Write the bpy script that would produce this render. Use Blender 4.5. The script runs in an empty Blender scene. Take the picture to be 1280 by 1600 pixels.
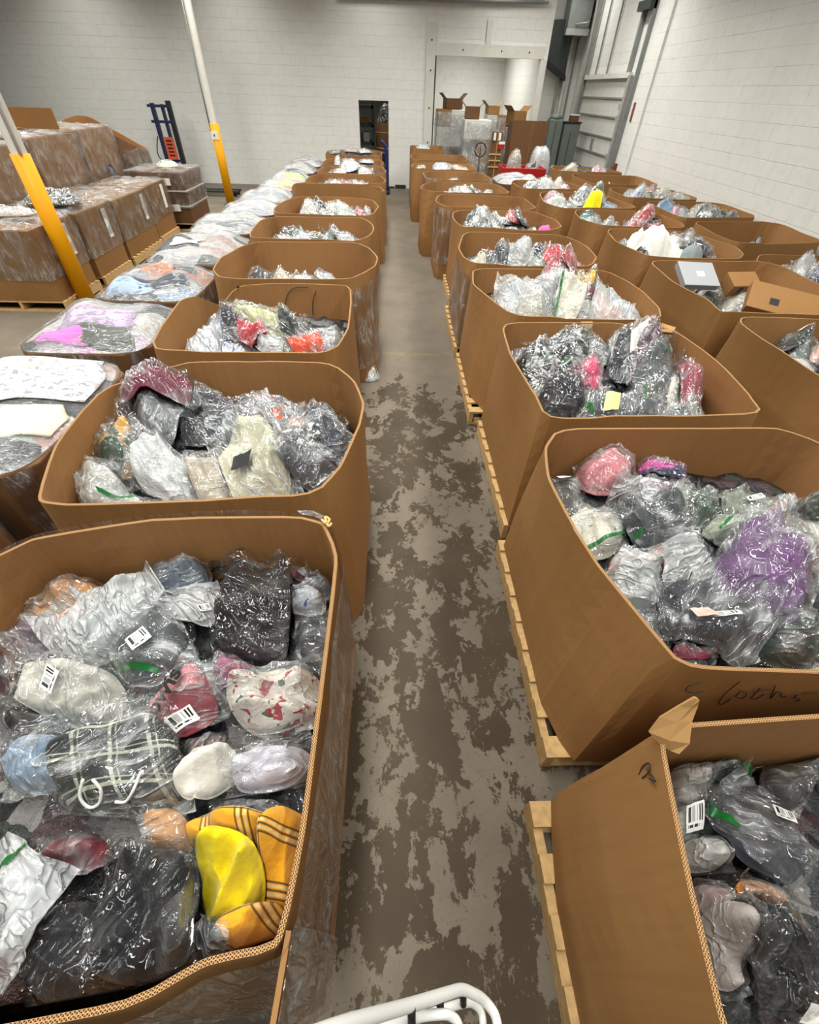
import bpy, bmesh, math, random
import numpy as np
from mathutils import Vector, Matrix

S = bpy.context.scene
COL = S.collection
random.seed(7)
# ------------------------------------------------------------------ camera
FPX = 680.0
cam_d = bpy.data.cameras.new('camera')
cam = bpy.data.objects.new('camera', cam_d)
COL.objects.link(cam)
cam_d.sensor_fit = 'VERTICAL'
cam_d.sensor_height = 24.0
cam_d.lens = 24.0 * FPX / 1600.0
cam_d.clip_start = 0.05
cam_d.clip_end = 120
_r = Vector((0.999427,-0.022123,0.025623)); _u = Vector((-0.002937,0.697389,0.716687)); _f = Vector((0.033724,0.716351,-0.696924))
cam.matrix_world = Matrix(((_r.x, _u.x, -_f.x, 0), (_r.y, _u.y, -_f.y, 0), (_r.z, _u.z, -_f.z, 2.4), (0, 0, 0, 1)))
S.camera = cam
# ------------------------------------------------------------------ light, exposure
S.view_settings.view_transform = 'Standard'
S.view_settings.look = 'None'
S.view_settings.gamma = 1.0
S.view_settings.exposure = 0.17
S.view_settings.use_curve_mapping = False
S.cycles.max_bounces = 7
S.cycles.diffuse_bounces = 3
S.cycles.glossy_bounces = 3
S.cycles.transmission_bounces = 4
S.cycles.transparent_max_bounces = 14
S.cycles.caustics_reflective = False
S.cycles.caustics_refractive = False
S.cycles.sample_clamp_indirect = 6.0
W = bpy.data.worlds.new('world'); S.world = W
W.use_nodes = True
W.node_tree.nodes['Background'].inputs[0].default_value = (0.9, 0.95, 1.0, 1)
W.node_tree.nodes['Background'].inputs[1].default_value = 0.12

def strip_light(x, y, z, power, ln=3.4, wd=0.42, col=(1.0, 0.995, 0.945), rz=0.0):
    d = bpy.data.lights.new('ceiling_or_fill_lamp', 'AREA')
    d.shape = 'RECTANGLE'; d.size = wd; d.size_y = ln; d.spread = math.radians(145); d.energy = power; d.color = col
    o = bpy.data.objects.new('ceiling_or_fill_lamp', d); COL.objects.link(o)
    o.location = (x, y, z); o.rotation_euler = (0, 0, rz)
for y_ in (-1.8, 1.9, 5.6, 9.3, 12.6, 15.4):
    for x_ in (-8.4, -4.4, -0.6, 3.0):
        strip_light(x_, y_, 5.0, (62 if y_ < 0 else 104) if y_ < 15 else 72)
strip_light(4.7, 14.8, 5.0, 70)  # added fill lamp, out of view, lifts the dim overhead door
strip_light(5.1, 18.4, 5.0, 30, 1.5)  # small fill lamp added to brighten the dark alcove
strip_light(2.6, 21.0, 4.2, 130)
strip_light(-0.7, 19.4, 3.4, 14, 1.2)

# ------------------------------------------------------------------ helpers
def new_mesh_obj(name, verts, faces, mats, parent=None, smooth=True, fmat=None, uvs=None):
    me = bpy.data.meshes.new(name)
    v = np.asarray(verts, dtype=np.float32).reshape(-1, 3)
    me.vertices.add(len(v)); me.vertices.foreach_set('co', v.ravel())
    if isinstance(faces, np.ndarray):
        nf, k = faces.shape
        me.loops.add(nf * k); me.loops.foreach_set('vertex_index', faces.astype(np.int32).ravel())
        me.polygons.add(nf)
        me.polygons.foreach_set('loop_start', np.arange(0, nf * k, k, dtype=np.int32))
        me.polygons.foreach_set('loop_total', np.full(nf, k, dtype=np.int32))
    else:
        tot = sum(len(f) for f in faces); nf = len(faces)
        me.loops.add(tot); me.loops.foreach_set('vertex_index', np.array([i for f in faces for i in f], dtype=np.int32))
        me.polygons.add(nf)
        ls = np.cumsum([0] + [len(f) for f in faces[:-1]]).astype(np.int32)
        me.polygons.foreach_set('loop_start', ls)
        me.polygons.foreach_set('loop_total', np.array([len(f) for f in faces], dtype=np.int32))
    for m in (mats if isinstance(mats, (list, tuple)) else [mats]):
        me.materials.append(m)
    if fmat is not None:
        me.polygons.foreach_set('material_index', np.asarray(fmat, dtype=np.int32))
    me.update(calc_edges=True)
    me.polygons.foreach_set('use_smooth', np.full(nf, bool(smooth)))
    if uvs is not None:
        lay = me.uv_layers.new(name='UVMap')
        li = np.empty(len(me.loops), dtype=np.int32); me.loops.foreach_get('vertex_index', li)
        lay.data.foreach_set('uv', np.asarray(uvs, dtype=np.float32)[li].ravel())
    o = bpy.data.objects.new(name, me); COL.objects.link(o)
    if parent is not None:
        o.parent = parent
    return o

class MB:
    """collects simple solids into one mesh"""
    def __init__(s): s.v = []; s.f = []
    def add(s, vs, fs):
        b = len(s.v); s.v += [tuple(p) for p in vs]; s.f += [tuple(i + b for i in f) for f in fs]; return s
    def box(s, x0, x1, y0, y1, z0, z1, M=None):
        vs = [(x0,y0,z0),(x1,y0,z0),(x1,y1,z0),(x0,y1,z0),(x0,y0,z1),(x1,y0,z1),(x1,y1,z1),(x0,y1,z1)]
        if M is not None: vs = [tuple(M @ Vector(p)) for p in vs]
        return s.add(vs, [(0,3,2,1),(4,5,6,7),(0,1,5,4),(1,2,6,5),(2,3,7,6),(3,0,4,7)])
    def tube(s, pts, r, n=10, cap=True):
        pts = [Vector(p) for p in pts]; rings = []
        rr = r if isinstance(r, (list, tuple)) else [r] * len(pts)
        ref = None
        for i, p in enumerate(pts):
            t = (pts[min(i+1, len(pts)-1)] - pts[max(i-1, 0)]).normalized()
            if ref is None: ref = Vector((0,0,1)) if abs(t.z) < .9 else Vector((1,0,0))
            a = t.cross(ref).normalized(); b = t.cross(a).normalized(); ref = -(t.cross(a)) if False else ref
            rings.append([p + (a*math.cos(2*math.pi*k/n) + b*math.sin(2*math.pi*k/n)) * rr[i] for k in range(n)])
        vs = [q for g in rings for q in g]; fs = []
        for i in range(len(pts)-1):
            for k in range(n):
                fs.append((i*n+k, i*n+(k+1)%n, (i+1)*n+(k+1)%n, (i+1)*n+k))
        if cap:
            fs.append(tuple(range(n-1, -1, -1))); fs.append(tuple((len(pts)-1)*n + k for k in range(n)))
        return s.add(vs, fs)
    def prism(s, poly, z0, z1):
        n = len(poly)
        return s.add([(x,y,z0) for x,y in poly] + [(x,y,z1) for x,y in poly],
                     [tuple(range(n-1,-1,-1)), tuple(range(n,2*n))] + [(i,(i+1)%n,n+(i+1)%n,n+i) for i in range(n)])
    def build(s, name, mat, parent=None, smooth=False, bevel=0.0):
        o = new_mesh_obj(name, s.v, s.f, mat, parent, smooth)
        if bevel:
            m = o.modifiers.new('bevel', 'BEVEL'); m.width = bevel; m.segments = 2; m.limit_method = 'ANGLE'
        return o

def smooth_path(pts, n=6):
    """Catmull-Rom through points"""
    P = [Vector(p) for p in pts]; out = []
    for i in range(len(P)-1):
        a, b, c, d = P[max(i-1,0)], P[i], P[i+1], P[min(i+2,len(P)-1)]
        for k in range(n):
            t = k / n
            out.append(0.5*((2*b) + (c-a)*t + (2*a-5*b+4*c-d)*t*t + (3*b-a-3*c+d)*t**3))
    out.append(P[-1]); return out

def tag(o, label=None, cat=None, group=None, kind=None):
    if label: o['label'] = label
    if cat: o['category'] = cat
    if group: o['group'] = group
    if kind: o['kind'] = kind
    return o

def empty(name, loc=(0,0,0), label=None, cat=None, group=None):
    o = bpy.data.objects.new(name, None); COL.objects.link(o)
    o.location = loc; o.empty_display_size = 0.1
    return tag(o, label, cat, group)

def copy_tree(o, parent=None):
    c = o.copy(); COL.objects.link(c)
    if parent is not None: c.parent = parent
    for ch in list(o.children): copy_tree(ch, c)
    return c

# value noise on the plane
_rng = np.random.RandomState(11)
_tab = _rng.rand(256, 256)
def vnoise(x, y):
    xi = np.floor(x).astype(int); yi = np.floor(y).astype(int)
    fx = x - xi; fy = y - yi
    fx = fx*fx*fx*(fx*(fx*6-15)+10); fy = fy*fy*fy*(fy*(fy*6-15)+10)
    a = _tab[xi & 255, yi & 255]; b = _tab[(xi+1) & 255, yi & 255]
    c = _tab[xi & 255, (yi+1) & 255]; d = _tab[(xi+1) & 255, (yi+1) & 255]
    return (a*(1-fx)+b*fx)*(1-fy) + (c*(1-fx)+d*fx)*fy
def ridge(x, y):
    return 1 - np.abs(2*vnoise(x, y) - 1)

# ------------------------------------------------------------------ materials
def s2l(c):
    """sRGB 0-255 -> linear"""
    return tuple(((v/255)/12.92 if v/255 <= .04045 else ((v/255+.055)/1.055)**2.4) for v in c)
class NT:
    def __init__(s, name):
        s.m = bpy.data.materials.new(name); s.m.use_nodes = True
        s.t = s.m.node_tree; s.t.nodes.clear()
        s.out = s.t.nodes.new('ShaderNodeOutputMaterial')
    def n(s, typ, **kw):
        nd = s.t.nodes.new('ShaderNode' + typ)
        for k, v in kw.items():
            if k[0] == 'i' and k[1:].isdigit(): s.put(nd, int(k[1:]), v)
            elif k.startswith('in_'): s.put(nd, k[3:].replace('_', ' '), v)
            else: setattr(nd, k, v)
        return nd
    def put(s, nd, key, v):
        if isinstance(v, bpy.types.NodeSocket): s.t.links.new(v, nd.inputs[key])
        elif isinstance(v, bpy.types.Node): s.t.links.new(v.outputs[0], nd.inputs[key])
        else: nd.inputs[key].default_value = v
    def math(s, op, a, b=None, c=None, clamp=False):
        nd = s.n('Math', operation=op, use_clamp=clamp); s.put(nd, 0, a)
        if b is not None: s.put(nd, 1, b)
        if c is not None: s.put(nd, 2, c)
        return nd.outputs[0]
    def mix(s, fac, a, b):
        nd = s.n('Mix', data_type='RGBA'); s.put(nd, 0, fac)
        for k, v in ((6, a), (7, b)):
            if isinstance(v, tuple) and len(v) == 3: v = (*v, 1)
            s.put(nd, k, v)
        return nd.outputs[2]
    def noise(s, vec, scale, detail=3, rough=.5, dist=0.0):
        nd = s.n('TexNoise'); s.put(nd, 'Scale', scale); s.put(nd, 'Detail', detail); s.put(nd, 'Roughness', rough); s.put(nd, 'Distortion', dist)
        if vec is not None: s.put(nd, 'Vector', vec)
        return nd.outputs[0]
    def mapv(s, vec, scale=(1,1,1), rot=(0,0,0), loc=(0,0,0)):
        nd = s.n('Mapping'); s.put(nd, 0, vec); nd.inputs['Scale'].default_value = scale; nd.inputs['Rotation'].default_value = rot; nd.inputs['Location'].default_value = loc
        return nd.outputs[0]
    def obj(s): return s.n('TexCoord').outputs['Object']
    def uv(s): return s.n('TexCoord').outputs['UV']
    def rng(s, v, a, b, c=0.0, d=1.0, clamp=True):
        nd = s.n('MapRange', clamp=clamp); s.put(nd, 0, v); s.put(nd, 1, a); s.put(nd, 2, b); s.put(nd, 3, c); s.put(nd, 4, d)
        return nd.outputs[0]
    def bump(s, h, strength=.3, dist=.01, normal=None):
        nd = s.n('Bump'); s.put(nd, 'Strength', strength); s.put(nd, 'Distance', dist); s.put(nd, 'Height', h)
        if normal is not None: s.put(nd, 'Normal', normal)
        return nd.outputs[0]
    def bsdf(s, col, rough=.6, metal=0.0, normal=None, spec=.5, **kw):
        nd = s.n('BsdfPrincipled')
        if isinstance(col, tuple) and len(col) == 3: col = (*col, 1)
        s.put(nd, 'Base Color', col); s.put(nd, 'Roughness', rough); s.put(nd, 'Metallic', metal); s.put(nd, 'Specular IOR Level', spec)
        if normal is not None: s.put(nd, 'Normal', normal)
        for k, v in kw.items(): s.put(nd, k.replace('_', ' '), v)
        return nd.outputs[0]
    def end(s, sh):
        s.t.links.new(sh, s.out.inputs[0]); return s.m

M = {}
def plain(key, col, rough=.6, metal=0.0, bump=0.0, scale=40, spec=.5, var=.0):
    t = NT(key); c = s2l(col); nrm = None; col_ = (*c, 1)
    if bump or var:
        nz = t.noise(t.obj(), scale, 4)
        if bump: nrm = t.bump(nz, bump, .004)
        if var: col_ = t.mix(t.rng(nz, .3, .7), tuple(x*(1-var) for x in c), tuple(min(1, x*(1+var)) for x in c))
    M[key] = t.end(t.bsdf(col_, rough, metal, nrm, spec)); return M[key]

def make_materials():
    # painted concrete block; 'a' picks which horizontal axis runs along the wall
    for key, ax in (('block_x', 0), ('block_y', 1)):
        t = NT(key); o = t.obj()
        sx = t.n('SeparateXYZ', i0=o)
        cb = t.n('CombineXYZ', i0=sx.outputs[ax], i1=sx.outputs[2])
        br = t.n('TexBrick', i0=cb.outputs[0]); br.offset = .5
        for k, v in (('Scale', 1.0), ('Mortar Size', .006), ('Mortar Smooth', .6), ('Brick Width', .43), ('Row Height', .215), ('Bias', 0.0)): t.put(br, k, v)
        for k, v in (('Color1', 1.0), ('Color2', .93), ('Mortar', .0)): br.inputs[k].default_value = (v, v, v, 1)
        n1 = t.noise(o, .7, 4, .6); n2 = t.noise(o, 7, 5, .7); n3 = t.noise(t.mapv(o, (1.6, 1.6, 6)), 1.0, 5, .7)
        base = t.mix(t.rng(n1, .3, .75), s2l((224, 223, 216)), s2l((234, 233, 227)))
        base = t.mix(t.math('MULTIPLY', t.rng(n2, .5, .8), .3), base, s2l((188, 185, 175)))
        vis = t.rng(n3, .42, .68)                         # joints show in places, filled with paint in others
        mort = t.math('MULTIPLY', br.outputs['Fac'], t.math('MULTIPLY_ADD', vis, .38, .07))
        base = t.mix(mort, base, s2l((150, 146, 136)))
        sc = t.math('MULTIPLY', t.rng(t.noise(t.mapv(o, (.8, .8, 5)), 1.7, 6, .75), .66, .74), .28)   # scuffs
        base = t.mix(sc, base, s2l((130, 126, 116)))
        nrm = t.bump(t.math('SUBTRACT', t.math('MULTIPLY', n2, .3), t.math('MULTIPLY', br.outputs['Fac'], .8)), .45, .008)
        M[key] = t.end(t.bsdf(base, .55, 0, nrm, .35))
    # worn painted concrete
    t = NT('floor_concrete'); o = t.obj(); sx = t.n('SeparateXYZ', i0=o)
    wv = t.n('VectorMath', operation='ADD', i0=o)
    nzc = t.n('TexNoise'); t.put(nzc, 'Scale', 3.0); t.put(nzc, 'Detail', 3.0); t.put(nzc, 'Vector', o)
    sub = t.n('VectorMath', operation='SCALE', i0=nzc.outputs[1]); sub.inputs['Scale'].default_value = .16
    t.put(wv, 1, sub.outputs[0])
    big = t.noise(t.mapv(wv.outputs[0], (1.25, .8, 1)), 4.4, 6, .66)
    fine = t.noise(wv.outputs[0], 22, 5, .7)
    zone = t.noise(o, .9, 2, .5)
    far = t.rng(sx.outputs[1], 4.3, 5.6, 0, 1)
    thr = t.math('ADD', t.math('MULTIPLY', big, .70), t.math('ADD', t.math('MULTIPLY', fine, .22), t.math('MULTIPLY', zone, .16)))
    edge = t.math('ADD', t.math('MULTIPLY', far, .20), .528)
    worn = t.rng(t.math('SUBTRACT', thr, edge), -.006, .006, 0, 1)
    wn2 = t.noise(o, 2.2, 4, .6); wn3 = t.noise(o, 60, 3, .6)
    paint = t.mix(t.rng(wn2, .3, .7), s2l((120, 110, 96)), s2l((104, 95, 82)))
    paint = t.mix(t.math('MULTIPLY', t.rng(wn3, .55, .8), .4), paint, s2l((66, 60, 51)))
    raw = t.mix(t.rng(wn2, .3, .7), s2l((62, 51, 37)), s2l((76, 64, 48)))
    spk = t.math('MULTIPLY', t.rng(t.noise(o, 45, 2, .5), .66, .7), t.rng(t.noise(o, 2.0, 2), .5, .6))
    raw = t.mix(t.math('MULTIPLY', spk, .8), raw, s2l((128, 122, 111)))
    col = t.mix(worn, paint, raw)
    # worn yellow marking line across the floor
    ln = t.math('MULTIPLY', t.rng(t.math('ABSOLUTE', t.math('SUBTRACT', sx.outputs[1], 5.33)), .03, .036, 1, 0), t.rng(t.noise(o, 9, 4, .7), .46, .56))
    col = t.mix(t.math('MULTIPLY', ln, .55), col, s2l((140, 124, 62)))
    rg = t.math('MULTIPLY_ADD', worn, -.08, .68)
    nrm = t.bump(t.math('ADD', t.math('MULTIPLY', worn, -1.0), t.math('MULTIPLY', wn3, .25)), .35, .004)
    M['floor_concrete'] = t.end(t.bsdf(col, rg, 0, nrm, .22))
    # corrugated board
    def board(key, c0, c1, c2):
        t = NT(key); o = t.obj()
        n1 = t.noise(o, 1.3, 3, .5); n2 = t.noise(t.mapv(o, (40, 40, 1.2)), 1.0, 2, .5); n3 = t.noise(o, 90, 2)
        col = t.mix(t.rng(n1, .3, .7), s2l(c0), s2l(c1))
        col = t.mix(t.math('MULTIPLY', t.rng(n2, .4, .7), .16), col, s2l(c2))
        scf = t.math('MULTIPLY', t.rng(t.noise(t.mapv(o, (3, 3, 7)), 1.5, 6, .8), .7, .76), .25)
        col = t.mix(scf, col, s2l((176, 142, 98)))
        nrm = t.bump(t.math('ADD', n2, t.math('MULTIPLY', n3, .3)), .12, .004)
        M[key] = t.end(t.bsdf(col, .72, 0, nrm, .3))
    board('cardboard', (150, 110, 65), (139, 99, 55), (108, 76, 42))
    board('cardboard_inner', (168, 122, 76), (155, 110, 65), (120, 84, 48))
    board('cardboard_brown', (112, 78, 48), (99, 68, 40), (78, 53, 32))
    board('cardboard_light', (174, 134, 84), (163, 124, 74), (140, 104, 62))
    # cut edge of double wall board: uv.x runs along the rim in metres, uv.y across the thickness
    t = NT('board_edge'); uv = t.n('SeparateXYZ', i0=t.uv())
    ph = t.math('MULTIPLY', uv.outputs[0], 2*math.pi/.0085)
    wave = t.math('SINE', ph)
    yy = t.math('SUBTRACT', t.math('FRACT', t.math('MULTIPLY', uv.outputs[1], 2.0)), .5)
    d = t.math('ABSOLUTE', t.math('SUBTRACT', yy, t.math('MULTIPLY', wave, .34)))
    liner = t.rng(t.math('ABSOLUTE', yy), .36, .42)
    solid = t.math('MAXIMUM', t.rng(d, .14, .24, 1, 0), liner)
    M['board_edge'] = t.end(t.bsdf(t.mix(solid, s2l((70, 46, 26)), s2l((188, 146, 98))), .8, spec=.2))
    # cloth: colour comes from the object
    def cloth_nodes(t, col, o):
        n2 = t.noise(o, 26, 5, .65); n3 = t.noise(o, 320, 2)
        n1 = t.noise(o, 7, 3)
        col = t.mix(t.math('MULTIPLY', t.rng(n1, .35, .7), .16), col, (.02, .02, .025))
        nrm = t.bump(t.math('ADD', t.math('MULTIPLY', n2, 1.0), t.math('MULTIPLY', n3, .08)), .55, .012)
        return t.end(t.bsdf(col, .85, 0, nrm, .2, Sheen_Weight=.15))
    t = NT('cloth'); oi = t.n('ObjectInfo'); M['cloth'] = cloth_nodes(t, oi.outputs['Color'], t.obj())
    def plaid(key, bg, stripes, size):
        t = NT(key); uv = t.n('SeparateXYZ', i0=t.uv()); col = (*s2l(bg), 1); col0 = col
        for axis in (0, 1):
            f = t.math('FRACT', t.math('MULTIPLY', uv.outputs[axis], size))
            for (a, b, c, al) in stripes:
                k = t.math('MULTIPLY', t.math('GREATER_THAN', f, a), t.math('LESS_THAN', f, b))
                col = t.mix(t.math('MULTIPLY', k, al), col, s2l(c))
        M[key] = cloth_nodes(t, col, t.obj())
    plaid('plaid_yellow', (226, 160, 34), [(.30, .34, (52, 44, 24), .85), (.36, .42, (226, 204, 150), .7), (.44, .48, (52, 44, 24), .85), (.50, .56, (226, 204, 150), .6), (.58, .62, (52, 44, 24), .85)], 9.0)
    plaid('plaid_green', (22, 34, 30), [(.1, .2, (206, 206, 186), .8), (.3, .34, (206, 206, 186), .7), (.55, .8, (12, 14, 16), .7)], 10.0)
    plaid('plaid_grey', (80, 84, 90), [(.1, .3, (188, 190, 192), .7), (.6, .7, (30, 30, 36), .7)], 9.0)
    def blotch(key, bg, lst):
        t = NT(key); o = t.obj(); oi = t.n('ObjectInfo')
        col = oi.outputs['Color'] if bg is None else (*s2l(bg), 1)
        off = t.n('VectorMath', operation='ADD', i0=o); sc = t.n('CombineXYZ', i0=t.math('MULTIPLY', oi.outputs['Random'], 9.0)); t.put(off, 1, sc.outputs[0])
        for i, (c, scale, th) in enumerate(lst):
            nz = t.noise(t.mapv(off.outputs[0], loc=(3.1*i, 1.7*i, .3)), scale, 2, .5, .6)
            col = t.mix(t.rng(nz, th, th+.02), col, s2l(c))
        M[key] = cloth_nodes(t, col, o)
    blotch('floral_red', (232, 222, 208), [((62, 84, 62), 17, .63), ((172, 34, 44), 21, .60), ((206, 120, 128), 34, .69)])
    blotch('floral_pale', (226, 220, 202), [((120, 132, 112), 22, .64), ((188, 160, 140), 30, .66)])
    blotch('floral_orange', (150, 150, 152), [((222, 104, 62), 16, .56), ((60, 50, 50), 30, .66)])
    blotch('floral_coral', (200, 190, 178), [((214, 92, 76), 13, .5), ((60, 92, 62), 20, .62)])
    blotch('pink_navy', (52, 50, 84), [((228, 70, 170), 13, .52), ((120, 140, 90), 22, .68)])
    blotch('peach_white', (206, 198, 186), [((226, 160, 96), 10, .5), ((150, 110, 110), 20, .66)])
    blotch('green_gold', (22, 66, 50), [((222, 164, 52), 5.5, .53)])
    blotch('camo', (42, 56, 40), [((22, 26, 22), 14, .52), ((112, 122, 84), 18, .64)])
    blotch('black_white', (24, 25, 28), [((206, 206, 204), 20, .53)])
    blotch('white_black', (222, 220, 214), [((26, 27, 30), 17, .58)])
    blotch('grey_mix', (150, 154, 152), [((50, 54, 56), 15, .56), ((226, 226, 222), 18, .54)])
    blotch('white_grey', (216, 216, 214), [((150, 153, 158), 26, .57), ((186, 176, 172), 9, .6)])
    blotch('white_blue', (214, 218, 226), [((84, 104, 168), 18, .6)])
    blotch('red_white', (190, 40, 56), [((226, 210, 206), 18, .58)])
    # mixed heap seen in the gaps
    t = NT('heap'); o = t.obj(); oi = t.n('ObjectInfo')
    nv = t.n('TexNoise'); t.put(nv, 'Scale', 6.0); t.put(nv, 'Detail', 4.0); t.put(nv, 'Vector', o)
    sv = t.n('VectorMath', operation='SCALE', i0=nv.outputs[1]); sv.inputs['Scale'].default_value = .22
    av = t.n('VectorMath', operation='ADD', i0=o, i1=sv.outputs[0])
    vo = t.n('TexVoronoi'); t.put(vo, 'Scale', 8.0); t.put(vo, 'Vector', av.outputs[0]); t.put(vo, 'Randomness', 1.0)
    sp = t.n('SeparateColor', i0=vo.outputs['Color'])
    ramp = t.n('ValToRGB', i0=sp.outputs[0]); el = ramp.color_ramp; el.interpolation = 'CONSTANT'
    cs = [(22,24,28),(58,62,64),(34,38,48),(104,106,106),(44,50,46),(132,130,126),(28,28,32),(74,58,60)]
    while len(el.elements) < len(cs): el.elements.new(.5)
    for i, c in enumerate(cs): el.elements[i].position = i/len(cs); el.elements[i].color = (*s2l(c), 1)
    nz = t.noise(o, 30, 4, .7)
    nrm = t.bump(t.math('ADD', t.math('ABSOLUTE', t.math('SUBTRACT', nz, .5)), t.math('MULTIPLY', vo.outputs['Distance'], -1.5)), 1.0, .03)
    M['heap'] = t.end(t.bsdf(ramp.outputs[0], .3, 0, nrm, .6))
    # clear polythene: thin, mostly clear, with long sharp creases whose direction differs from bag to bag
    def film(key, haze, tint, rough=.07, stretch=None, scale=5.0, gloss=.0, bstr=1.0, crease_glint=.6, frk=1.3):
        t = NT(key); o = t.obj(); oi = t.n('ObjectInfo')
        if stretch is None:
            vr = t.n('VectorRotate', rotation_type='Z_AXIS', i0=o); t.put(vr, 'Angle', t.math('MULTIPLY', oi.outputs['Random'], 6.28))
            ov = t.mapv(vr.outputs[0], (1.0, .30, .7))
        else: ov = t.mapv(o, stretch)
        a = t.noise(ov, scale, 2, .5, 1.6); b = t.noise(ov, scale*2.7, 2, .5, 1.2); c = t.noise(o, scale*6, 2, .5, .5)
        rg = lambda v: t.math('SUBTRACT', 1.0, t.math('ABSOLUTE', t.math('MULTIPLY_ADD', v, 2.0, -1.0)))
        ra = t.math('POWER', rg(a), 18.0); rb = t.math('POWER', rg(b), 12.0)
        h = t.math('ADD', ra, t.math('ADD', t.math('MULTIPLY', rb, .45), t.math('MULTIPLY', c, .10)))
        nrm = t.bump(h, bstr, .014)
        gl = t.n('BsdfGlossy', in_Color=(1, 1, 1, 1), in_Roughness=rough); t.put(gl, 'Normal', nrm)
        tr = t.n('BsdfTransparent', in_Color=(*tint, 1))
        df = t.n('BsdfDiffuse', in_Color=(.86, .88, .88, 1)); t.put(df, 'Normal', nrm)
        hz = t.math('ADD', t.math('MULTIPLY', t.math('ADD', ra, t.math('MULTIPLY', rb, .5)), t.math('MULTIPLY', t.rng(t.noise(o, 5.0, 2), .42, .62), crease_glint)), haze, clamp=True)  # film whitens along creases; strengthened to paint in white highlight streaks
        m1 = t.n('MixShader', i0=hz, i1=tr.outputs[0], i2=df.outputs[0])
        fr = t.n('Fresnel', in_IOR=1.5); t.put(fr, 'Normal', nrm)
        fac = t.math('MINIMUM', t.math('MULTIPLY_ADD', fr.outputs[0], frk, gloss), .42)
        m2 = t.n('MixShader', i0=fac, i1=m1.outputs[0], i2=gl.outputs[0])
        M[key] = t.end(m2.outputs[0])
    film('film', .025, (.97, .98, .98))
    film('film_silver', .22, (.95, .95, .95), rough=.1, stretch=(1, 1, .5), scale=7, bstr=1.0, crease_glint=.7)
    film('film_frost', .36, (.93, .94, .94), rough=.14, crease_glint=.2)
    film('film_black', .0, (.95, .95, .95), crease_glint=.12, scale=4.0)
    film('stretch_film', .02, (.96, .95, .94), rough=.1, stretch=(1, 1, .16), scale=9, bstr=.7, crease_glint=.35)
    film('stretch_film_flat', .10, (.97, .97, .97), rough=.1, stretch=(.2, .7, 1), scale=17, bstr=1.0, crease_glint=.7)
    # printed label: uv 0..1 on the sticker
    t = NT('barcode'); uv = t.n('SeparateXYZ', i0=t.uv())
    wn = t.n('TexWhiteNoise', noise_dimensions='1D'); t.put(wn, 'W', t.math('FLOOR', t.math('MULTIPLY', uv.outputs[0], 42.0)))
    bar = t.math('GREATER_THAN', wn.outputs[0], .48)
    inx = t.math('MULTIPLY', t.math('GREATER_THAN', uv.outputs[0], .1), t.math('LESS_THAN', uv.outputs[0], .9))
    iny = t.math('MULTIPLY', t.math('GREATER_THAN', uv.outputs[1], .34), t.math('LESS_THAN', uv.outputs[1], .9))
    k1 = t.math('MULTIPLY', bar, t.math('MULTIPLY', inx, iny))
    wn2 = t.n('TexWhiteNoise', noise_dimensions='1D'); t.put(wn2, 'W', t.math('FLOOR', t.math('MULTIPLY', uv.outputs[0], 27.0)))
    iny2 = t.math('MULTIPLY', t.math('GREATER_THAN', uv.outputs[1], .14), t.math('LESS_THAN', uv.outputs[1], .24))
    k2 = t.math('MULTIPLY', t.math('GREATER_THAN', wn2.outputs[0], .4), t.math('MULTIPLY', inx, iny2))
    M['barcode'] = t.end(t.bsdf(t.mix(t.math('MAXIMUM', k1, k2), s2l((232, 231, 226)), s2l((26, 26, 28))), .45))
    plain('paper', (232, 230, 224), .6); plain('duct_grey', (98, 104, 98), .5, .1, var=.1, scale=4); plain('ink', (34, 30, 28), .7); plain('print_black', (22, 20, 20), .5)
    plain('green_strip', (18, 96, 40), .3); plain('tape', (196, 164, 116), .3)
    plain('pallet_wood', (192, 156, 104), .75, bump=.4, scale=30, var=.18)
    plain('yellow_paint', (226, 154, 0), .5, bump=.1, scale=6, spec=.25); plain('white_paint', (222, 218, 208), .5, bump=.15, scale=9, var=.05)
    plain('frame_white', (216, 213, 203), .5, var=.05, scale=5)
    plain('door_panel', (206, 204, 195), .5, var=.05, scale=4); plain('galv', (172, 172, 168), .4, .3, var=.12, scale=9)
    plain('grey_steel', (134, 138, 134), .45, .2, var=.1, scale=5); plain('dark_steel', (52, 57, 54), .45, .2)
    plain('conduit', (168, 166, 158), .4, .3); plain('black', (24, 25, 28), .5); plain('black_base', (40, 42, 42), .6)
    plain('blue', (30, 46, 110), .4); plain('blue_dark', (34, 42, 74), .4); plain('red', (168, 26, 26), .4); plain('orange', (206, 84, 50), .6)
    plain('white_enamel', (226, 226, 222), .3); plain('rust', (120, 60, 50), .7); plain('ceiling_deck', (124, 124, 120), .8)
    plain('rack_green', (62, 70, 62), .5); plain('white_box', (168, 170, 173), .4); plain('twine', (208, 170, 110), .8)
make_materials()
# ------------------------------------------------------------------ bins, pallets, bags
def chaikin(P, r=.16, it=2):
    P = np.asarray(P, float)
    for _ in range(it):
        N = np.roll(P, -1, 0)
        P = np.stack([P*(1-r)+N*r, P*r+N*(1-r)], 1).reshape(-1, P.shape[1])
        r = .25
    return P

def ccw(P):
    P = np.asarray(P, float); a = P[:, 0]; b = P[:, 1]
    return P if (a*np.roll(b, -1) - b*np.roll(a, -1)).sum() > 0 else P[::-1]

def inward(P, d):
    """offset a ccw polygon inwards by d"""
    e = np.roll(P, -1, 0) - P; e /= np.linalg.norm(e, axis=1, keepdims=True) + 1e-9
    nrm = np.stack([-e[:, 1], e[:, 0]], 1)
    nv = nrm + np.roll(nrm, 1, 0); nv /= np.linalg.norm(nv, axis=1, keepdims=True) + 1e-9
    return P + nv*d

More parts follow.
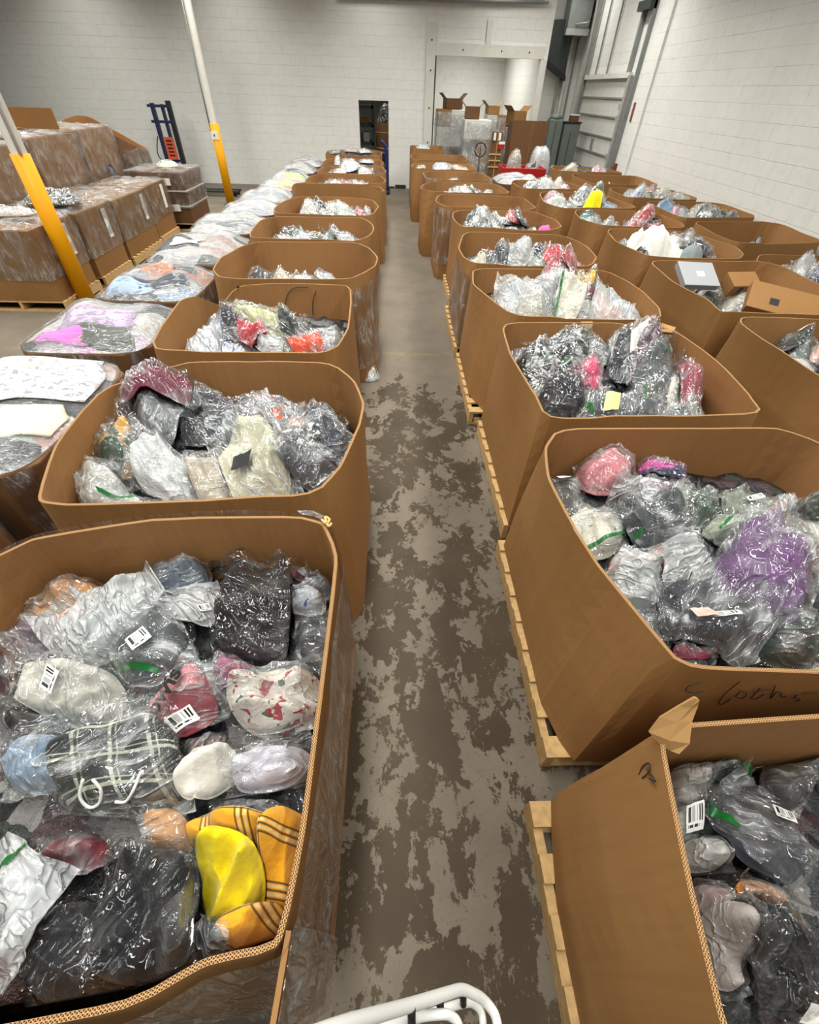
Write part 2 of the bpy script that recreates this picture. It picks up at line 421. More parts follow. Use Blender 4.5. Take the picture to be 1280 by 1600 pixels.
def hull(P):
    P = sorted(map(tuple, P)); 
    def half(Q):
        h = []
        for p in Q:
            while len(h) > 1 and (h[-1][0]-h[-2][0])*(p[1]-h[-2][1]) - (h[-1][1]-h[-2][1])*(p[0]-h[-2][0]) <= 0: h.pop()
            h.append(p)
        return h[:-1]
    return np.array(half(P) + half(P[::-1]))

BIN = {}
class Bin: pass

def make_bin(key, rim, label, zb, zf, dome=.05, base=.145, wrap=None, mat='cardboard', fine=False, seed=0, heap=True, name='cardboard_bin', category='cardboard bin', group='open cardboard bins of clothes', hl=None):
    """open double-wall carton: rim = [(x, y, z)], panels go down to the pallet deck"""
    R3 = np.array([(p[0], p[1], p[2] if len(p) > 2 else 1.06) for p in rim], float)
    if ccw(R3[:, :2])[0][0] != R3[0][0] or ccw(R3[:, :2])[0][1] != R3[0][1]: R3 = R3[::-1]
    c = np.array([R3[:, 0].mean(), R3[:, 1].mean()])
    P = chaikin(R3, .12, 2)
    # a few extra points on long panels so that they can bow and wave
    Q = []
    for a, b in zip(P, np.roll(P, -1, 0)):
        L = np.linalg.norm(b[:2]-a[:2]); k = max(1, int(L/.12))
        Q += [a + (b-a)*i/k for i in range(k)]
    P = np.array(Q); n = len(P)
    arc = np.concatenate([[0], np.cumsum(np.linalg.norm(np.diff(P[:, :2], axis=0), axis=1))])
    P[:, 2] += (vnoise(arc*2.1+seed*7.3, arc*0+seed)-.5)*.022 + ((vnoise(arc*30+seed, arc*0+3.1)-.5)*.006 if fine else 0)
    t = .013
    rows = 9; vs = []
    bmid = (P[:, :2].max(0)+P[:, :2].min(0))/2; bh = (P[:, :2].max(0)-P[:, :2].min(0))/2
    dq = P[:, :2]-bmid; mx = np.max(np.abs(dq)/bh, axis=1, keepdims=True)
    Bs = bmid + dq*np.clip(.985/mx, .97, 1.13)          # the foot keeps squarer corners than the opened rim
    def at(f, off): return inward(Bs + (P[:, :2]-Bs)*np.asarray(f).reshape(-1, 1)**1.25, off)
    for layer in (0, 1):
        for j in range(rows):
            f = j/(rows-1)
            bow = np.sin(math.pi*f)*.012*(vnoise(arc*1.7+5*seed, arc*0+f*2)-.2)
            XY = at(np.full(n, f), t*layer)
            d = XY - c; r = np.linalg.norm(d, axis=1, keepdims=True)
            xy = XY + d/r*bow[:, None]
            z = base + (P[:, 2]-base)*f
            vs.append(np.column_stack([xy - c, z]))
    V = np.concatenate(vs); fs = []; fm = []
    idx = lambda L, j, i: L*rows*n + j*n + (i % n)
    for i in range(n):
        for j in range(rows-1):
            fs.append((idx(0,j,i), idx(0,j,i+1), idx(0,j+1,i+1), idx(0,j+1,i))); fm.append(0)
            fs.append((idx(1,j,i+1), idx(1,j,i), idx(1,j+1,i), idx(1,j+1,i+1))); fm.append(1)
        fs.append((idx(0,rows-1,i), idx(0,rows-1,i+1), idx(1,rows-1,i+1), idx(1,rows-1,i))); fm.append(2)
        fs.append((idx(0,0,i+1), idx(0,0,i), idx(1,0,i), idx(1,0,i+1))); fm.append(0)
    uv = np.zeros((len(V), 2)); uv[:, 0] = np.tile(arc, 2*rows); uv[rows*n:, 1] = 1
    e = empty(name, (c[0], c[1], 0), label, category, group)
    new_mesh_obj('carton', V, np.array(fs), [M[mat], M['cardboard_inner'], M['board_edge']], e, False, fm, uv)
    B = Bin(); B.key = key; B.e = e; B.c = c; B.P = P; B.foot = Bs; B.zb = zb; B.zf = zf; B.dome = dome; B.seed = seed; B.base = base
    B.inner = ccw(hull(inward(P[:, :2], t+.022))); 
    lo = P[:, :2].min(0)-.1; hi = P[:, :2].max(0)+.1
    B.cell = .016 if fine else .025
    B.lo = lo; nx = int((hi[0]-lo[0])/B.cell)+2; ny = int((hi[1]-lo[1])/B.cell)+2
    X, Y = np.meshgrid(lo[0]+np.arange(nx)*B.cell, lo[1]+np.arange(ny)*B.cell, indexing='ij')
    B.ylo, B.yhi = P[:, 1].min(), P[:, 1].max(); B.hw = (P[:, 0].max()-P[:, 0].min())/2; B.hd = (B.yhi-B.ylo)/2
    B.F = heap_z(B, X, Y)
    BIN[key] = B
    if wrap:
        for (z0, z1, a0, a1) in wrap:      # wound stretch film: z range, arc range (fractions of the perimeter)
            ii = [i for i in range(n) if a0 <= arc[i]/arc[-1] <= a1]
            rws = 14; vv = []
            for j in range(rws):
                f = j/(rws-1); z = z0+(z1-z0)*f
                zz = np.minimum(z + (vnoise(arc*3+seed, arc*0+f*9)-.5)*.05, P[:, 2]+.015 if z1 > .9 else 9)
                g = np.clip((zz-base)/(P[:, 2]-base), 0, 1.1)
                off = .006+.012*ridge(arc*4+seed, arc*0+f*7)
                O2 = at(g, -.008); d = O2-c; r = np.linalg.norm(d, axis=1, keepdims=True)
                xy = d + d/r*off[:, None]
                vv.append(np.column_stack([xy, zz])[ii])
            vv = np.concatenate(vv); m = len(ii)
            ff = [(j*m+i, j*m+i+1, (j+1)*m+i+1, (j+1)*m+i) for j in range(rws-1) for i in range(m-1)]
            new_mesh_obj('stretch_wrap', vv, np.array(ff), M['stretch_film'], e, True)
    if heap:
        ring = 16; H = []; m = len(B.inner)
        hp = []
        for a, b in zip(B.inner, np.roll(B.inner, -1, 0)):
            k = max(1, int(np.linalg.norm(b-a)/.05)); hp += [a+(b-a)*i/k for i in range(k)]
        hp = np.array(hp); m = len(hp); hc = B.inner.mean(0)
        vv = [np.array([[hc[0], hc[1]]])] + [hc+(hp-hc)*(k/ring)*.985 for k in range(1, ring+1)]
        xy = np.concatenate(vv); z = heap_z(B, xy[:, 0], xy[:, 1])-.032
        z = z + (ridge(xy[:, 0]*9+seed, xy[:, 1]*9)-.5)*.05
        ff = [(0, 1+i, 1+(i+1) % m) for i in range(m)]
        for k in range(ring-1):
            for i in range(m):
                a = 1+k*m; ff.append((a+i, a+(i+1) % m, a+m+(i+1) % m)); ff.append((a+i, a+m+(i+1) % m, a+m+i))
        # skirt down to the carton floor makes the heap a solid
        b0 = len(xy); low = np.column_stack([(xy[-m:] - c)*.97, np.full(m, base+.02)])
        top = np.column_stack([xy - c, z])
        for i in range(m):
            a = b0-m; ff.append((a+i, a+(i+1) % m, b0+(i+1) % m)); ff.append((a+i, b0+(i+1) % m, b0+i))
        h = new_mesh_obj('clothes_heap', np.concatenate([top, low]), np.array(ff)[:, ::-1], M['heap'], None, True)
        h.location = (c[0], c[1], 0)
        tag(h, hl or ('loose mixed clothes packed under the bags of ' + label)[:90], 'clothes', None, 'stuff')
    return B

def heap_z(B, x, y):
    fy = np.clip((y-B.ylo)/(B.yhi-B.ylo), 0, 1)
    r2 = np.clip(((x-B.c[0])/B.hw)**2 + ((y-B.c[1])/B.hd)**2, 0, 1.2)
    return B.zf + (B.zb-B.zf)*fy + B.dome*(1-r2) + .05*(vnoise(x*3.3+B.seed*5, y*3.3)-.5)

def samp(B, A, x, y):
    fx = np.clip((x-B.lo[0])/B.cell, 0, A.shape[0]-1.001); fy = np.clip((y-B.lo[1])/B.cell, 0, A.shape[1]-1.001)
    i = fx.astype(int); j = fy.astype(int); a = fx-i; b = fy-j
    return (A[i, j]*(1-a)+A[i+1, j]*a)*(1-b) + (A[i, j+1]*(1-a)+A[i+1, j+1]*a)*b

def blur(A, r):
    for ax in (0, 1):
        for _ in range(2):
            P = np.concatenate([np.repeat(A.take([0], ax), r+1, ax), A, np.repeat(A.take([-1], ax), r, ax)], ax)
            C = np.cumsum(P, ax); k = 2*r+1
            A = (C.take(range(k, C.shape[ax]), ax) - C.take(range(0, C.shape[ax]-k), ax))/k
    return A

def grid_faces(n, m, off=0, flip=False):
    i, j = np.meshgrid(np.arange(n-1), np.arange(m-1), indexing='ij')
    a = off+i*m+j; f = np.stack([a, a+m, a+m+1, a+1], -1).reshape(-1, 4)
    return f[:, ::-1] if flip else f

def bag(key, q, T, mat, col, film, label, n=34, labs=(), strips=(), text=None, over=False, sh=0, gs=.86, lift=.03, fold=1.0, cords=(), seed=0, name='bagged_garment', cat='bag of clothes', group=None, dz=0.0):
    """a soft parcel of clothes in a polythene bag, draped over whatever already lies in the bin.
    q = four ground corners (x, y) of the bag: u-v-, u+v-, u+v+, u-v+"""
    B = BIN[key]; q = np.array(q, float).reshape(4, 2)
    rs = np.random.RandomState(seed+101)
    o1, o2, th = rs.rand()*90, rs.rand()*90, rs.rand()*math.pi
    hw = np.linalg.norm(q[1]-q[0])/2; hh = np.linalg.norm(q[3]-q[0])/2
    Fb = np.maximum(blur(B.F, max(1, int(.045/B.cell))), B.F-.02)
    Fs = blur(np.maximum(Fb, B.F), max(1, int(.02/B.cell)))
    Fm = np.maximum(Fs, B.F)                       # never sinks into what lies below
    def place(U, V_):
        a = (1-U)*(1-V_)/4; b = (1+U)*(1-V_)/4; c = (1+U)*(1+V_)/4; d = (1-U)*(1+V_)/4
        xy = a[..., None]*q[0] + b[..., None]*q[1] + c[..., None]*q[2] + d[..., None]*q[3]
        wob = .05*min(hw, hh)
        xy[..., 0] += wob*(vnoise(U*1.6+o1, V_*1.6+o2)-.5)*2; xy[..., 1] += wob*(vnoise(U*1.6+o2, V_*1.6+o1+30)-.5)*2
        if not over:
            Pn = B.inner; E = np.roll(Pn, -1, 0)-Pn; E = E/(np.linalg.norm(E, axis=1, keepdims=True)+1e-9)
            for p, e in zip(Pn, E):
                nx, ny = -e[1], e[0]
                dd = (xy[..., 0]-p[0])*nx + (xy[..., 1]-p[1])*ny
                k = np.where(dd < 0, -dd, 0); xy[..., 0] += nx*k; xy[..., 1] += ny*k
        return xy
    def height(U, V_, g):
        a = np.abs(U)/g; b = np.abs(V_)/g
        ex = 2.6 if sh == 0 else 5.0
        r = (a**ex + b**ex)**(1/ex)
        p = np.clip(1-np.clip(r, 0, 1)**(2.2 if sh == 0 else 5.0), 0, 1)**(.62 if sh == 0 else .5)
        lo = .72 + .56*vnoise(U*1.5+o1, V_*1.5+o2) if T < .4 else .93 + .12*vnoise(U*1.5+o1, V_*1.5+o2)
        x = U*hw; y = V_*hh
        xa = (x*math.cos(th)+y*math.sin(th)); ya = (-x*math.sin(th)+y*math.cos(th))
        w = .35*vnoise(xa*7+o2, ya*7+o1)
        f = (ridge(xa*8+o1+w*4, ya*3+o2+w*2)-.55)*.05 + (ridge(xa*19+o2, ya*8+o1+w*3)-.5)*.02
        return T*p*lo + fold*f*np.clip(p*1.6, 0, 1)*min(1.0, T/.05), p
    g_ = np.linspace(-1, 1, n); U, V_ = np.meshgrid(g_, g_, indexing='ij')
    m = np.maximum(np.abs(U), np.abs(V_)); ex = 2.6 if sh == 0 else 5.0
    den = (np.abs(U)**ex + np.abs(V_)**ex)**(1/ex)+1e-9
    UU = U*m/den*gs; VV = V_*m/den*gs
    xy = place(UU, VV); S_ = samp(B, Fs, xy[..., 0], xy[..., 1]); hgt, p = height(UU, VV, gs)
    bot = samp(B, Fm, xy[..., 0], xy[..., 1])+.004+dz; top = np.maximum(S_+.005+dz+np.maximum(hgt, 0), bot+.003)
    c0 = np.array([q[:, 0].mean(), q[:, 1].mean(), float(bot.min())])
    vt = np.concatenate([xy, top[..., None]], -1).reshape(-1, 3); vb = np.concatenate([xy, bot[..., None]], -1).reshape(-1, 3)
    uv = np.stack([UU*hw, VV*hh], -1).reshape(-1, 2)
    F1 = grid_faces(n, n); F2 = grid_faces(n, n, n*n, True)
    bd = [i*n for i in range(n)] + [(n-1)*n+j for j in range(1, n)] + [i*n+n-1 for i in range(n-2, -1, -1)] + [j for j in range(n-2, 0, -1)]
    F3 = np.array([(bd[k], bd[(k+1) % len(bd)], bd[(k+1) % len(bd)]+n*n, bd[k]+n*n) for k in range(len(bd))])
    root = new_mesh_obj(name, np.concatenate([vt, vb])-c0, np.concatenate([F1, F2, F3]), M[mat], None, True, None, np.concatenate([uv, uv]))
    root.location = c0; root.color = (*s2l(col), 1); tag(root, label, cat, group)
    Z = top
    if film:
        nf = n
        U2, V2 = U, V_
        xy2 = place(U2, V2); S2 = samp(B, Fs, xy2[..., 0], xy2[..., 1])
        h2, p2 = height(U2, V2, gs*1.09)
        x = U2*hw; y = V2*hh
        xa = x*math.cos(th+.6)+y*math.sin(th+.6); ya = -x*math.sin(th+.6)+y*math.cos(th+.6)
        w = vnoise(x*5+o1, y*5+o2)
        cr = ridge(xa*16+o2+w*3, ya*5+o1)**3*.024 + ridge(x*30+o1, y*30+w*4)**2*.010 + ridge(xa*9+o1+50, ya*9+w*2)**4*.022
        edge = np.clip((np.maximum(np.abs(U2), np.abs(V2))-.8)/.2, 0, 1)
        lf = edge*(lift*rs.rand()*2*vnoise(U2*2.3+o2, V2*2.3+o1)**1.5 + .01*vnoise(U2*9+o1, V2*9))
        cn = (np.abs(U2)*np.abs(V2))**5
        cw = np.where(U2 > 0, np.where(V2 > 0, rs.rand(), rs.rand()), np.where(V2 > 0, rs.rand(), rs.rand()))
        z2 = S2+.009+dz+np.maximum(h2, 0)*1.02+cr*(.35+.65*np.clip(p2*2, 0, 1)) + lf + cn*cw*lift*1.6
        z2 = np.maximum(z2, samp(B, Fm, xy2[..., 0], xy2[..., 1])+.009+dz)
        v2 = np.concatenate([xy2, z2[..., None]], -1)
        new_mesh_obj('plastic_film', v2.reshape(-1, 3)-c0, grid_faces(n, n), M[film], root, True)
        G = v2
    else:
        G = np.concatenate([xy, top[..., None]], -1)
    def on(u, v, off=.006):
        fu = np.clip((np.asarray(u)+1)/2*(n-1), 0, n-1.001); fv = np.clip((np.asarray(v)+1)/2*(n-1), 0, n-1.001)
        i = fu.astype(int); j = fv.astype(int); a = (fu-i)[..., None]; b = (fv-j)[..., None]
        r = (G[i, j]*(1-a)+G[i+1, j]*a)*(1-b) + (G[i, j+1]*(1-a)+G[i+1, j+1]*a)*b
        r = r-c0; r[..., 2] += off; return r
    for L in labs:                     # stickers: uv corners of the bag, material
        qq = np.array(L[:8]).reshape(4, 2); a, b = np.meshgrid(np.linspace(0, 1, 12), np.linspace(0, 1, 7), indexing='ij')
        uvq = ((1-a)*(1-b))[..., None]*qq[0] + (a*(1-b))[..., None]*qq[1] + (a*b)[..., None]*qq[2] + ((1-a)*b)[..., None]*qq[3]
        P3 = on(uvq[..., 0], uvq[..., 1], .007)
        zz = P3[..., 2]; 
        for _ in range(3):
            zz = np.maximum(zz, (np.roll(zz, 1, 0)+np.roll(zz, -1, 0)+np.roll(zz, 1, 1)+np.roll(zz, -1, 1))/4) if False else zz
        # a stiff sticker bridges the wrinkles: best plane blended with the film
        A = np.column_stack([P3[..., 0].ravel(), P3[..., 1].ravel(), np.ones(zz.size)]); co = np.linalg.lstsq(A, zz.ravel(), rcond=None)[0]
        pl = (A @ co).reshape(zz.shape); P3[..., 2] = pl*.8+zz*.2 + max(0, (zz-pl).max())*.85
        kind = L[8] if len(L) > 8 else 'barcode'
        new_mesh_obj('barcode_label' if kind == 'barcode' else 'paper_label', P3.reshape(-1, 3), grid_faces(12, 7), M[kind], root, True, None, np.stack([a, b], -1).reshape(-1, 2))
    for (u0, v0, u1, v1, w) in strips:  # green closing strips along uv lines
        k = 16; tt = np.linspace(0, 1, k); du, dv = u1-u0, v1-v0; L = math.hypot(du*hw, dv*hh)+1e-6
        nu, nv = -dv*hh/L*w/hw, du*hw/L*w/hh
        a, b = np.meshgrid(tt, np.array([-1., 0, 1.]), indexing='ij')
        P3 = on(u0+du*a+nu*b, v0+dv*a+nv*b, .008)
        new_mesh_obj('seal_strip', P3.reshape(-1, 3), grid_faces(k, 3), M['green_strip'], root, True)
    for cd in cords:
        uvc = np.array(cd); P3 = on(uvc[:, 0], uvc[:, 1], .012)
        MB().tube(smooth_path([tuple(p) for p in P3], 5), .0042, 8).build('drawstring', M['paper'], root, True)
    if text:
        s_, u0, v0, u1, v1, hgt_ = text
        cu = bpy.data.curves.new('print', 'FONT'); cu.body = s_; cu.size = 1.0; cu.offset = .025
        to = bpy.data.objects.new('print', cu); COL.objects.link(to)
        bpy.context.view_layer.update()
        dg = bpy.context.evaluated_depsgraph_get(); me = bpy.data.meshes.new_from_object(to.evaluated_get(dg))
        bpy.data.objects.remove(to); bpy.data.curves.remove(cu)
        bm = bmesh.new(); bm.from_mesh(me)
        bmesh.ops.subdivide_edges(bm, edges=[e for e in bm.edges if e.calc_length() > .1], cuts=2, use_grid_fill=True)
        bmesh.ops.triangulate(bm, faces=bm.faces[:]); bm.to_mesh(me); bm.free()
        co = np.empty(len(me.vertices)*3, np.float32); me.vertices.foreach_get('co', co); co = co.reshape(-1, 3)
        mx = co[:, 0].max(); a = co[:, 0]/mx; b = co[:, 1]/.7
        du, dv = u1-u0, v1-v0; L = math.hypot(du*hw, dv*hh)
        nu, nv = -dv*hh/L*hgt_/hw, du*hw/L*hgt_/hh
        P3 = on(u0+du*a+nu*b, v0+dv*a+nv*b, .008)
        A = np.column_stack([P3[:, 0], P3[:, 1], np.ones(len(P3))]); co = np.linalg.lstsq(A, P3[:, 2], rcond=None)[0]; pl = A @ co
        P3[:, 2] = pl*.8+P3[:, 2]*.2+max(0, (P3[:, 2]-pl).max())*.8
        me.vertices.foreach_set('co', P3.astype(np.float32).ravel()); me.materials.append(M['print_black']); me.update()
        to = bpy.data.objects.new('printed_word', me); COL.objects.link(to); to.parent = root
    # what now lies on top
    X = np.concatenate([xy.reshape(-1, 2)]); i = np.clip(((X[:, 0]-B.lo[0])/B.cell+.5).astype(int), 0, B.F.shape[0]-1); j = np.clip(((X[:, 1]-B.lo[1])/B.cell+.5).astype(int), 0, B.F.shape[1]-1)
    zt = (G[..., 2] if film is None else np.maximum(top, samp_grid(G[..., 2], UU, VV)+.002)).reshape(-1)
    np.maximum.at(B.F, (i, j), zt)
    if film:
        i = np.clip(((xy2[..., 0].ravel()-B.lo[0])/B.cell+.5).astype(int), 0, B.F.shape[0]-1); j = np.clip(((xy2[..., 1].ravel()-B.lo[1])/B.cell+.5).astype(int), 0, B.F.shape[1]-1)
        np.maximum.at(B.F, (i, j), z2.ravel()+.001)
    return root

def samp_grid(A, U, V_):
    n = A.shape[0]; fu = np.clip((U+1)/2*(n-1), 0, n-1.001); fv = np.clip((V_+1)/2*(n-1), 0, n-1.001)
    i = fu.astype(int); j = fv.astype(int); a = fu-i; b = fv-j
    return (A[i, j]*(1-a)+A[i+1, j]*a)*(1-b) + (A[i, j+1]*(1-a)+A[i+1, j+1]*a)*b

PALLET = []
def pallet(x0, x1, y0, y1, label):
    """stringer pallet: deck boards across, three stringers, bottom boards"""
    cx_, cy_ = (x0+x1)/2, (y0+y1)/2; w, d = x1-x0, y1-y0
    e = empty('wooden_pallet', (cx_, cy_, 0), label, 'pallet', 'wooden pallets under the cartons')
    nb = 8; bw = .095
    for k in range(nb):
        yy = -d/2+bw/2+(d-bw)*k/(nb-1)
        b = MB().box(-w/2, w/2, yy-bw/2, yy+bw/2, .12, .14).build('deck_board', M['pallet_wood'], e, False)
    for xx in (-w/2+.02, 0, w/2-.02):
        MB().box(xx-.02, xx+.02, -d/2, d/2, .02, .12).build('stringer', M['pallet_wood'], e, False)
    for yy in (-d/2+bw/2, 0, d/2-bw/2):
        MB().box(-w/2, w/2, yy-bw/2, yy+bw/2, 0, .02).build('base_board', M['pallet_wood'], e, False)
    return e
BINS = {
 'L1': ([(-1.62, -0.02), (-1.3, -0.14), (-0.53, -0.06), (-0.4, 0.0), (-0.24, 0.02), (-0.22, 0.22), (-0.22, 0.56), (-0.22, 1.12), (-0.3, 1.31), (-0.44, 1.35), (-1.0, 1.33), (-1.45, 1.22), (-1.63, 1.02)], 0.72, 0.8, 0.06),
 'L2': ([(-1.58, 1.44), (-1.46, 1.41), (-0.37, 1.47), (-0.26, 1.71), (-0.19, 2.09), (-0.18, 2.31), (-0.25, 2.56), (-0.43, 2.83), (-1.38, 2.85), (-1.76, 2.45), (-1.76, 2.18), (-1.73, 1.84)], 0.78, 0.72, 0.05),
 'L3': ([(-1.69, 2.95), (-0.52, 2.97), (-0.41, 3.1), (-0.36, 3.43), (-0.38, 4.0), (-0.42, 4.44), (-1.47, 4.42), (-1.62, 4.25, 0.92), (-1.74, 4.08, 1.06), (-1.79, 3.85, 1.1), (-1.79, 3.4)], 0.8, 0.8, 0.05),
 'L4': ([(-1.5, 4.53), (-0.44, 4.6), (-0.3, 4.84), (-0.21, 5.09), (-0.19, 5.43), (-0.31, 5.8), (-0.47, 6.0), (-1.64, 5.98), (-1.8, 5.72), (-1.86, 5.27), (-1.82, 4.81), (-1.7, 4.6)], 0.66, 0.64, 0.08),
 'L5': ([(-1.75, 6.12), (-0.5, 6.08), (-0.31, 6.41), (-0.28, 6.65), (-0.3, 6.95), (-0.48, 7.46), (-1.7, 7.38), (-1.84, 7.05), (-1.85, 6.67), (-1.82, 6.33)], 0.78, 0.76, 0.08),
 'L6': ([(-1.72, 7.5), (-0.45, 7.57), (-0.32, 7.8), (-0.26, 8.31), (-0.37, 8.84), (-0.55, 9.02), (-1.6, 8.93), (-1.8, 8.6), (-1.82, 8.19), (-1.82, 7.8)], 0.8, 0.8, 0.12),
 'L7': ([(-1.7, 9.12, 1.22), (-0.5, 9.15, 1.22), (-0.28, 9.3, 1.1), (-0.2, 9.7, 1.06), (-0.28, 10.1, 1.06), (-0.45, 10.28, 1.06), (-1.6, 10.25, 1.06), (-1.8, 9.9, 1.06), (-1.82, 9.4, 1.1)], 0.6, 0.6, 0.05),
 'L8': ([(-1.7, 10.4), (-0.5, 10.4), (-0.25, 10.6), (-0.19, 11.05), (-0.32, 11.6), (-0.5, 11.7), (-1.6, 11.65), (-1.78, 11.3), (-1.8, 10.75)], 0.92, 0.92, 0.08),
 'L9': ([(-1.65, 11.8), (-0.45, 11.8), (-0.25, 12.0), (-0.21, 12.4), (-0.3, 12.9), (-0.45, 13.05), (-1.55, 13.05), (-1.7, 12.8), (-1.72, 12.0)], 1, 0.95, 0.12),
 'L10': ([(-1.7, 13.2), (-0.5, 13.2), (-0.35, 13.4), (-0.3, 14.0), (-0.45, 14.55), (-1.6, 14.55), (-1.78, 14.2), (-1.8, 13.6)], 0.98, 0.95, 0.08),
 'L11': ([(-1.75, 14.8, 1.1), (-0.55, 14.8, 1.1), (-0.4, 15.1, 1.1), (-0.38, 15.9, 1.1), (-0.55, 16.3, 1.1), (-1.7, 16.3, 1.1), (-1.9, 15.9, 1.1), (-1.9, 15.1, 1.1)], 1.02, 1, 0.08),
 'R1': ([(0.75, -0.95), (1.75, -0.95), (1.95, -0.7), (1.95, 0.3), (1.8, 0.52), (0.82, 0.475), (0.775, 0.44), (0.66, -0.05), (0.62, -0.6), (0.63, -0.8)], 0.6, 0.74, 0.05),
 'R2': ([(0.93, 0.67), (0.99, 0.64), (1.39, 0.62), (2.1, 0.64), (2.3, 0.8), (2.38, 1.5), (2.35, 1.92), (2.2, 2.08), (0.91, 2.05), (0.79, 1.88), (0.74, 1.63), (0.77, 1.28), (0.8, 1.08)], 0.8, 0.8, 0.05),
 'R3': ([(0.86, 2.14), (2.22, 2.24), (2.26, 2.42), (2.3, 2.95), (2.25, 3.49), (2.14, 3.62), (0.91, 3.58), (0.84, 3.45), (0.81, 3.0), (0.86, 2.4)], 0.82, 0.8, 0.06),
 'R4': ([(1.07, 3.7), (2.25, 3.72), (2.36, 4.0), (2.4, 4.44), (2.34, 4.8), (2.24, 5.08), (0.95, 5.11), (0.8, 5.0), (0.74, 4.52), (0.85, 4.12), (0.95, 3.82)], 0.86, 0.82, 0.08),
 'R5': ([(0.85, 5.2), (2.12, 5.2), (2.33, 5.6), (2.36, 6.0), (2.33, 6.3), (2.2, 6.68), (0.97, 6.7), (0.86, 6.5), (0.74, 5.89), (0.76, 5.5)], 0.84, 0.82, 0.1),
 'R6': ([(0.93, 6.98), (2.11, 6.9), (2.35, 7.15), (2.38, 7.6), (2.2, 8.2), (1.0, 8.14), (0.86, 7.9), (0.83, 7.55), (0.87, 7.2)], 0.88, 0.8, 0.14),
 'R7': ([(0.8, 8.4), (2.1, 8.34), (2.32, 8.55), (2.28, 9.3), (2.05, 9.6), (0.83, 9.56), (0.72, 9.3), (0.66, 8.88)], 0.75, 0.75, 0.05),
 'R8': ([(0.7, 9.75), (2.0, 9.8), (2.15, 10.0), (2.1, 10.8), (1.9, 11.1), (0.8, 11.05), (0.55, 10.7), (0.45, 10.2)], 0.85, 0.84, 0.06),
 'R9': ([(0.75, 11.35), (1.85, 11.3), (2.05, 11.5), (2.0, 12.4), (1.8, 12.7), (0.8, 12.65), (0.6, 12.37), (0.62, 11.7)], 0.85, 0.8, 0.05),
 'R10': ([(0.55, 12.95), (1.75, 12.9), (1.95, 13.2), (1.9, 14.0), (1.8, 14.2), (0.65, 14.1), (0.42, 13.8), (0.36, 13.25)], 0.95, 0.92, 0.06),
 'R11': ([(0.55, 14.4, 1.1), (1.8, 14.4, 1.1), (1.9, 14.7, 1.1), (1.9, 15.5, 1.1), (1.75, 15.8, 1.1), (0.6, 15.8, 1.1), (0.42, 15.5, 1.1), (0.38, 14.8, 1.1)], 0.85, 0.85, 0.05),
 'R12': ([(0.42, 16.15, 1.18), (1.4, 16.15, 1.18), (1.4, 17.3, 1.18), (0.42, 17.3, 1.18)], 1.1, 1.1, 0.05),
 'M1': ([(3.0, 2.3), (4.25, 2.3), (4.4, 2.6), (4.4, 3.6), (4.25, 3.8), (3.0, 3.83), (2.9, 3.68), (2.86, 3.3), (2.92, 2.8)], 0.78, 0.78, 0.05),
 'M2': ([(2.86, 3.92), (3.2, 3.9), (4.2, 3.92), (4.4, 4.2), (4.42, 5.3), (4.25, 5.6), (3.0, 5.58), (2.9, 5.45), (2.83, 4.82), (2.92, 4.25)], 0.7, 0.7, 0.08),
 'M3': ([(2.95, 5.68), (4.05, 5.66), (4.25, 5.9), (4.33, 6.2), (4.2, 6.95), (4.0, 7.15), (3.02, 7.12), (2.9, 6.9), (2.82, 6.39), (2.9, 5.95)], 0.88, 0.82, 0.14),
 'M4': ([(2.98, 7.28), (4.2, 7.3), (4.3, 7.6), (4.25, 8.2), (4.0, 8.5), (2.95, 8.45), (2.83, 8.2), (2.78, 7.73), (2.88, 7.45)], 0.84, 0.8, 0.1),
 'M5': ([(2.8, 8.62), (4.0, 8.65), (4.1, 8.95), (3.95, 9.9), (3.7, 10.3), (2.8, 10.2), (2.65, 9.8), (2.56, 9.1), (2.66, 8.8)], 0.88, 0.82, 0.14),
 'M6': ([(2.55, 10.45), (3.7, 10.5), (3.8, 10.8), (3.6, 11.5), (3.4, 11.7), (2.55, 11.65), (2.42, 11.3), (2.42, 10.7)], 0.88, 0.85, 0.1),
 'W1': ([(4.62, 4.2, 0.92), (5.75, 4.2, 0.95), (5.88, 4.5, 0.95), (5.88, 5.9, 1.0), (5.75, 6.2, 1.0), (4.65, 6.2, 1.0), (4.52, 6.0, 0.95), (4.52, 4.6, 0.9)], 0.78, 0.75, 0.14),
 'W2': ([(4.47, 6.4), (5.75, 6.62), (5.88, 6.85), (5.88, 7.7), (5.7, 7.88), (4.6, 7.72), (4.47, 7.58), (4.42, 6.9)], 0.58, 0.58, 0.04),
 'W3': ([(4.47, 7.98), (5.75, 8.15), (5.88, 8.4), (5.88, 9.3), (5.7, 9.5), (4.6, 9.45), (4.45, 9.3)], 0.85, 0.82, 0.12),
 'W4': ([(4.3, 9.7), (5.6, 9.75), (5.75, 10), (5.7, 10.8), (5.5, 11), (4.3, 10.95)], 0.88, 0.85, 0.1),
 'W5': ([(4.1, 11.4), (5.5, 11.35), (5.7, 11.6), (5.68, 12.8), (4.2, 12.8), (4.05, 12.5)], 0.75, 0.72, 0.06),
 'W6': ([(3.9, 13.3), (5.5, 13.2), (5.6, 13.5), (5.3, 14.3), (4.0, 14.3)], 0.98, 0.95, 0.1),
}
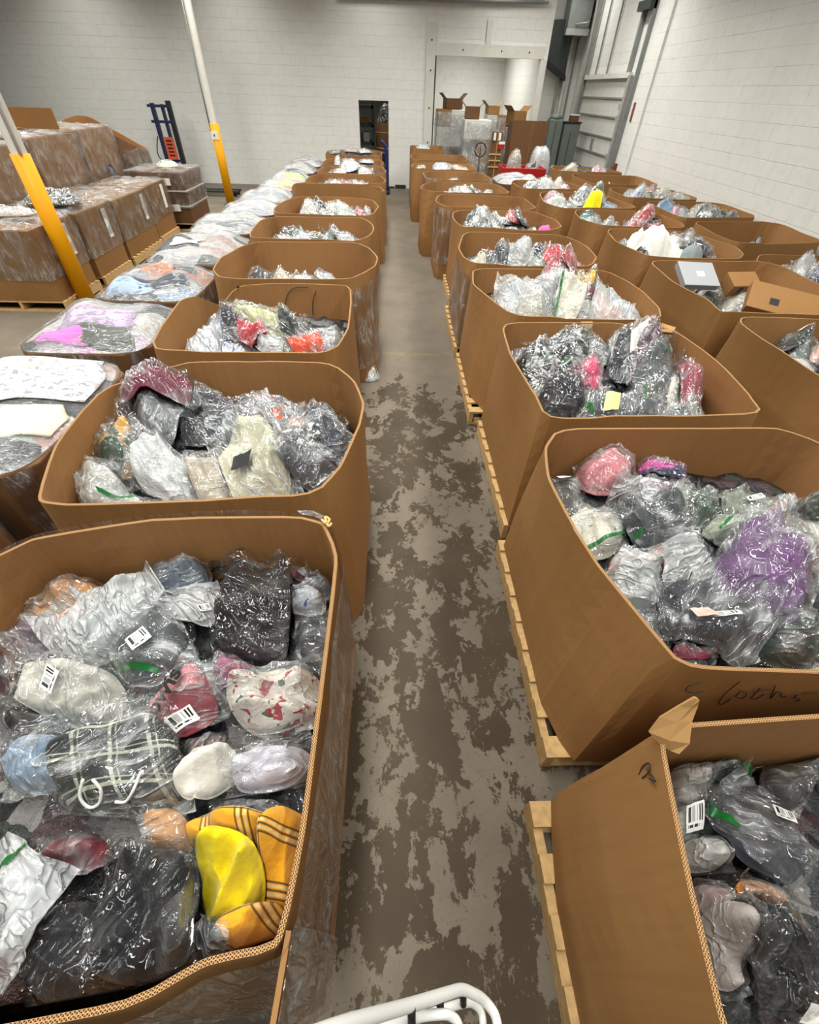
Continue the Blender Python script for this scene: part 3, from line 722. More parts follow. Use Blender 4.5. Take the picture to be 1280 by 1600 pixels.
# ------------------------------------------------------------------ the bags, bin by bin, lowest first (ground corners in metres)
def all_bags():
    bag('L1',[-1.067, 1.251, -0.871, 1.25, -0.9, 1.344, -1.102, 1.344],0.07,'cloth',(74, 78, 80),'film','dark grey clear bag against the back panel in the bin by the ladder rail',n=44,seed=5715,group='bags in the bin by the ladder rail')
    bag('L1',[-0.877, 1.281, -0.639, 1.281, -0.656, 1.359, -0.901, 1.359],0.06,'cloth',(66, 54, 44),'film_black','flat brown bag against the back panel in the bin by the ladder rail',n=44,seed=5728,group='bags in the bin by the ladder rail')
    bag('L1',[-0.527, 1.185, -0.365, 1.185, -0.379, 1.292, -0.548, 1.292],0.09,'cloth',(112, 26, 42),'film','small crimson bag at the back corner in the bin by the ladder rail',n=44,seed=5741,group='bags in the bin by the ladder rail')
    bag('L1',[-0.378, 1.107, -0.266, 1.106, -0.28, 1.234, -0.396, 1.234],0.06,'cloth',(74, 78, 80),'film','small dark grey bag beside crimson bag in the bin by the ladder rail',n=44,seed=5754,group='bags in the bin by the ladder rail')
    bag('L1',[-0.475, 1.042, -0.295, 1.012, -0.295, 1.13, -0.483, 1.162],0.07,'white_blue',(220, 219, 214),'film','white bag with blue trim beside black bundle in the bin by the ladder rail',n=44,seed=5767,group='bags in the bin by the ladder rail')
    bag('L1',[-0.383, 0.808, -0.237, 0.806, -0.259, 1.013, -0.417, 1.013],0.07,'cloth',(52, 55, 58),'film','crinkled clear charcoal bag beside black bundle in the bin by the ladder rail',n=44,seed=5780,group='bags in the bin by the ladder rail')
    bag('L1',[-1.092, 1.13, -0.808, 1.154, -0.867, 1.32, -1.168, 1.292],0.09,'cloth',(92, 104, 120),'film','blue-grey denim bag near the back in the bin by the ladder rail',n=44,seed=5793,group='bags in the bin by the ladder rail')
    bag('L1',[-1.015, 0.881, -0.776, 0.879, -0.827, 1.034, -1.081, 1.035],0.06,'cloth',(24, 25, 28),'film_black','black bag under the grey and pink one in the bin by the ladder rail',n=44,seed=5806,group='bags in the bin by the ladder rail')
    bag('L1',[-1.44, 0.911, -1.217, 1.115, -1.451, 1.377, -1.672, 1.132],0.09,'peach_white',(220, 219, 214),'film','clear bag of peach and white tops in the bin by the ladder rail',n=44,strips=[(-0.736, 0.521, -0.427, 0.675, 0.0084)],seed=5819,group='bags in the bin by the ladder rail')
    bag('L1',[-1.453, 0.762, -1.28, 0.848, -1.447, 1.041, -1.626, 0.94],0.08,'cloth',(120, 92, 106),'film','mauve bag under the clear peach one in the bin by the ladder rail',n=44,seed=5832,group='bags in the bin by the ladder rail')
    bag('L1',[-0.937, 0.931, -0.692, 0.971, -0.779, 1.187, -1.042, 1.138],0.06,'cloth',(186, 182, 182),'film_frost','pale grey and pink flat bag in the bin by the ladder rail',n=44,labs=[(0.382, -0.575, 0.687, -0.357, 0.588, -0.084, 0.283, -0.303)],seed=5845,group='bags in the bin by the ladder rail')
    bag('L1',[-1.161, 0.714, -0.878, 1.005, -1.139, 1.296, -1.415, 0.938],0.13,'cloth',(150, 158, 156),'film_frost','long frosted pale grey bag in the bin by the ladder rail',n=44,lift=0.05,seed=5858,group='bags in the bin by the ladder rail')
    bag('L1',[-0.715, 0.835, -0.405, 0.787, -0.428, 1.264, -0.804, 1.331],0.13,'cloth',(26, 22, 22),'film_black','tall glossy black bundle in the bin by the ladder rail',n=44,sh=1,gs=0.93,seed=5871,group='bags in the bin by the ladder rail')
    bag('L1',[-0.726, 0.629, -0.559, 0.599, -0.575, 0.771, -0.756, 0.805],0.09,'cloth',(34, 44, 44),'film','very dark green bag beside rose bag in the bin by the ladder rail',n=44,strips=[(-0.48, 1.001, 0.189, 0.661, 0.0098)],seed=5884,group='bags in the bin by the ladder rail')
    bag('L1',[-0.92, 0.618, -0.697, 0.77, -0.892, 1.013, -1.121, 0.827],0.11,'cloth',(72, 80, 82),'film','charcoal bag with large tilted barcode in the bin by the ladder rail',n=44,labs=[(-0.223, -0.066, 0.27, 0.015, 0.23, 0.446, -0.263, 0.365)],strips=[(-0.761, 0.003, -0.014, -0.76, 0.0084)],seed=5897,group='bags in the bin by the ladder rail')
    bag('L1',[-0.609, 0.661, -0.494, 0.66, -0.522, 0.78, -0.643, 0.781],0.08,'cloth',(222, 92, 156),'film','small hot pink bag beside floral one in the bin by the ladder rail',n=44,seed=5910,group='bags in the bin by the ladder rail')
    bag('L1',[-1.333, 0.563, -1.174, 0.537, -1.218, 0.649, -1.387, 0.678],0.06,'cloth',(24, 25, 28),'film_black','black bag under the cream fleece in the bin by the ladder rail',n=44,seed=5923,group='bags in the bin by the ladder rail')
    bag('L1',[-1.371, 0.631, -0.868, 0.516, -0.907, 0.738, -1.47, 0.878],0.13,'cloth',(206, 202, 190),'film','cream fleece bag with slanted barcode in the bin by the ladder rail',n=44,labs=[(0.045, -0.456, 0.175, 0.111, 0.035, 0.232, -0.096, -0.335)],lift=0.05,seed=5936,group='bags in the bin by the ladder rail')
    bag('L1',[-1.187, 0.355, -0.933, 0.375, -1.053, 0.568, -1.33, 0.542],0.1,'cloth',(158, 186, 214),'film','light blue shirt bag in the bin by the ladder rail',n=44,seed=5949,group='bags in the bin by the ladder rail')
    bag('L1',[-0.632, 0.404, -0.481, 0.441, -0.538, 0.544, -0.694, 0.502],0.07,'cloth',(92, 70, 62),'film','brown and navy bag under the white cap in the bin by the ladder rail',n=44,seed=5962,group='bags in the bin by the ladder rail')
    bag('L1',[-0.721, 0.451, -0.531, 0.588, -0.712, 0.793, -0.905, 0.628],0.09,'cloth',(206, 96, 108),'film','rose bag printed with black letters in the bin by the ladder rail',n=44,labs=[(-0.409, -0.912, 0.214, -0.858, 0.193, -0.483, -0.43, -0.537)],text=('nowis', -0.842, -0.305, 0.45, -0.031, 0.085),lift=0.05,seed=5975,group='bags in the bin by the ladder rail')
    bag('L1',[-0.507, 0.482, -0.187, 0.582, -0.289, 0.822, -0.637, 0.696],0.15,'floral_red',(220, 219, 214),'film','plump white bag of red floral cloth in the bin by the ladder rail',n=44,seed=5988,group='bags in the bin by the ladder rail')
    bag('L1',[-0.337, 0.265, -0.23, 0.263, -0.248, 0.404, -0.364, 0.406],0.07,'cloth',(58, 60, 68),'film_black','dark slate bag against the aisle panel in the bin by the ladder rail',n=44,seed=6001,group='bags in the bin by the ladder rail')
    bag('L1',[-0.94, 0.166, -0.758, 0.19, -0.823, 0.286, -1.014, 0.259],0.07,'cloth',(132, 26, 44),'film','crimson bag under the plaid one in the bin by the ladder rail',n=44,seed=6014,group='bags in the bin by the ladder rail')
    bag('L1',[-0.95, 0.268, -0.568, 0.309, -0.716, 0.613, -1.154, 0.554],0.13,'plaid_green',(30, 44, 40),'film','green and white plaid bag with cords in the bin by the ladder rail',n=44,strips=[(-1.326, -0.817, -0.418, -0.947, 0.0098)],lift=0.06,cords=[[(-0.208, -0.463), (-0.348, -0.655), (-0.324, -0.812), (-0.178, -0.796), (-0.051, -0.646), (-0.069, -0.511)], [(0.015, -0.79), (0.158, -0.795), (0.347, -0.678), (0.465, -0.461), (0.517, -0.427)]],seed=6027,group='bags in the bin by the ladder rail')
    bag('L1',[-0.58, 0.311, -0.446, 0.423, -0.534, 0.504, -0.667, 0.383],0.05,'cloth',(214, 210, 200),None,'off-white curved cap brim in the bin by the ladder rail',n=44,sh=0,gs=0.95,name='cap',cat='cap',seed=6040,group='bags in the bin by the ladder rail')
    bag('L1',[-0.514, 0.248, -0.287, 0.244, -0.303, 0.337, -0.542, 0.341],0.09,'cloth',(84, 94, 96),'film','teal-grey clear bag behind yellow plaid in the bin by the ladder rail',n=44,strips=[(-0.908, -0.433, -0.396, -0.029, 0.0098)],seed=6053,group='bags in the bin by the ladder rail')
    bag('L1',[-0.462, 0.313, -0.205, 0.375, -0.274, 0.531, -0.548, 0.457],0.12,'cloth',(214, 210, 224),'film','pleated lavender white bag in the bin by the ladder rail',n=44,labs=[(-1.463, -0.597, -1.207, -0.772, -1.031, -0.168, -1.288, 0.007)],seed=6066,group='bags in the bin by the ladder rail')
    bag('L1',[-0.661, 0.192, -0.534, 0.219, -0.611, 0.338, -0.745, 0.307],0.07,'cloth',(222, 156, 84),'film','clear bag of orange cloth in the bin by the ladder rail',n=44,seed=6079,group='bags in the bin by the ladder rail')
    bag('L1',[-0.559, 0.207, -0.301, 0.195, -0.315, 0.295, -0.589, 0.307],0.08,'plaid_yellow',(220, 219, 214),None,'yellow plaid piece behind plain yellow in the bin by the ladder rail',n=44,gs=0.97,name='folded_garment',cat='folded garment',seed=6092,group='bags in the bin by the ladder rail')
    bag('L1',[-0.369, 0.084, -0.255, 0.065, -0.225, 0.294, -0.356, 0.318],0.08,'plaid_yellow',(220, 219, 214),None,'yellow plaid roll against the aisle panel in the bin by the ladder rail',n=44,gs=0.97,name='folded_garment',cat='folded garment',seed=6105,group='bags in the bin by the ladder rail')
    bag('L1',[-0.497, 0.038, -0.321, 0.021, -0.336, 0.239, -0.538, 0.259],0.1,'cloth',(224, 202, 14),None,'crumpled plain yellow shirt in the bin by the ladder rail',n=44,gs=0.97,fold=3.0,name='folded_garment',cat='folded garment',seed=6118,group='bags in the bin by the ladder rail')
    bag('L1',[-0.393, -0.001, -0.245, 0.057, -0.306, 0.126, -0.457, 0.063],0.09,'plaid_yellow',(220, 219, 214),None,'yellow plaid roll at the front corner in the bin by the ladder rail',n=44,gs=0.97,name='folded_garment',cat='folded garment',seed=6131,group='bags in the bin by the ladder rail')
    bag('L1',[-1.066, 0.187, -0.999, 0.186, -1.05, 0.271, -1.121, 0.272],0.03,'cloth',(226, 224, 216),'film','thin white slip beside crimson bag in the bin by the ladder rail',n=44,seed=6144,group='bags in the bin by the ladder rail')
    bag('L1',[-0.509, -0.026, -0.378, -0.052, -0.363, 0.069, -0.504, 0.098],0.06,'cloth',(52, 55, 58),'film','crumpled charcoal film bag by yellow shirt in the bin by the ladder rail',n=44,seed=6157,group='bags in the bin by the ladder rail')
    bag('L1',[-0.824, -0.102, -0.552, -0.075, -0.705, 0.158, -1.014, 0.119],0.12,'cloth',(26, 27, 30),'film_black','big flat black trousers bag at the front in the bin by the ladder rail',n=44,seed=6170,group='bags in the bin by the ladder rail')
    bag('L1',[-0.677, -0.044, -0.435, -0.066, -0.48, 0.222, -0.774, 0.252],0.13,'cloth',(30, 31, 34),'film_black','black trousers bag beside plain yellow shirt in the bin by the ladder rail',n=44,sh=1,seed=6183,group='bags in the bin by the ladder rail')
    bag('L1',[-1.044, 0.021, -0.852, -0.041, -0.813, 0.178, -1.036, 0.259],0.06,'cloth',(196, 198, 200),'film_frost','frosted white mailer with green strip in the bin by the ladder rail',n=44,labs=[(-0.28, -0.396, 0.143, -0.383, 0.113, -0.028, -0.31, -0.042)],strips=[(-0.751, 0.41, -0.238, 1.011, 0.0084)],lift=0.05,seed=6196,group='bags in the bin by the ladder rail')
    bag('L2',[-1.308, 2.18, -1.091, 2.184, -1.174, 2.461, -1.406, 2.456],0.08,'cloth',(24, 25, 28),'film_black','black bag in the middle in the second bin of the pallet-side row',n=40,seed=5863,group='bags in the second bin of the pallet-side row')
    bag('L2',[-1.666, 2.167, -1.337, 2.171, -1.501, 2.609, -1.867, 2.602],0.08,'cloth',(70, 34, 48),'film','plum bag under the maroon one in the second bin of the pallet-side row',n=40,seed=5876,group='bags in the second bin of the pallet-side row')
    bag('L2',[-0.758, 1.703, -0.487, 1.705, -0.532, 1.993, -0.826, 1.99],0.06,'cloth',(24, 25, 28),'film_black','black bag between cream and charcoal ones in the second bin of the pallet-side row',n=40,seed=5889,group='bags in the second bin of the pallet-side row')
    bag('L2',[-1.382, 2.603, -1.127, 2.608, -1.199, 2.871, -1.469, 2.864],0.09,'cloth',(66, 70, 74),'film','dark grey bag behind the clear grey one in the second bin of the pallet-side row',n=40,seed=5902,group='bags in the second bin of the pallet-side row')
    bag('L2',[-1.262, 2.484, -0.586, 2.453, -0.618, 2.697, -1.336, 2.73],0.1,'cloth',(76, 64, 82),'film','long dusky purple bag in the second bin of the pallet-side row',n=40,strips=[(-0.56, -0.028, -0.728, -1.132, 0.006999999999999999)],seed=5915,group='bags in the second bin of the pallet-side row')
    bag('L2',[-0.62, 2.447, -0.364, 2.217, -0.299, 2.498, -0.571, 2.763],0.09,'cloth',(84, 92, 108),'film','slate blue bag near the aisle corner in the second bin of the pallet-side row',n=40,seed=5928,group='bags in the second bin of the pallet-side row')
    bag('L2',[-0.379, 2.042, -0.226, 2.001, -0.211, 2.346, -0.38, 2.395],0.06,'cloth',(72, 84, 70),'film','olive bag against the aisle panel in the second bin of the pallet-side row',n=40,seed=5941,group='bags in the second bin of the pallet-side row')
    bag('L2',[-0.536, 2.18, -0.315, 1.991, -0.251, 2.235, -0.485, 2.452],0.09,'cloth',(46, 52, 70),'film','navy bag beside the slate blue one in the second bin of the pallet-side row',n=40,seed=5954,group='bags in the second bin of the pallet-side row')
    bag('L2',[-1.188, 2.21, -0.685, 2.074, -0.716, 2.414, -1.27, 2.575],0.1,'plaid_grey',(130, 134, 134),'film','charcoal striped bag in the middle in the second bin of the pallet-side row',n=40,seed=5967,group='bags in the second bin of the pallet-side row')
    bag('L2',[-0.893, 2.297, -0.519, 2.236, -0.542, 2.511, -0.943, 2.581],0.09,'floral_orange',(130, 134, 134),'film','grey bag with orange flowers in the second bin of the pallet-side row',n=40,seed=5980,group='bags in the second bin of the pallet-side row')
    bag('L2',[-0.705, 2.002, -0.392, 2.082, -0.446, 2.361, -0.782, 2.267],0.09,'black_white',(24, 25, 28),'film','knotted black and white bag in the second bin of the pallet-side row',n=40,seed=5993,group='bags in the second bin of the pallet-side row')
    bag('L2',[-1.318, 2.047, -1.291, 2.625, -1.661, 2.974, -1.634, 2.303],0.14,'cloth',(96, 102, 106),'film','pointed clear grey bag in the second bin of the pallet-side row',n=40,lift=0.08,seed=6006,group='bags in the second bin of the pallet-side row')
    bag('L2',[-1.738, 2.293, -1.219, 2.423, -1.492, 3.145, -2.092, 2.955],0.15,'cloth',(122, 32, 64),'film','plump maroon bag above the rim in the second bin of the pallet-side row',n=40,over=True,dz=0.02,seed=6019,group='bags in the second bin of the pallet-side row')
    bag('L2',[-1.695, 1.943, -1.403, 1.885, -1.541, 2.292, -1.87, 2.363],0.14,'green_gold',(220, 219, 214),'film','dark green bag with gold patch in the second bin of the pallet-side row',n=40,seed=6032,group='bags in the second bin of the pallet-side row')
    bag('L2',[-1.761, 1.698, -1.374, 1.537, -1.451, 1.905, -1.891, 2.106],0.14,'cloth',(208, 206, 198),'film','fluffy white bag at the corner in the second bin of the pallet-side row',n=40,seed=6045,group='bags in the second bin of the pallet-side row')
    bag('L2',[-1.481, 1.577, -1.183, 1.61, -1.249, 1.765, -1.561, 1.728],0.06,'cloth',(212, 214, 208),'film','thin white bag with green strip in the second bin of the pallet-side row',n=40,strips=[(-0.673, -0.169, 0.296, 0.33, 0.0098)],seed=6058,group='bags in the second bin of the pallet-side row')
    bag('L2',[-1.483, 1.854, -1.041, 1.585, -1.032, 1.917, -1.526, 2.249],0.12,'cloth',(216, 216, 216),'film','folded white knit bag in the second bin of the pallet-side row',n=40,sh=1,seed=6071,group='bags in the second bin of the pallet-side row')
    bag('L2',[-0.989, 1.586, -0.815, 1.658, -1.029, 2.156, -1.222, 2.058],0.1,'cloth',(206, 192, 172),'film','beige bag beside folded white knit in the second bin of the pallet-side row',n=40,seed=6084,group='bags in the second bin of the pallet-side row')
    bag('L2',[-0.745, 1.47, -0.451, 1.688, -0.788, 2.452, -1.116, 2.119],0.12,'cloth',(206, 200, 174),'film','large pale cream bag with black patch in the second bin of the pallet-side row',n=40,labs=[(-0.664, -0.129, -0.201, -0.371, 0.017, -0.12, -0.446, 0.121, 'black')],lift=0.05,seed=6097,group='bags in the second bin of the pallet-side row')
    bag('L2',[-0.651, 1.832, -0.297, 1.725, -0.282, 2.027, -0.67, 2.155],0.13,'cloth',(62, 63, 68),'film','gathered charcoal bag against front corner in the second bin of the pallet-side row',n=40,seed=6110,group='bags in the second bin of the pallet-side row')
    bag('R2',[1.93, 1.163, 2.267, 1.377, 2.1, 1.639, 1.763, 1.424],0.138,'cloth',(222, 214, 196),'film','half-buried ivory bag in the bin marked Cloths',n=16,seed=446,group='bags in the bin marked Cloths')
    bag('R2',[1.85, 0.693, 2.337, 0.657, 2.363, 1.003, 1.876, 1.039],0.103,'cloth',(70, 130, 128),'film','half-buried teal bag in the bin marked Cloths',n=16,seed=453,group='bags in the bin marked Cloths')
    bag('R2',[1.172, 1.201, 1.422, 1.201, 1.529, 1.4, 1.259, 1.4],0.07,'cloth',(38, 44, 46),'film_black','black bag between coral and purple ones in the bin marked Cloths',n=40,seed=6529,group='bags in the bin marked Cloths')
    bag('R2',[0.905, 0.723, 1.216, 0.72, 1.264, 0.808, 0.941, 0.811],0.05,'cloth',(50, 56, 60),'film','dark bag along the front panel in the bin marked Cloths',n=40,seed=6542,group='bags in the bin marked Cloths')
    bag('R2',[0.762, 1.663, 0.935, 1.558, 1.043, 1.749, 0.862, 1.867],0.08,'cloth',(96, 94, 90),'film','dark grey bag with white slip in the bin marked Cloths',n=40,labs=[(-0.422, -0.051, 0.31, 0.576, 0.091, 0.989, -0.641, 0.362, 'paper')],seed=6555,group='bags in the bin marked Cloths')
    bag('R2',[1.236, 1.67, 1.464, 1.606, 1.569, 1.781, 1.329, 1.852],0.08,'cloth',(160, 132, 142),'film','mauve bag behind the long charcoal one in the bin marked Cloths',n=40,seed=6568,group='bags in the bin marked Cloths')
    bag('R2',[1.35, 1.553, 1.6, 1.554, 1.685, 1.715, 1.422, 1.713],0.08,'cloth',(202, 204, 194),'film','white bag beside the mauve one in the bin marked Cloths',n=40,seed=6581,group='bags in the bin marked Cloths')
    bag('R2',[1.443, 1.473, 1.642, 1.473, 1.746, 1.66, 1.534, 1.659],0.1,'cloth',(78, 100, 76),'film','mossy green clear bag in the bin marked Cloths',n=40,seed=6594,group='bags in the bin marked Cloths')
    bag('R2',[0.975, 1.773, 1.296, 1.741, 1.442, 2.069, 1.09, 2.106],0.15,'cloth',(206, 128, 134),'film','ruffled pink bag against the back panel in the bin marked Cloths',n=40,seed=6607,group='bags in the bin marked Cloths')
    bag('R2',[1.318, 1.845, 1.477, 1.656, 1.664, 1.879, 1.504, 2.097],0.12,'pink_navy',(36, 40, 60),'film','navy bag with magenta print in the bin marked Cloths',n=40,seed=6620,group='bags in the bin marked Cloths')
    bag('R2',[1.892, 1.458, 1.976, 1.328, 2.163, 1.49, 2.082, 1.635],0.09,'camo',(220, 219, 214),'film','green camouflage bag by the rim in the bin marked Cloths',n=40,seed=6633,group='bags in the bin marked Cloths')
    bag('R2',[1.592, 1.534, 1.939, 1.481, 2.109, 1.713, 1.736, 1.774],0.1,'cloth',(138, 148, 128),'film','sage green bag with barcode in the bin marked Cloths',n=40,labs=[(-0.053, -0.336, 0.321, -0.068, 0.239, 0.374, -0.135, 0.106)],seed=6646,group='bags in the bin marked Cloths')
    bag('R2',[1.447, 1.333, 1.797, 1.378, 1.891, 1.549, 1.519, 1.497],0.08,'cloth',(170, 178, 156),'film','pale green clear bag in the bin marked Cloths',n=40,strips=[(-0.634, -0.505, -0.322, 0.189, 0.0084)],seed=6659,group='bags in the bin marked Cloths')
    bag('R2',[1.748, 1.412, 1.861, 1.412, 1.919, 1.502, 1.803, 1.502],0.09,'cloth',(224, 176, 160),'film','small peach bag behind the purple one in the bin marked Cloths',n=40,seed=6672,group='bags in the bin marked Cloths')
    bag('R2',[0.727, 1.229, 1.111, 1.294, 1.213, 1.641, 0.779, 1.557],0.13,'floral_pale',(220, 219, 214),'film','white bag with pale flower print in the bin marked Cloths',n=40,strips=[(-0.268, -0.814, 0.754, -0.531, 0.0084)],seed=6685,group='bags in the bin marked Cloths')
    bag('R2',[0.966, 1.423, 1.285, 1.209, 1.558, 1.547, 1.216, 1.82],0.12,'cloth',(48, 55, 58),'film','long charcoal bag with white barcode in the bin marked Cloths',n=40,labs=[(-0.871, 0.015, -0.608, 0.383, -0.705, 0.528, -0.969, 0.16)],strips=[(-0.198, -1.103, -0.078, -0.796, 0.0084)],seed=6698,group='bags in the bin marked Cloths')
    bag('R2',[1.091, 1.173, 1.334, 1.115, 1.429, 1.258, 1.175, 1.323],0.07,'cloth',(206, 208, 206),'film','clear white bag beside coral floral one in the bin marked Cloths',n=40,seed=6711,group='bags in the bin marked Cloths')
    bag('R2',[0.922, 1.162, 1.15, 1.083, 1.242, 1.222, 1.003, 1.31],0.09,'floral_coral',(220, 219, 214),'film','coral floral bag in the bin marked Cloths',n=40,seed=6724,group='bags in the bin marked Cloths')
    bag('R2',[1.388, 0.809, 1.52, 0.742, 1.73, 0.943, 1.592, 1.023],0.1,'cloth',(74, 44, 86),'film','deep plum bag under the big purple one in the bin marked Cloths',n=40,seed=6737,group='bags in the bin marked Cloths')
    bag('R2',[0.858, 1.07, 1.047, 0.917, 1.193, 1.075, 0.999, 1.25],0.09,'cloth',(150, 150, 146),'film_frost','frosted taupe bag with dark dot in the bin marked Cloths',n=40,seed=6750,group='bags in the bin marked Cloths')
    bag('R2',[1.074, 1.028, 1.353, 1.049, 1.426, 1.2, 1.129, 1.175],0.05,'cloth',(212, 210, 204),'film_frost','flat white mailer with barcode in the bin marked Cloths',n=40,labs=[(-0.105, -0.837, 0.28, -0.946, 0.339, -0.112, -0.046, -0.004)],seed=6763,group='bags in the bin marked Cloths')
    bag('R2',[0.862, 0.945, 1.003, 0.763, 1.122, 0.861, 0.984, 1.061],0.07,'cloth',(120, 126, 130),'film','grey clear bag along the aisle panel in the bin marked Cloths',n=40,seed=6776,group='bags in the bin marked Cloths')
    bag('R2',[1.033, 0.759, 1.22, 0.758, 1.263, 0.837, 1.069, 0.838],0.05,'cloth',(150, 50, 80),'film','magenta bag by the front panel in the bin marked Cloths',n=40,seed=6789,group='bags in the bin marked Cloths')
    bag('R2',[1.309, 1.103, 1.534, 0.827, 1.999, 1.196, 1.794, 1.574],0.17,'cloth',(112, 72, 122),'film','big purple bag in the bin marked Cloths',n=40,lift=0.05,seed=6802,group='bags in the bin marked Cloths')
    bag('R2',[1.344, 0.747, 1.576, 0.698, 1.691, 0.825, 1.447, 0.88],0.08,'cloth',(44, 58, 52),'film','dark green bag under the big purple one in the bin marked Cloths',n=40,seed=6815,group='bags in the bin marked Cloths')
    bag('R2',[0.931, 0.833, 1.318, 0.712, 1.567, 1.003, 1.137, 1.156],0.14,'cloth',(46, 48, 54),'film','large black bag with pink card in the bin marked Cloths',n=40,labs=[(-0.355, -0.744, -0.005, -0.542, -0.089, -0.18, -0.438, -0.382, 'pinkcard'), (-0.074, -0.595, 0.292, -0.482, 0.258, -0.205, -0.108, -0.317)],lift=0.06,seed=6828,group='bags in the bin marked Cloths')
    bag('R3',[0.816, 2.253, 0.976, 2.142, 1.046, 2.29, 0.881, 2.41],0.05,'cloth',(200, 198, 190),'film','white bag at the torn rim in the third bin of the wall-side aisle row',n=32,seed=6677,group='bags in the third bin of the wall-side aisle row')
    bag('R3',[0.87, 2.318, 1.062, 2.178, 1.157, 2.366, 0.958, 2.521],0.06,'cloth',(34, 44, 36),'film_black','dark green bag at the torn rim in the third bin of the wall-side aisle row',n=32,seed=6690,group='bags in the third bin of the wall-side aisle row')
    bag('R3',[1.112, 2.394, 1.359, 2.398, 1.502, 2.801, 1.228, 2.794],0.07,'cloth',(84, 66, 52),'film','brown bag behind yellow-label one in the third bin of the wall-side aisle row',n=32,seed=6703,group='bags in the third bin of the wall-side aisle row')
    bag('R3',[0.785, 3.081, 1.068, 2.976, 1.214, 3.436, 0.903, 3.562],0.1,'cloth',(62, 66, 70),'film','dark grey bag at the back corner in the third bin of the wall-side aisle row',n=32,seed=6716,group='bags in the third bin of the wall-side aisle row')
    bag('R3',[0.811, 2.843, 1.077, 2.747, 1.2, 3.103, 0.913, 3.214],0.09,'cloth',(24, 25, 28),'film_black','small black bag below dark grey one in the third bin of the wall-side aisle row',n=32,seed=6729,group='bags in the third bin of the wall-side aisle row')
    bag('R3',[1.178, 3.235, 1.725, 3.166, 1.867, 3.518, 1.28, 3.596],0.1,'grey_mix',(130, 134, 134),'film','grey crinkled bag along the back in the third bin of the wall-side aisle row',n=32,seed=6742,group='bags in the third bin of the wall-side aisle row')
    bag('R3',[1.611, 3.166, 1.921, 3.176, 2.122, 3.685, 1.778, 3.671],0.1,'cloth',(196, 196, 192),'film','pale clear peaked bag in the third bin of the wall-side aisle row',n=32,lift=0.12,seed=6755,group='bags in the third bin of the wall-side aisle row')
    bag('R3',[0.858, 2.559, 1.099, 2.565, 1.17, 2.824, 0.912, 2.818],0.08,'cloth',(196, 196, 190),'film','white clear bag at aisle panel in the third bin of the wall-side aisle row',n=32,seed=6768,group='bags in the third bin of the wall-side aisle row')
    bag('R3',[0.94, 2.716, 1.504, 3.046, 1.634, 3.755, 0.977, 3.314],0.12,'black_white',(24, 25, 28),'film','black bag with white lettering in the third bin of the wall-side aisle row',n=32,strips=[(-0.656, -0.546, 0.185, -0.505, 0.0098)],seed=6781,group='bags in the third bin of the wall-side aisle row')
    bag('R3',[1.246, 2.721, 1.489, 2.774, 1.599, 3.141, 1.334, 3.077],0.13,'cloth',(232, 74, 120),'film','hot pink and blue bag in the third bin of the wall-side aisle row',n=32,seed=6794,group='bags in the third bin of the wall-side aisle row')
    bag('R3',[1.738, 3.072, 2.085, 3.082, 2.402, 3.704, 2.006, 3.689],0.08,'cloth',(186, 186, 180),'film','white bag below the dark peaked one in the third bin of the wall-side aisle row',n=32,seed=6807,group='bags in the third bin of the wall-side aisle row')
    bag('R3',[1.535, 2.961, 1.873, 2.83, 2.157, 3.371, 1.783, 3.536],0.08,'cloth',(58, 62, 68),'film','charcoal bag with two white slips in the third bin of the wall-side aisle row',n=32,labs=[(-0.23, -0.275, 0.204, 0.076, 0.012, 0.543, -0.422, 0.193, 'paper'), (0.235, 0.31, 0.652, 0.207, 0.706, 0.632, 0.288, 0.735, 'paper')],seed=6820,group='bags in the third bin of the wall-side aisle row')
    bag('R3',[1.649, 2.727, 2.281, 3.24, 2.452, 3.853, 1.734, 3.214],0.09,'cloth',(98, 66, 78),'film','dark peaked bag with maroon inside in the third bin of the wall-side aisle row',n=32,lift=0.12,seed=6833,group='bags in the third bin of the wall-side aisle row')
    bag('R3',[1.6, 2.61, 2.005, 2.717, 2.193, 3.175, 1.738, 3.041],0.11,'cloth',(88, 94, 94),'film','grey clear bag beside cream one in the third bin of the wall-side aisle row',n=32,strips=[(0.099, 0.301, 0.355, 0.571, 0.0084)],seed=6846,group='bags in the third bin of the wall-side aisle row')
    bag('R3',[1.512, 2.46, 1.875, 2.532, 1.992, 2.813, 1.601, 2.729],0.09,'cloth',(92, 92, 90),'film','olive grey bag in the middle in the third bin of the wall-side aisle row',n=32,seed=6859,group='bags in the third bin of the wall-side aisle row')
    bag('R3',[1.768, 2.579, 1.885, 2.376, 2.227, 2.813, 2.116, 3.065],0.1,'floral_pale',(220, 219, 214),'film','cream print bag beside burgundy one in the third bin of the wall-side aisle row',n=32,strips=[(-0.412, -0.496, 0.216, -0.58, 0.0084)],seed=6872,group='bags in the third bin of the wall-side aisle row')
    bag('R3',[1.824, 2.373, 2.096, 2.498, 2.391, 3.278, 2.055, 3.099],0.13,'cloth',(156, 44, 64),'film','burgundy bag by the wall-side panel in the third bin of the wall-side aisle row',n=32,seed=6885,group='bags in the third bin of the wall-side aisle row')
    bag('R3',[0.876, 2.3, 1.232, 2.39, 1.35, 2.876, 0.947, 2.76],0.14,'cloth',(36, 40, 44),'film_black','wrinkled black bag by aisle panel in the third bin of the wall-side aisle row',n=32,seed=6898,group='bags in the third bin of the wall-side aisle row')
    bag('R3',[1.8, 2.323, 2.044, 2.327, 2.154, 2.531, 1.897, 2.526],0.06,'cloth',(190, 192, 180),'film','pale bag below the burgundy one in the third bin of the wall-side aisle row',n=32,seed=6911,group='bags in the third bin of the wall-side aisle row')
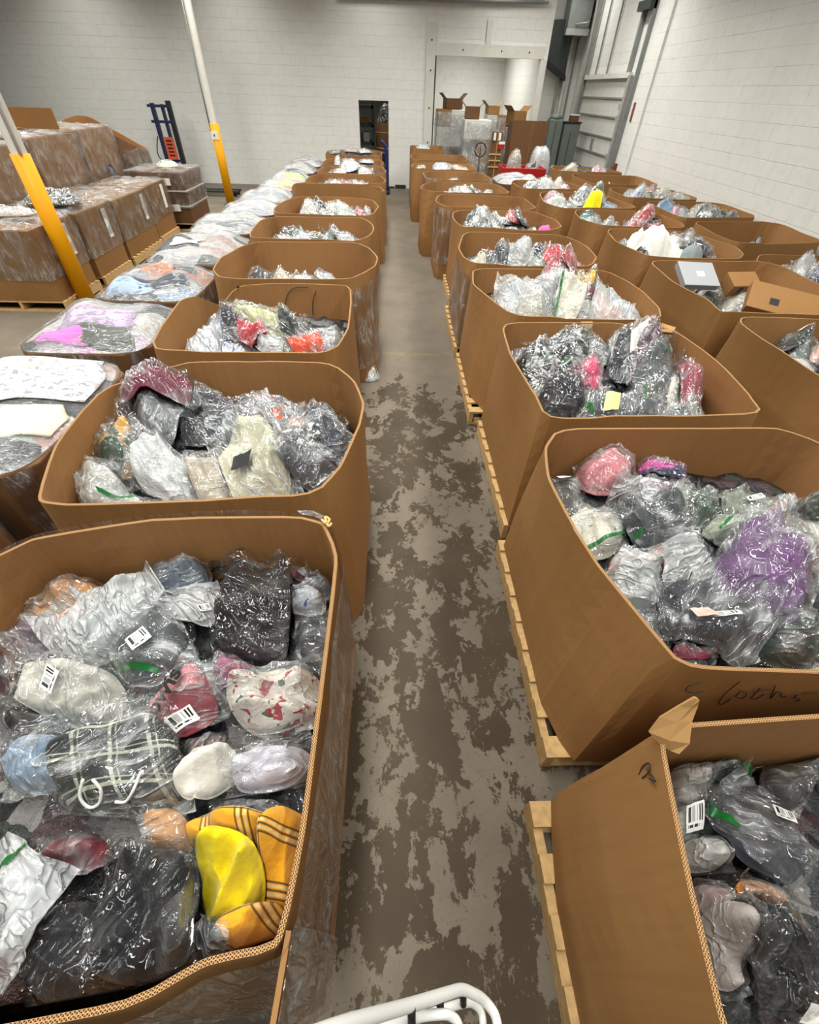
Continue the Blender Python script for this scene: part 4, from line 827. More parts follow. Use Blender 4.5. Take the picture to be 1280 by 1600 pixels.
    bag('R3',[1.16, 2.248, 1.616, 2.334, 1.747, 2.69, 1.245, 2.585],0.13,'cloth',(92, 98, 102),'film','grey bag with yellow label in the third bin of the wall-side aisle row',n=32,labs=[(-0.516, -0.533, -0.096, -0.558, -0.086, -0.036, -0.505, -0.011, 'yellowcard')],strips=[(0.626, 0.38, 0.75, -0.508, 0.0098), (-1.063, 0.318, -0.749, -0.357, 0.006999999999999999)],seed=6924,group='bags in the third bin of the wall-side aisle row')
    bag('R3',[1.489, 2.294, 1.835, 2.231, 1.98, 2.493, 1.611, 2.563],0.11,'cloth',(84, 88, 92),'film','crinkled silver grey bag at front in the third bin of the wall-side aisle row',n=32,seed=6937,group='bags in the third bin of the wall-side aisle row')
    bag('R1',[1.547, -0.078, 1.921, 0.096, 1.775, 0.408, 1.401, 0.234],0.151,'cloth',(222, 214, 196),'film','half-buried ivory bag in the torn-flap bin',n=16,seed=442,group='bags in the torn-flap bin')
    bag('R1',[1.578, -0.476, 2.019, -0.221, 1.854, 0.063, 1.414, -0.193],0.124,'cloth',(70, 130, 128),'film','half-buried teal bag in the torn-flap bin',n=16,seed=449,group='bags in the torn-flap bin')
    bag('R1',[1.458, -0.909, 1.88, -0.802, 1.812, -0.531, 1.389, -0.637],0.147,'cloth',(206, 150, 156),'film','half-buried dusty pink bag in the torn-flap bin',n=16,seed=456,group='bags in the torn-flap bin')
    bag('R1',[0.757, 0.028, 1.108, 0.02, 1.224, 0.191, 0.835, 0.198],0.06,'cloth',(40, 30, 26),'film_black','brown black bag in the middle in the torn-flap bin',n=44,seed=6381,group='bags in the torn-flap bin')
    bag('R1',[1.013, 0.444, 1.281, 0.394, 1.361, 0.493, 1.082, 0.547],0.1,'cloth',(40, 48, 44),'film','black bag with green band at back in the torn-flap bin',n=44,strips=[(0.075, 0.136, 0.814, -0.239, 0.013999999999999999)],seed=6394,group='bags in the torn-flap bin')
    bag('R1',[1.416, 0.411, 1.571, 0.408, 1.673, 0.549, 1.508, 0.551],0.09,'cloth',(92, 92, 94),'film','dark clear bag by the rim in the torn-flap bin',n=44,seed=6407,group='bags in the torn-flap bin')
    bag('R1',[1.241, 0.358, 1.383, 0.302, 1.536, 0.434, 1.388, 0.497],0.09,'cloth',(76, 72, 74),'film','smoky grey bag behind charcoal jacket bag in the torn-flap bin',n=44,seed=6420,group='bags in the torn-flap bin')
    bag('R1',[0.905, 0.32, 1.059, 0.318, 1.134, 0.459, 0.969, 0.461],0.1,'cloth',(206, 198, 192),'film','folded pale pink stack in the torn-flap bin',n=44,sh=1,seed=6433,group='bags in the torn-flap bin')
    bag('R1',[0.841, 0.223, 0.957, 0.22, 1.016, 0.336, 0.893, 0.338],0.06,'cloth',(200, 206, 196),'film','white slip bag by aisle panel in the torn-flap bin',n=44,labs=[(-0.145, -0.497, 0.597, -0.353, 0.324, 0.824, -0.419, 0.679)],seed=6446,group='bags in the torn-flap bin')
    bag('R1',[0.837, 0.153, 0.982, 0.15, 1.035, 0.247, 0.882, 0.25],0.1,'cloth',(212, 210, 204),'film','fluffy white bag under charcoal one in the torn-flap bin',n=44,seed=6459,group='bags in the torn-flap bin')
    bag('R1',[1.012, 0.007, 1.13, -0.012, 1.185, 0.045, 1.063, 0.065],0.07,'cloth',(196, 204, 184),'film','pale green white bag in the torn-flap bin',n=44,seed=6472,group='bags in the torn-flap bin')
    bag('R1',[0.778, 0.036, 0.872, 0.021, 0.955, 0.127, 0.856, 0.143],0.08,'cloth',(176, 146, 142),'film','dusty pink bag by aisle panel in the torn-flap bin',n=44,seed=6485,group='bags in the torn-flap bin')
    bag('R1',[0.901, 0.089, 1.051, 0.055, 1.114, 0.118, 0.958, 0.154],0.09,'cloth',(196, 128, 60),'film','clear tan orange bag in the torn-flap bin',n=44,seed=6498,group='bags in the torn-flap bin')
    bag('R1',[1.103, 0.063, 1.363, 0.196, 1.188, 0.45, 0.912, 0.28],0.13,'cloth',(54, 57, 64),'film','large charcoal bag with barcode in the torn-flap bin',n=44,labs=[(0.274, 0.102, 0.407, -0.159, 0.772, -0.064, 0.639, 0.197)],strips=[(-0.54, 0.971, -0.582, 0.407, 0.013999999999999999)],lift=0.06,seed=6511,group='bags in the torn-flap bin')
    bag('R1',[0.714, -0.131, 0.868, -0.153, 0.941, -0.071, 0.779, -0.046],0.08,'cloth',(40, 42, 46),'film_black','crinkled black bag along the aisle panel in the torn-flap bin',n=44,seed=6524,group='bags in the torn-flap bin')
    bag('R1',[0.965, -0.137, 1.028, -0.146, 1.089, -0.085, 1.024, -0.075],0.06,'cloth',(34, 44, 40),'film_black','black bag carrying a white card in the torn-flap bin',n=44,labs=[(-0.539, -0.665, 0.375, -0.745, 0.469, 0.33, -0.445, 0.41, 'paper')],seed=6537,group='bags in the torn-flap bin')
    bag('R1',[0.78, -0.093, 0.894, -0.079, 0.931, 0.109, 0.803, 0.09],0.13,'cloth',(198, 188, 182),'film','puffy pinkish white bag in the torn-flap bin',n=44,seed=6550,group='bags in the torn-flap bin')
    bag('R1',[0.929, -0.151, 1.135, -0.074, 1.028, 0.131, 0.804, 0.032],0.13,'cloth',(26, 30, 32),'film_black','large glossy black bag in the torn-flap bin',n=44,labs=[(0.4, -0.487, 0.681, -0.494, 0.703, -0.009, 0.423, -0.001, 'paper')],seed=6563,group='bags in the torn-flap bin')
    bag('L3',[-1.539, 3.424, -0.711, 3.456, -0.823, 4.221, -1.777, 4.172],0.06,'cloth',(52, 55, 58),'film_black','charcoal bag under the others in the third bin of the pallet-side row',n=26,seed=6011,group='bags in the third bin of the pallet-side row')
    bag('L3',[-1.533, 3.501, -1.236, 3.513, -1.305, 3.79, -1.619, 3.776],0.1,'cloth',(150, 148, 170),'film','lavender clear bag in the third bin of the pallet-side row',n=26,seed=6024,group='bags in the third bin of the pallet-side row')
    bag('L3',[-1.383, 3.503, -1.154, 3.512, -1.222, 3.802, -1.464, 3.791],0.08,'cloth',(64, 66, 74),'film','dark bag beside lavender one in the third bin of the pallet-side row',n=26,seed=6037,group='bags in the third bin of the pallet-side row')
    bag('L3',[-0.715, 3.461, -0.412, 3.579, -0.457, 3.895, -0.777, 3.761],0.1,'cloth',(196, 198, 194),'film','silver clear bag at the aisle side in the third bin of the pallet-side row',n=26,seed=6050,group='bags in the third bin of the pallet-side row')
    bag('L3',[-1.637, 3.25, -1.298, 3.139, -1.38, 3.54, -1.751, 3.67],0.1,'white_blue',(220, 219, 214),'film_frost','pale grey bag with blue print in the third bin of the pallet-side row',n=26,seed=6063,group='bags in the third bin of the pallet-side row')
    bag('L3',[-1.397, 3.722, -0.809, 3.553, -0.836, 3.809, -1.457, 3.995],0.1,'cloth',(212, 212, 160),'film','long pale yellow bag in the third bin of the pallet-side row',n=26,seed=6076,group='bags in the third bin of the pallet-side row')
    bag('L3',[-0.968, 3.572, -0.675, 3.488, -0.693, 3.707, -0.998, 3.798],0.1,'cloth',(44, 62, 54),'film','dark green bag in the third bin of the pallet-side row',n=26,seed=6089,group='bags in the third bin of the pallet-side row')
    bag('L3',[-0.588, 3.312, -0.417, 3.318, -0.435, 3.53, -0.615, 3.523],0.08,'cloth',(176, 168, 196),'film','small lilac bag at front corner in the third bin of the pallet-side row',n=26,seed=6102,group='bags in the third bin of the pallet-side row')
    bag('L3',[-1.013, 3.297, -0.775, 3.134, -0.777, 3.375, -1.028, 3.555],0.1,'cloth',(170, 180, 168),'film','sage grey bag in the third bin of the pallet-side row',n=26,seed=6115,group='bags in the third bin of the pallet-side row')
    bag('L3',[-1.347, 3.231, -0.986, 3.111, -1.022, 3.369, -1.404, 3.502],0.08,'white_blue',(220, 219, 214),'film','white bag with blue stripes in the third bin of the pallet-side row',n=26,seed=6128,group='bags in the third bin of the pallet-side row')
    bag('L3',[-1.077, 3.296, -0.846, 3.139, -0.849, 3.298, -1.089, 3.465],0.08,'cloth',(216, 216, 214),'film_frost','plain white bag between red and sage in the third bin of the pallet-side row',n=26,seed=6141,group='bags in the third bin of the pallet-side row')
    bag('L3',[-1.243, 3.386, -0.965, 3.29, -0.995, 3.526, -1.288, 3.632],0.12,'cloth',(212, 42, 62),'film','bright red bag in the third bin of the pallet-side row',n=26,seed=6154,group='bags in the third bin of the pallet-side row')
    bag('L3',[-0.829, 3.232, -0.538, 3.341, -0.579, 3.575, -0.882, 3.455],0.11,'cloth',(236, 80, 40),'film','orange-red bag in the third bin of the pallet-side row',n=26,seed=6167,group='bags in the third bin of the pallet-side row')
    bag('L4',[-1.811, 5.508, -1.518, 5.526, -1.581, 5.804, -1.885, 5.783],0.066,'cloth',(190, 30, 54),'film','red bag in the fourth bin of the pallet-side row',n=14,seed=6159,group='bags in the fourth bin of the pallet-side row')
    bag('L4',[-1.687, 5.438, -1.262, 5.465, -1.335, 5.87, -1.783, 5.839],0.094,'cloth',(64, 72, 76),'film','charcoal bag in the fourth bin of the pallet-side row',n=14,seed=6172,group='bags in the fourth bin of the pallet-side row')
    bag('L4',[-1.397, 5.361, -1.033, 5.384, -1.088, 5.753, -1.471, 5.726],0.085,'cloth',(206, 190, 166),'film','beige bag in the fourth bin of the pallet-side row',n=14,seed=6185,group='bags in the fourth bin of the pallet-side row')
    bag('L4',[-1.161, 5.28, -0.754, 5.306, -0.794, 5.669, -1.223, 5.64],0.085,'white_black',(220, 219, 214),'film','white and black bag in the fourth bin of the pallet-side row',n=14,seed=6198,group='bags in the fourth bin of the pallet-side row')
    bag('L4',[-0.927, 5.426, -0.627, 5.445, -0.658, 5.788, -0.972, 5.766],0.08,'cloth',(176, 178, 176),'film','silver bag in the fourth bin of the pallet-side row',n=14,seed=6211,group='bags in the fourth bin of the pallet-side row')
    bag('L5',[-1.79, 6.709, -1.383, 7.17, -1.479, 7.61, -1.899, 7.102],0.074,'cloth',(84, 94, 86),'film','flat sage bag in the fifth bin of the pallet-side row',n=14,seed=6307,group='bags in the fifth bin of the pallet-side row')
    bag('L5',[-1.562, 6.836, -1.299, 7.077, -1.394, 7.569, -1.669, 7.299],0.083,'cloth',(60, 64, 68),'film','charcoal peaked bag in the fifth bin of the pallet-side row',n=14,lift=0.15,seed=6320,group='bags in the fifth bin of the pallet-side row')
    bag('L5',[-1.574, 6.672, -1.283, 6.7, -1.326, 6.968, -1.625, 6.939],0.047,'cloth',(222, 196, 196),'film','pale pink bag in the fifth bin of the pallet-side row',n=14,seed=6333,group='bags in the fifth bin of the pallet-side row')
    bag('L5',[-1.348, 6.691, -1.004, 6.723, -1.055, 7.137, -1.416, 7.101],0.071,'cloth',(186, 190, 190),'film','white grey bag in the fifth bin of the pallet-side row',n=14,seed=6346,group='bags in the fifth bin of the pallet-side row')
    bag('L5',[-1.038, 6.887, -0.805, 6.909, -0.866, 7.553, -1.116, 7.526],0.109,'cloth',(150, 156, 156),'film','silver peaked bag in the fifth bin of the pallet-side row',n=14,lift=0.15,seed=6359,group='bags in the fifth bin of the pallet-side row')
    bag('L5',[-1.164, 6.577, -0.821, 6.609, -0.848, 6.875, -1.202, 6.84],0.047,'cloth',(54, 72, 58),'film','dark green bag in the fifth bin of the pallet-side row',n=14,seed=6372,group='bags in the fifth bin of the pallet-side row')
    bag('L5',[-0.909, 6.936, -0.509, 6.974, -0.535, 7.408, -0.956, 7.365],0.074,'grey_mix',(130, 134, 134),'film','mixed grey bag in the fifth bin of the pallet-side row',n=14,seed=6385,group='bags in the fifth bin of the pallet-side row')
    bag('L6',[-1.621, 8.491, -1.341, 8.527, -1.415, 9.097, -1.71, 9.057],0.078,'cloth',(216, 116, 104),'film','coral bag in the sixth bin of the pallet-side row',n=14,seed=6455,group='bags in the sixth bin of the pallet-side row')
    bag('L6',[-1.515, 8.288, -1.147, 8.338, -1.233, 9.157, -1.628, 9.097],0.103,'white_black',(220, 219, 214),'film','white and black bag in the sixth bin of the pallet-side row',n=14,seed=6468,group='bags in the sixth bin of the pallet-side row')
    bag('L6',[-1.306, 8.419, -0.955, 8.467, -1.012, 9.117, -1.383, 9.063],0.082,'cloth',(44, 46, 50),'film','black bag in the sixth bin of the pallet-side row',n=14,seed=6481,group='bags in the sixth bin of the pallet-side row')
    bag('L6',[-1.108, 8.286, -0.733, 8.337, -0.789, 9.157, -1.19, 9.097],0.104,'cloth',(214, 210, 182),'film','pale yellow bag in the sixth bin of the pallet-side row',n=14,seed=6494,group='bags in the sixth bin of the pallet-side row')
    bag('L6',[-1.333, 7.792, -0.843, 7.852, -0.883, 8.285, -1.396, 8.218],0.061,'grey_mix',(130, 134, 134),'film','mixed grey bag in the sixth bin of the pallet-side row',n=14,seed=6507,group='bags in the sixth bin of the pallet-side row')
    bag('L6',[-0.957, 8.114, -0.608, 8.157, -0.637, 8.614, -1.002, 8.565],0.063,'cloth',(198, 200, 198),'film','silver white bag in the sixth bin of the pallet-side row',n=14,seed=6520,group='bags in the sixth bin of the pallet-side row')
    bag('L6',[-0.724, 8.485, -0.411, 8.524, -0.434, 9.099, -0.765, 9.054],0.078,'red_white',(220, 219, 214),'film','pink red bag in the sixth bin of the pallet-side row',n=14,seed=6533,group='bags in the sixth bin of the pallet-side row')
    bag('L6',[-0.516, 8.56, -0.337, 8.582, -0.353, 9.078, -0.541, 9.053],0.068,'cloth',(220, 218, 214),'film','small white bag in the sixth bin of the pallet-side row',n=14,seed=6546,group='bags in the sixth bin of the pallet-side row')
    bag('L8',[-1.301, 10.329, -1.004, 10.382, -1.059, 11.016, -1.371, 10.955],0.063,'cloth',(216, 214, 210),'film','white bag in the eighth bin of the pallet-side row',n=14,seed=6751,group='bags in the eighth bin of the pallet-side row')
    bag('L8',[-1.102, 10.386, -0.775, 10.446, -0.811, 10.978, -1.151, 10.912],0.053,'red_white',(220, 219, 214),'film','pink red bag in the eighth bin of the pallet-side row',n=14,seed=6764,group='bags in the eighth bin of the pallet-side row')
    bag('L8',[-0.854, 10.326, -0.526, 10.384, -0.555, 11.01, -0.899, 10.946],0.064,'cloth',(190, 192, 190),'film','silver bag in the eighth bin of the pallet-side row',n=14,seed=6777,group='bags in the eighth bin of the pallet-side row')
    bag('L8',[-1.56, 10.365, -1.263, 10.417, -1.307, 10.823, -1.614, 10.767],0.042,'cloth',(206, 196, 186),'film','cream bag in the eighth bin of the pallet-side row',n=14,seed=6790,group='bags in the eighth bin of the pallet-side row')
    bag('L9',[-1.233, 12.033, -0.745, 12.137, -0.8, 13.126, -1.324, 13.006],0.085,'cloth',(216, 216, 212),'film','big white bag in the ninth bin of the pallet-side row',n=14,seed=6899,group='bags in the ninth bin of the pallet-side row')
    bag('L9',[-0.822, 11.726, -0.477, 11.796, -0.501, 12.412, -0.863, 12.334],0.055,'white_black',(220, 219, 214),'film','white and black bag in the ninth bin of the pallet-side row',n=14,seed=6912,group='bags in the ninth bin of the pallet-side row')
    bag('L9',[-1.401, 11.748, -1.057, 11.817, -1.098, 12.303, -1.455, 12.227],0.044,'cloth',(216, 206, 200),'film','pale pink bag in the ninth bin of the pallet-side row',n=14,seed=6925,group='bags in the ninth bin of the pallet-side row')
    bag('L10',[-0.945, 13.951, -0.527, 14.059, -0.546, 14.642, -0.979, 14.526],0.042,'cloth',(222, 220, 216),'film','white bag at the aisle side in the tenth bin of the pallet-side row',n=14,seed=4622,group='bags in the tenth bin of the pallet-side row')
    bag('L10',[-1.389, 14.032, -1.007, 14.132, -1.038, 14.62, -1.43, 14.514],0.035,'cloth',(214, 206, 200),'film','pink white bag in the tenth bin of the pallet-side row',n=14,seed=4635,group='bags in the tenth bin of the pallet-side row')
    bag('L10',[-1.499, 13.494, -1.345, 13.531, -1.438, 14.554, -1.602, 14.512],0.08,'cloth',(210, 208, 204),'film','upright white bag in the tenth bin of the pallet-side row',n=14,seed=4648,group='bags in the tenth bin of the pallet-side row')
    bag('L11',[-1.838, 15.442, -1.513, 15.538, -1.596, 16.465, -1.938, 16.357],0.06,'grey_mix',(220, 219, 214),'film','grey mixed bag in the last bin of the pallet-side row',n=14,seed=4807,group='bags in the last bin of the pallet-side row')
    bag('L11',[-1.438, 15.603, -0.997, 15.732, -1.037, 16.419, -1.495, 16.279],0.045,'cloth',(214, 186, 190),'film','pale pink bag in the last bin of the pallet-side row',n=14,seed=4820,group='bags in the last bin of the pallet-side row')
    bag('L11',[-1.064, 15.507, -0.618, 15.637, -0.648, 16.446, -1.114, 16.303],0.053,'cloth',(224, 222, 220),'film','white bag in the last bin of the pallet-side row',n=14,seed=4833,group='bags in the last bin of the pallet-side row')
    bag('R4',[1.083, 4.013, 2.004, 4.059, 2.298, 4.859, 1.239, 4.792],0.07,'cloth',(52, 55, 58),'film_black','charcoal bag under the others in the fourth bin of the wall-side aisle row',n=26,seed=6825,group='bags in the fourth bin of the wall-side aisle row')
    bag('R4',[1.383, 4.392, 1.77, 4.74, 1.849, 5.258, 1.429, 4.853],0.14,'cloth',(50, 54, 58),'film','charcoal bag with slip in the fourth bin of the wall-side aisle row',n=26,labs=[(-0.774, -0.41, -0.122, -0.19, -0.209, 0.222, -0.861, 0.001, 'paper')],lift=0.08,seed=6838,group='bags in the fourth bin of the wall-side aisle row')
    bag('R4',[0.948, 4.104, 1.4, 4.504, 1.465, 5.094, 0.967, 4.611],0.12,'cloth',(164, 170, 164),'film','clear grey bag with green strip in the fourth bin of the wall-side aisle row',n=26,strips=[(-0.73, -0.259, 0.181, 0.089, 0.0098)],seed=6851,group='bags in the fourth bin of the wall-side aisle row')
    bag('R4',[1.329, 4.293, 1.751, 4.5, 1.862, 4.973, 1.404, 4.731],0.11,'red_white',(220, 219, 214),'film','pink and white bag in the fourth bin of the wall-side aisle row',n=26,seed=6864,group='bags in the fourth bin of the wall-side aisle row')
    bag('R4',[1.787, 4.312, 2.033, 4.325, 2.16, 4.683, 1.898, 4.668],0.08,'cloth',(70, 90, 66),'film','moss green bag in the fourth bin of the wall-side aisle row',n=26,seed=6877,group='bags in the fourth bin of the wall-side aisle row')
    bag('R4',[1.544, 4.559, 2.081, 4.913, 2.15, 5.202, 1.586, 4.816],0.12,'cloth',(206, 36, 58),'film','red bag along the back in the fourth bin of the wall-side aisle row',n=26,seed=6890,group='bags in the fourth bin of the wall-side aisle row')
    bag('R4',[1.42, 4.284, 1.73, 4.3, 1.813, 4.573, 1.487, 4.553],0.08,'cloth',(40, 54, 44),'film','dark green bag in the fourth bin of the wall-side aisle row',n=26,seed=6903,group='bags in the fourth bin of the wall-side aisle row')
    bag('R4',[1.69, 4.408, 1.905, 4.42, 1.982, 4.656, 1.758, 4.643],0.117,'cloth',(232, 186, 40),'film','yellow bag in the fourth bin of the wall-side aisle row',n=26,seed=6916,group='bags in the fourth bin of the wall-side aisle row')
    bag('R4',[1.674, 4.137, 1.919, 4.149, 1.991, 4.356, 1.736, 4.342],0.1,'cloth',(124, 52, 72),'film','burgundy striped bag in the fourth bin of the wall-side aisle row',n=26,seed=6929,group='bags in the fourth bin of the wall-side aisle row')
    bag('R4',[1.542, 3.897, 1.795, 3.909, 1.891, 4.193, 1.624, 4.179],0.07,'white_black',(220, 219, 214),'film','white and black striped bag in the fourth bin of the wall-side aisle row',n=26,seed=6942,group='bags in the fourth bin of the wall-side aisle row')
    bag('R4',[1.957, 4.277, 2.291, 4.06, 2.449, 4.374, 2.1, 4.616],0.08,'cloth',(184, 204, 212),'film_frost','pale blue flat bag in the fourth bin of the wall-side aisle row',n=26,seed=6955,group='bags in the fourth bin of the wall-side aisle row')
    bag('R4',[0.845, 4.163, 1.192, 3.722, 1.388, 4.223, 1.021, 4.758],0.1,'cloth',(150, 154, 154),'film_frost','frosted grey peaked bag in the fourth bin of the wall-side aisle row',n=26,lift=0.12,seed=6968,group='bags in the fourth bin of the wall-side aisle row')
    bag('R4',[1.101, 3.876, 1.402, 3.804, 1.584, 4.395, 1.252, 4.482],0.07,'cloth',(122, 126, 126),'film_frost','flat grey mailer in the fourth bin of the wall-side aisle row',n=26,seed=6981,group='bags in the fourth bin of the wall-side aisle row')
    bag('R4',[1.362, 3.91, 1.645, 3.87, 1.831, 4.419, 1.519, 4.467],0.08,'floral_pale',(220, 219, 214),'film','cream print bag with green strip in the fourth bin of the wall-side aisle row',n=26,strips=[(-0.687, -0.832, -0.696, 0.622, 0.0098)],seed=6994,group='bags in the fourth bin of the wall-side aisle row')
    bag('R4',[1.044, 3.905, 1.277, 3.8, 1.353, 4.043, 1.11, 4.158],0.08,'cloth',(208, 204, 190),'film','white print bag by aisle panel in the fourth bin of the wall-side aisle row',n=26,seed=7007,group='bags in the fourth bin of the wall-side aisle row')
    bag('R4',[1.72, 3.952, 2.088, 3.861, 2.251, 4.236, 1.859, 4.338],0.09,'cloth',(236, 190, 172),'film_frost','pale pink mailer in the fourth bin of the wall-side aisle row',n=26,seed=7020,group='bags in the fourth bin of the wall-side aisle row')
    bag('R5',[1.056, 5.323, 1.97, 5.39, 2.147, 5.999, 1.149, 5.915],0.08,'cloth',(52, 55, 58),'film_black','charcoal bag under the others in the fifth bin of the wall-side aisle row',n=14,seed=6973,group='bags in the fifth bin of the wall-side aisle row')
    bag('R5',[0.957, 5.681, 1.271, 5.706, 1.33, 6.037, 1.001, 6.009],0.064,'cloth',(92, 96, 92),'film','grey bag beside cream one in the fifth bin of the wall-side aisle row',n=14,seed=6986,group='bags in the fifth bin of the wall-side aisle row')
    bag('R5',[1.127, 5.572, 1.335, 5.588, 1.441, 6.142, 1.216, 6.122],0.107,'cloth',(48, 54, 66),'film','navy bag in the fifth bin of the wall-side aisle row',n=14,seed=6999,group='bags in the fifth bin of the wall-side aisle row')
    bag('R5',[1.563, 5.722, 1.807, 5.741, 1.943, 6.279, 1.68, 6.255],0.102,'cloth',(48, 50, 52),'film','black round bag in the fifth bin of the wall-side aisle row',n=14,seed=7012,group='bags in the fifth bin of the wall-side aisle row')
    bag('R5',[1.779, 5.726, 2.046, 5.512, 2.195, 5.928, 1.916, 6.168],0.087,'cloth',(112, 112, 112),'film','grey clear bag by red one in the fifth bin of the wall-side aisle row',n=14,seed=7025,group='bags in the fifth bin of the wall-side aisle row')
    bag('R5',[1.986, 5.604, 2.301, 5.627, 2.394, 5.908, 2.066, 5.883],0.058,'red_white',(220, 219, 214),'film','red and white bag in the fifth bin of the wall-side aisle row',n=14,seed=7038,group='bags in the fifth bin of the wall-side aisle row')
    bag('R5',[0.756, 5.392, 1.039, 5.413, 1.116, 5.925, 0.812, 5.9],0.106,'cloth',(214, 206, 176),'film','cream bag in the fifth bin of the wall-side aisle row',n=14,seed=7051,group='bags in the fifth bin of the wall-side aisle row')
    bag('R5',[1.341, 5.472, 1.602, 5.492, 1.649, 5.696, 1.38, 5.675],0.042,'cloth',(58, 76, 150),'film','blue bag in the fifth bin of the wall-side aisle row',n=14,seed=7064,group='bags in the fifth bin of the wall-side aisle row')
    bag('R5',[1.412, 5.457, 1.721, 5.48, 1.763, 5.648, 1.446, 5.624],0.035,'cloth',(196, 216, 204),'film','mint bag in the fifth bin of the wall-side aisle row',n=14,seed=7077,group='bags in the fifth bin of the wall-side aisle row')
    bag('R5',[1.259, 5.331, 1.553, 5.478, 1.71, 6.328, 1.377, 6.141],0.164,'cloth',(166, 168, 170),'film_frost','silver upright bag in the fifth bin of the wall-side aisle row',n=14,lift=0.1,seed=7090,group='bags in the fifth bin of the wall-side aisle row')
    bag('R5',[1.648, 5.506, 1.863, 5.301, 2.0, 5.689, 1.776, 5.919],0.084,'cloth',(206, 48, 66),'film','red bag in the fifth bin of the wall-side aisle row',n=14,seed=7103,group='bags in the fifth bin of the wall-side aisle row')
    bag('R6',[0.951, 7.461, 1.363, 7.311, 1.469, 7.605, 1.057, 7.754],0.152,'cloth',(222, 214, 196),'film','half-buried ivory bag in the sixth bin of the wall-side aisle row',n=16,seed=462,group='bags in the sixth bin of the wall-side aisle row')
    bag('R6',[0.841, 7.044, 1.328, 7.076, 1.309, 7.362, 0.822, 7.33],0.122,'cloth',(110, 112, 78),'film','half-buried olive bag in the sixth bin of the wall-side aisle row',n=16,seed=469,group='bags in the sixth bin of the wall-side aisle row')
    bag('R6',[1.885, 6.996, 2.278, 6.903, 2.358, 7.24, 1.965, 7.333],0.116,'cloth',(92, 100, 110),'film','half-buried slate bag in the sixth bin of the wall-side aisle row',n=16,seed=476,group='bags in the sixth bin of the wall-side aisle row')
    bag('R6',[1.022, 7.125, 1.305, 7.156, 1.363, 7.535, 1.067, 7.501],0.058,'white_black',(220, 219, 214),'film','white and dark bag in the sixth bin of the wall-side aisle row',n=14,seed=7121,group='bags in the sixth bin of the wall-side aisle row')
    bag('R6',[0.981, 7.403, 1.196, 7.426, 1.248, 7.815, 1.024, 7.789],0.06,'cloth',(98, 104, 108),'film','slate bag at the aisle side in the sixth bin of the wall-side aisle row',n=14,seed=7134,group='bags in the sixth bin of the wall-side aisle row')
    bag('R6',[1.615, 6.869, 1.974, 6.907, 2.075, 7.317, 1.697, 7.274],0.062,'cloth',(198, 200, 194),'film','silver white bag in the sixth bin of the wall-side aisle row',n=14,seed=7147,group='bags in the sixth bin of the wall-side aisle row')
    bag('R6',[1.325, 7.572, 1.533, 7.599, 1.646, 8.307, 1.422, 8.276],0.092,'cloth',(196, 194, 190),'film','pale peaked bag in the sixth bin of the wall-side aisle row',n=14,lift=0.15,seed=7160,group='bags in the sixth bin of the wall-side aisle row')
    bag('R6',[1.44, 7.65, 1.876, 7.706, 1.987, 8.284, 1.524, 8.22],0.074,'grey_mix',(130, 134, 134),'film','mixed grey bag along the back in the sixth bin of the wall-side aisle row',n=14,seed=7173,group='bags in the sixth bin of the wall-side aisle row')
    bag('R6',[1.186, 7.576, 1.363, 7.597, 1.469, 8.307, 1.278, 8.282],0.097,'cloth',(56, 60, 58),'film','dark round bag in the sixth bin of the wall-side aisle row',n=14,seed=7186,group='bags in the sixth bin of the wall-side aisle row')
    bag('R6',[1.636, 7.649, 1.862, 7.677, 1.982, 8.285, 1.742, 8.253],0.081,'red_white',(220, 219, 214),'film','pink bag in the sixth bin of the wall-side aisle row',n=14,seed=7199,group='bags in the sixth bin of the wall-side aisle row')
    bag('R6',[1.783, 7.713, 2.028, 7.743, 2.143, 8.266, 1.883, 8.232],0.071,'cloth',(56, 58, 60),'film','black bag in the sixth bin of the wall-side aisle row',n=14,seed=7212,group='bags in the sixth bin of the wall-side aisle row')
    bag('R6',[1.062, 6.818, 1.472, 6.862, 1.61, 7.59, 1.161, 7.535],0.106,'grey_mix',(130, 134, 134),'film','big silver bag in the sixth bin of the wall-side aisle row',n=14,seed=7225,group='bags in the sixth bin of the wall-side aisle row')
    bag('R6',[1.443, 6.881, 1.705, 6.909, 1.781, 7.258, 1.507, 7.227],0.053,'cloth',(140, 150, 142),'film','sage grey bag in the sixth bin of the wall-side aisle row',n=14,seed=7238,group='bags in the sixth bin of the wall-side aisle row')
    bag('R6',[1.981, 7.006, 2.182, 7.027, 2.294, 7.455, 2.082, 7.431],0.065,'cloth',(252, 100, 170),None,'hot pink piece in the sixth bin of the wall-side aisle row',gs=0.95,n=16,name='folded_garment',cat='folded garment',seed=7251,group='bags in the sixth bin of the wall-side aisle row')
    bag('R7',[0.747, 8.241, 0.952, 8.55, 0.96, 9.096, 0.743, 8.753],0.085,'white_blue',(220, 219, 214),'film','blue and white bag in the seventh bin of the wall-side aisle row',n=14,seed=7269,group='bags in the seventh bin of the wall-side aisle row')
    bag('R7',[1.094, 9.252, 1.496, 9.304, 1.539, 9.626, 1.125, 9.57],0.042,'cloth',(226, 224, 220),'film_frost','flat white bag in the seventh bin of the wall-side aisle row',n=14,seed=7282,group='bags in the seventh bin of the wall-side aisle row')
    bag('R8',[0.819, 10.509, 1.086, 10.551, 1.122, 10.952, 0.846, 10.906],0.044,'cloth',(196, 178, 164),'film','beige bag in the eighth bin of the wall-side aisle row',n=14,seed=7417,group='bags in the eighth bin of the wall-side aisle row')
    bag('R8',[1.036, 10.427, 1.308, 10.471, 1.387, 11.217, 1.098, 11.167],0.08,'grey_mix',(130, 134, 134),'film','grey bag in the eighth bin of the wall-side aisle row',n=14,seed=7430,group='bags in the eighth bin of the wall-side aisle row')
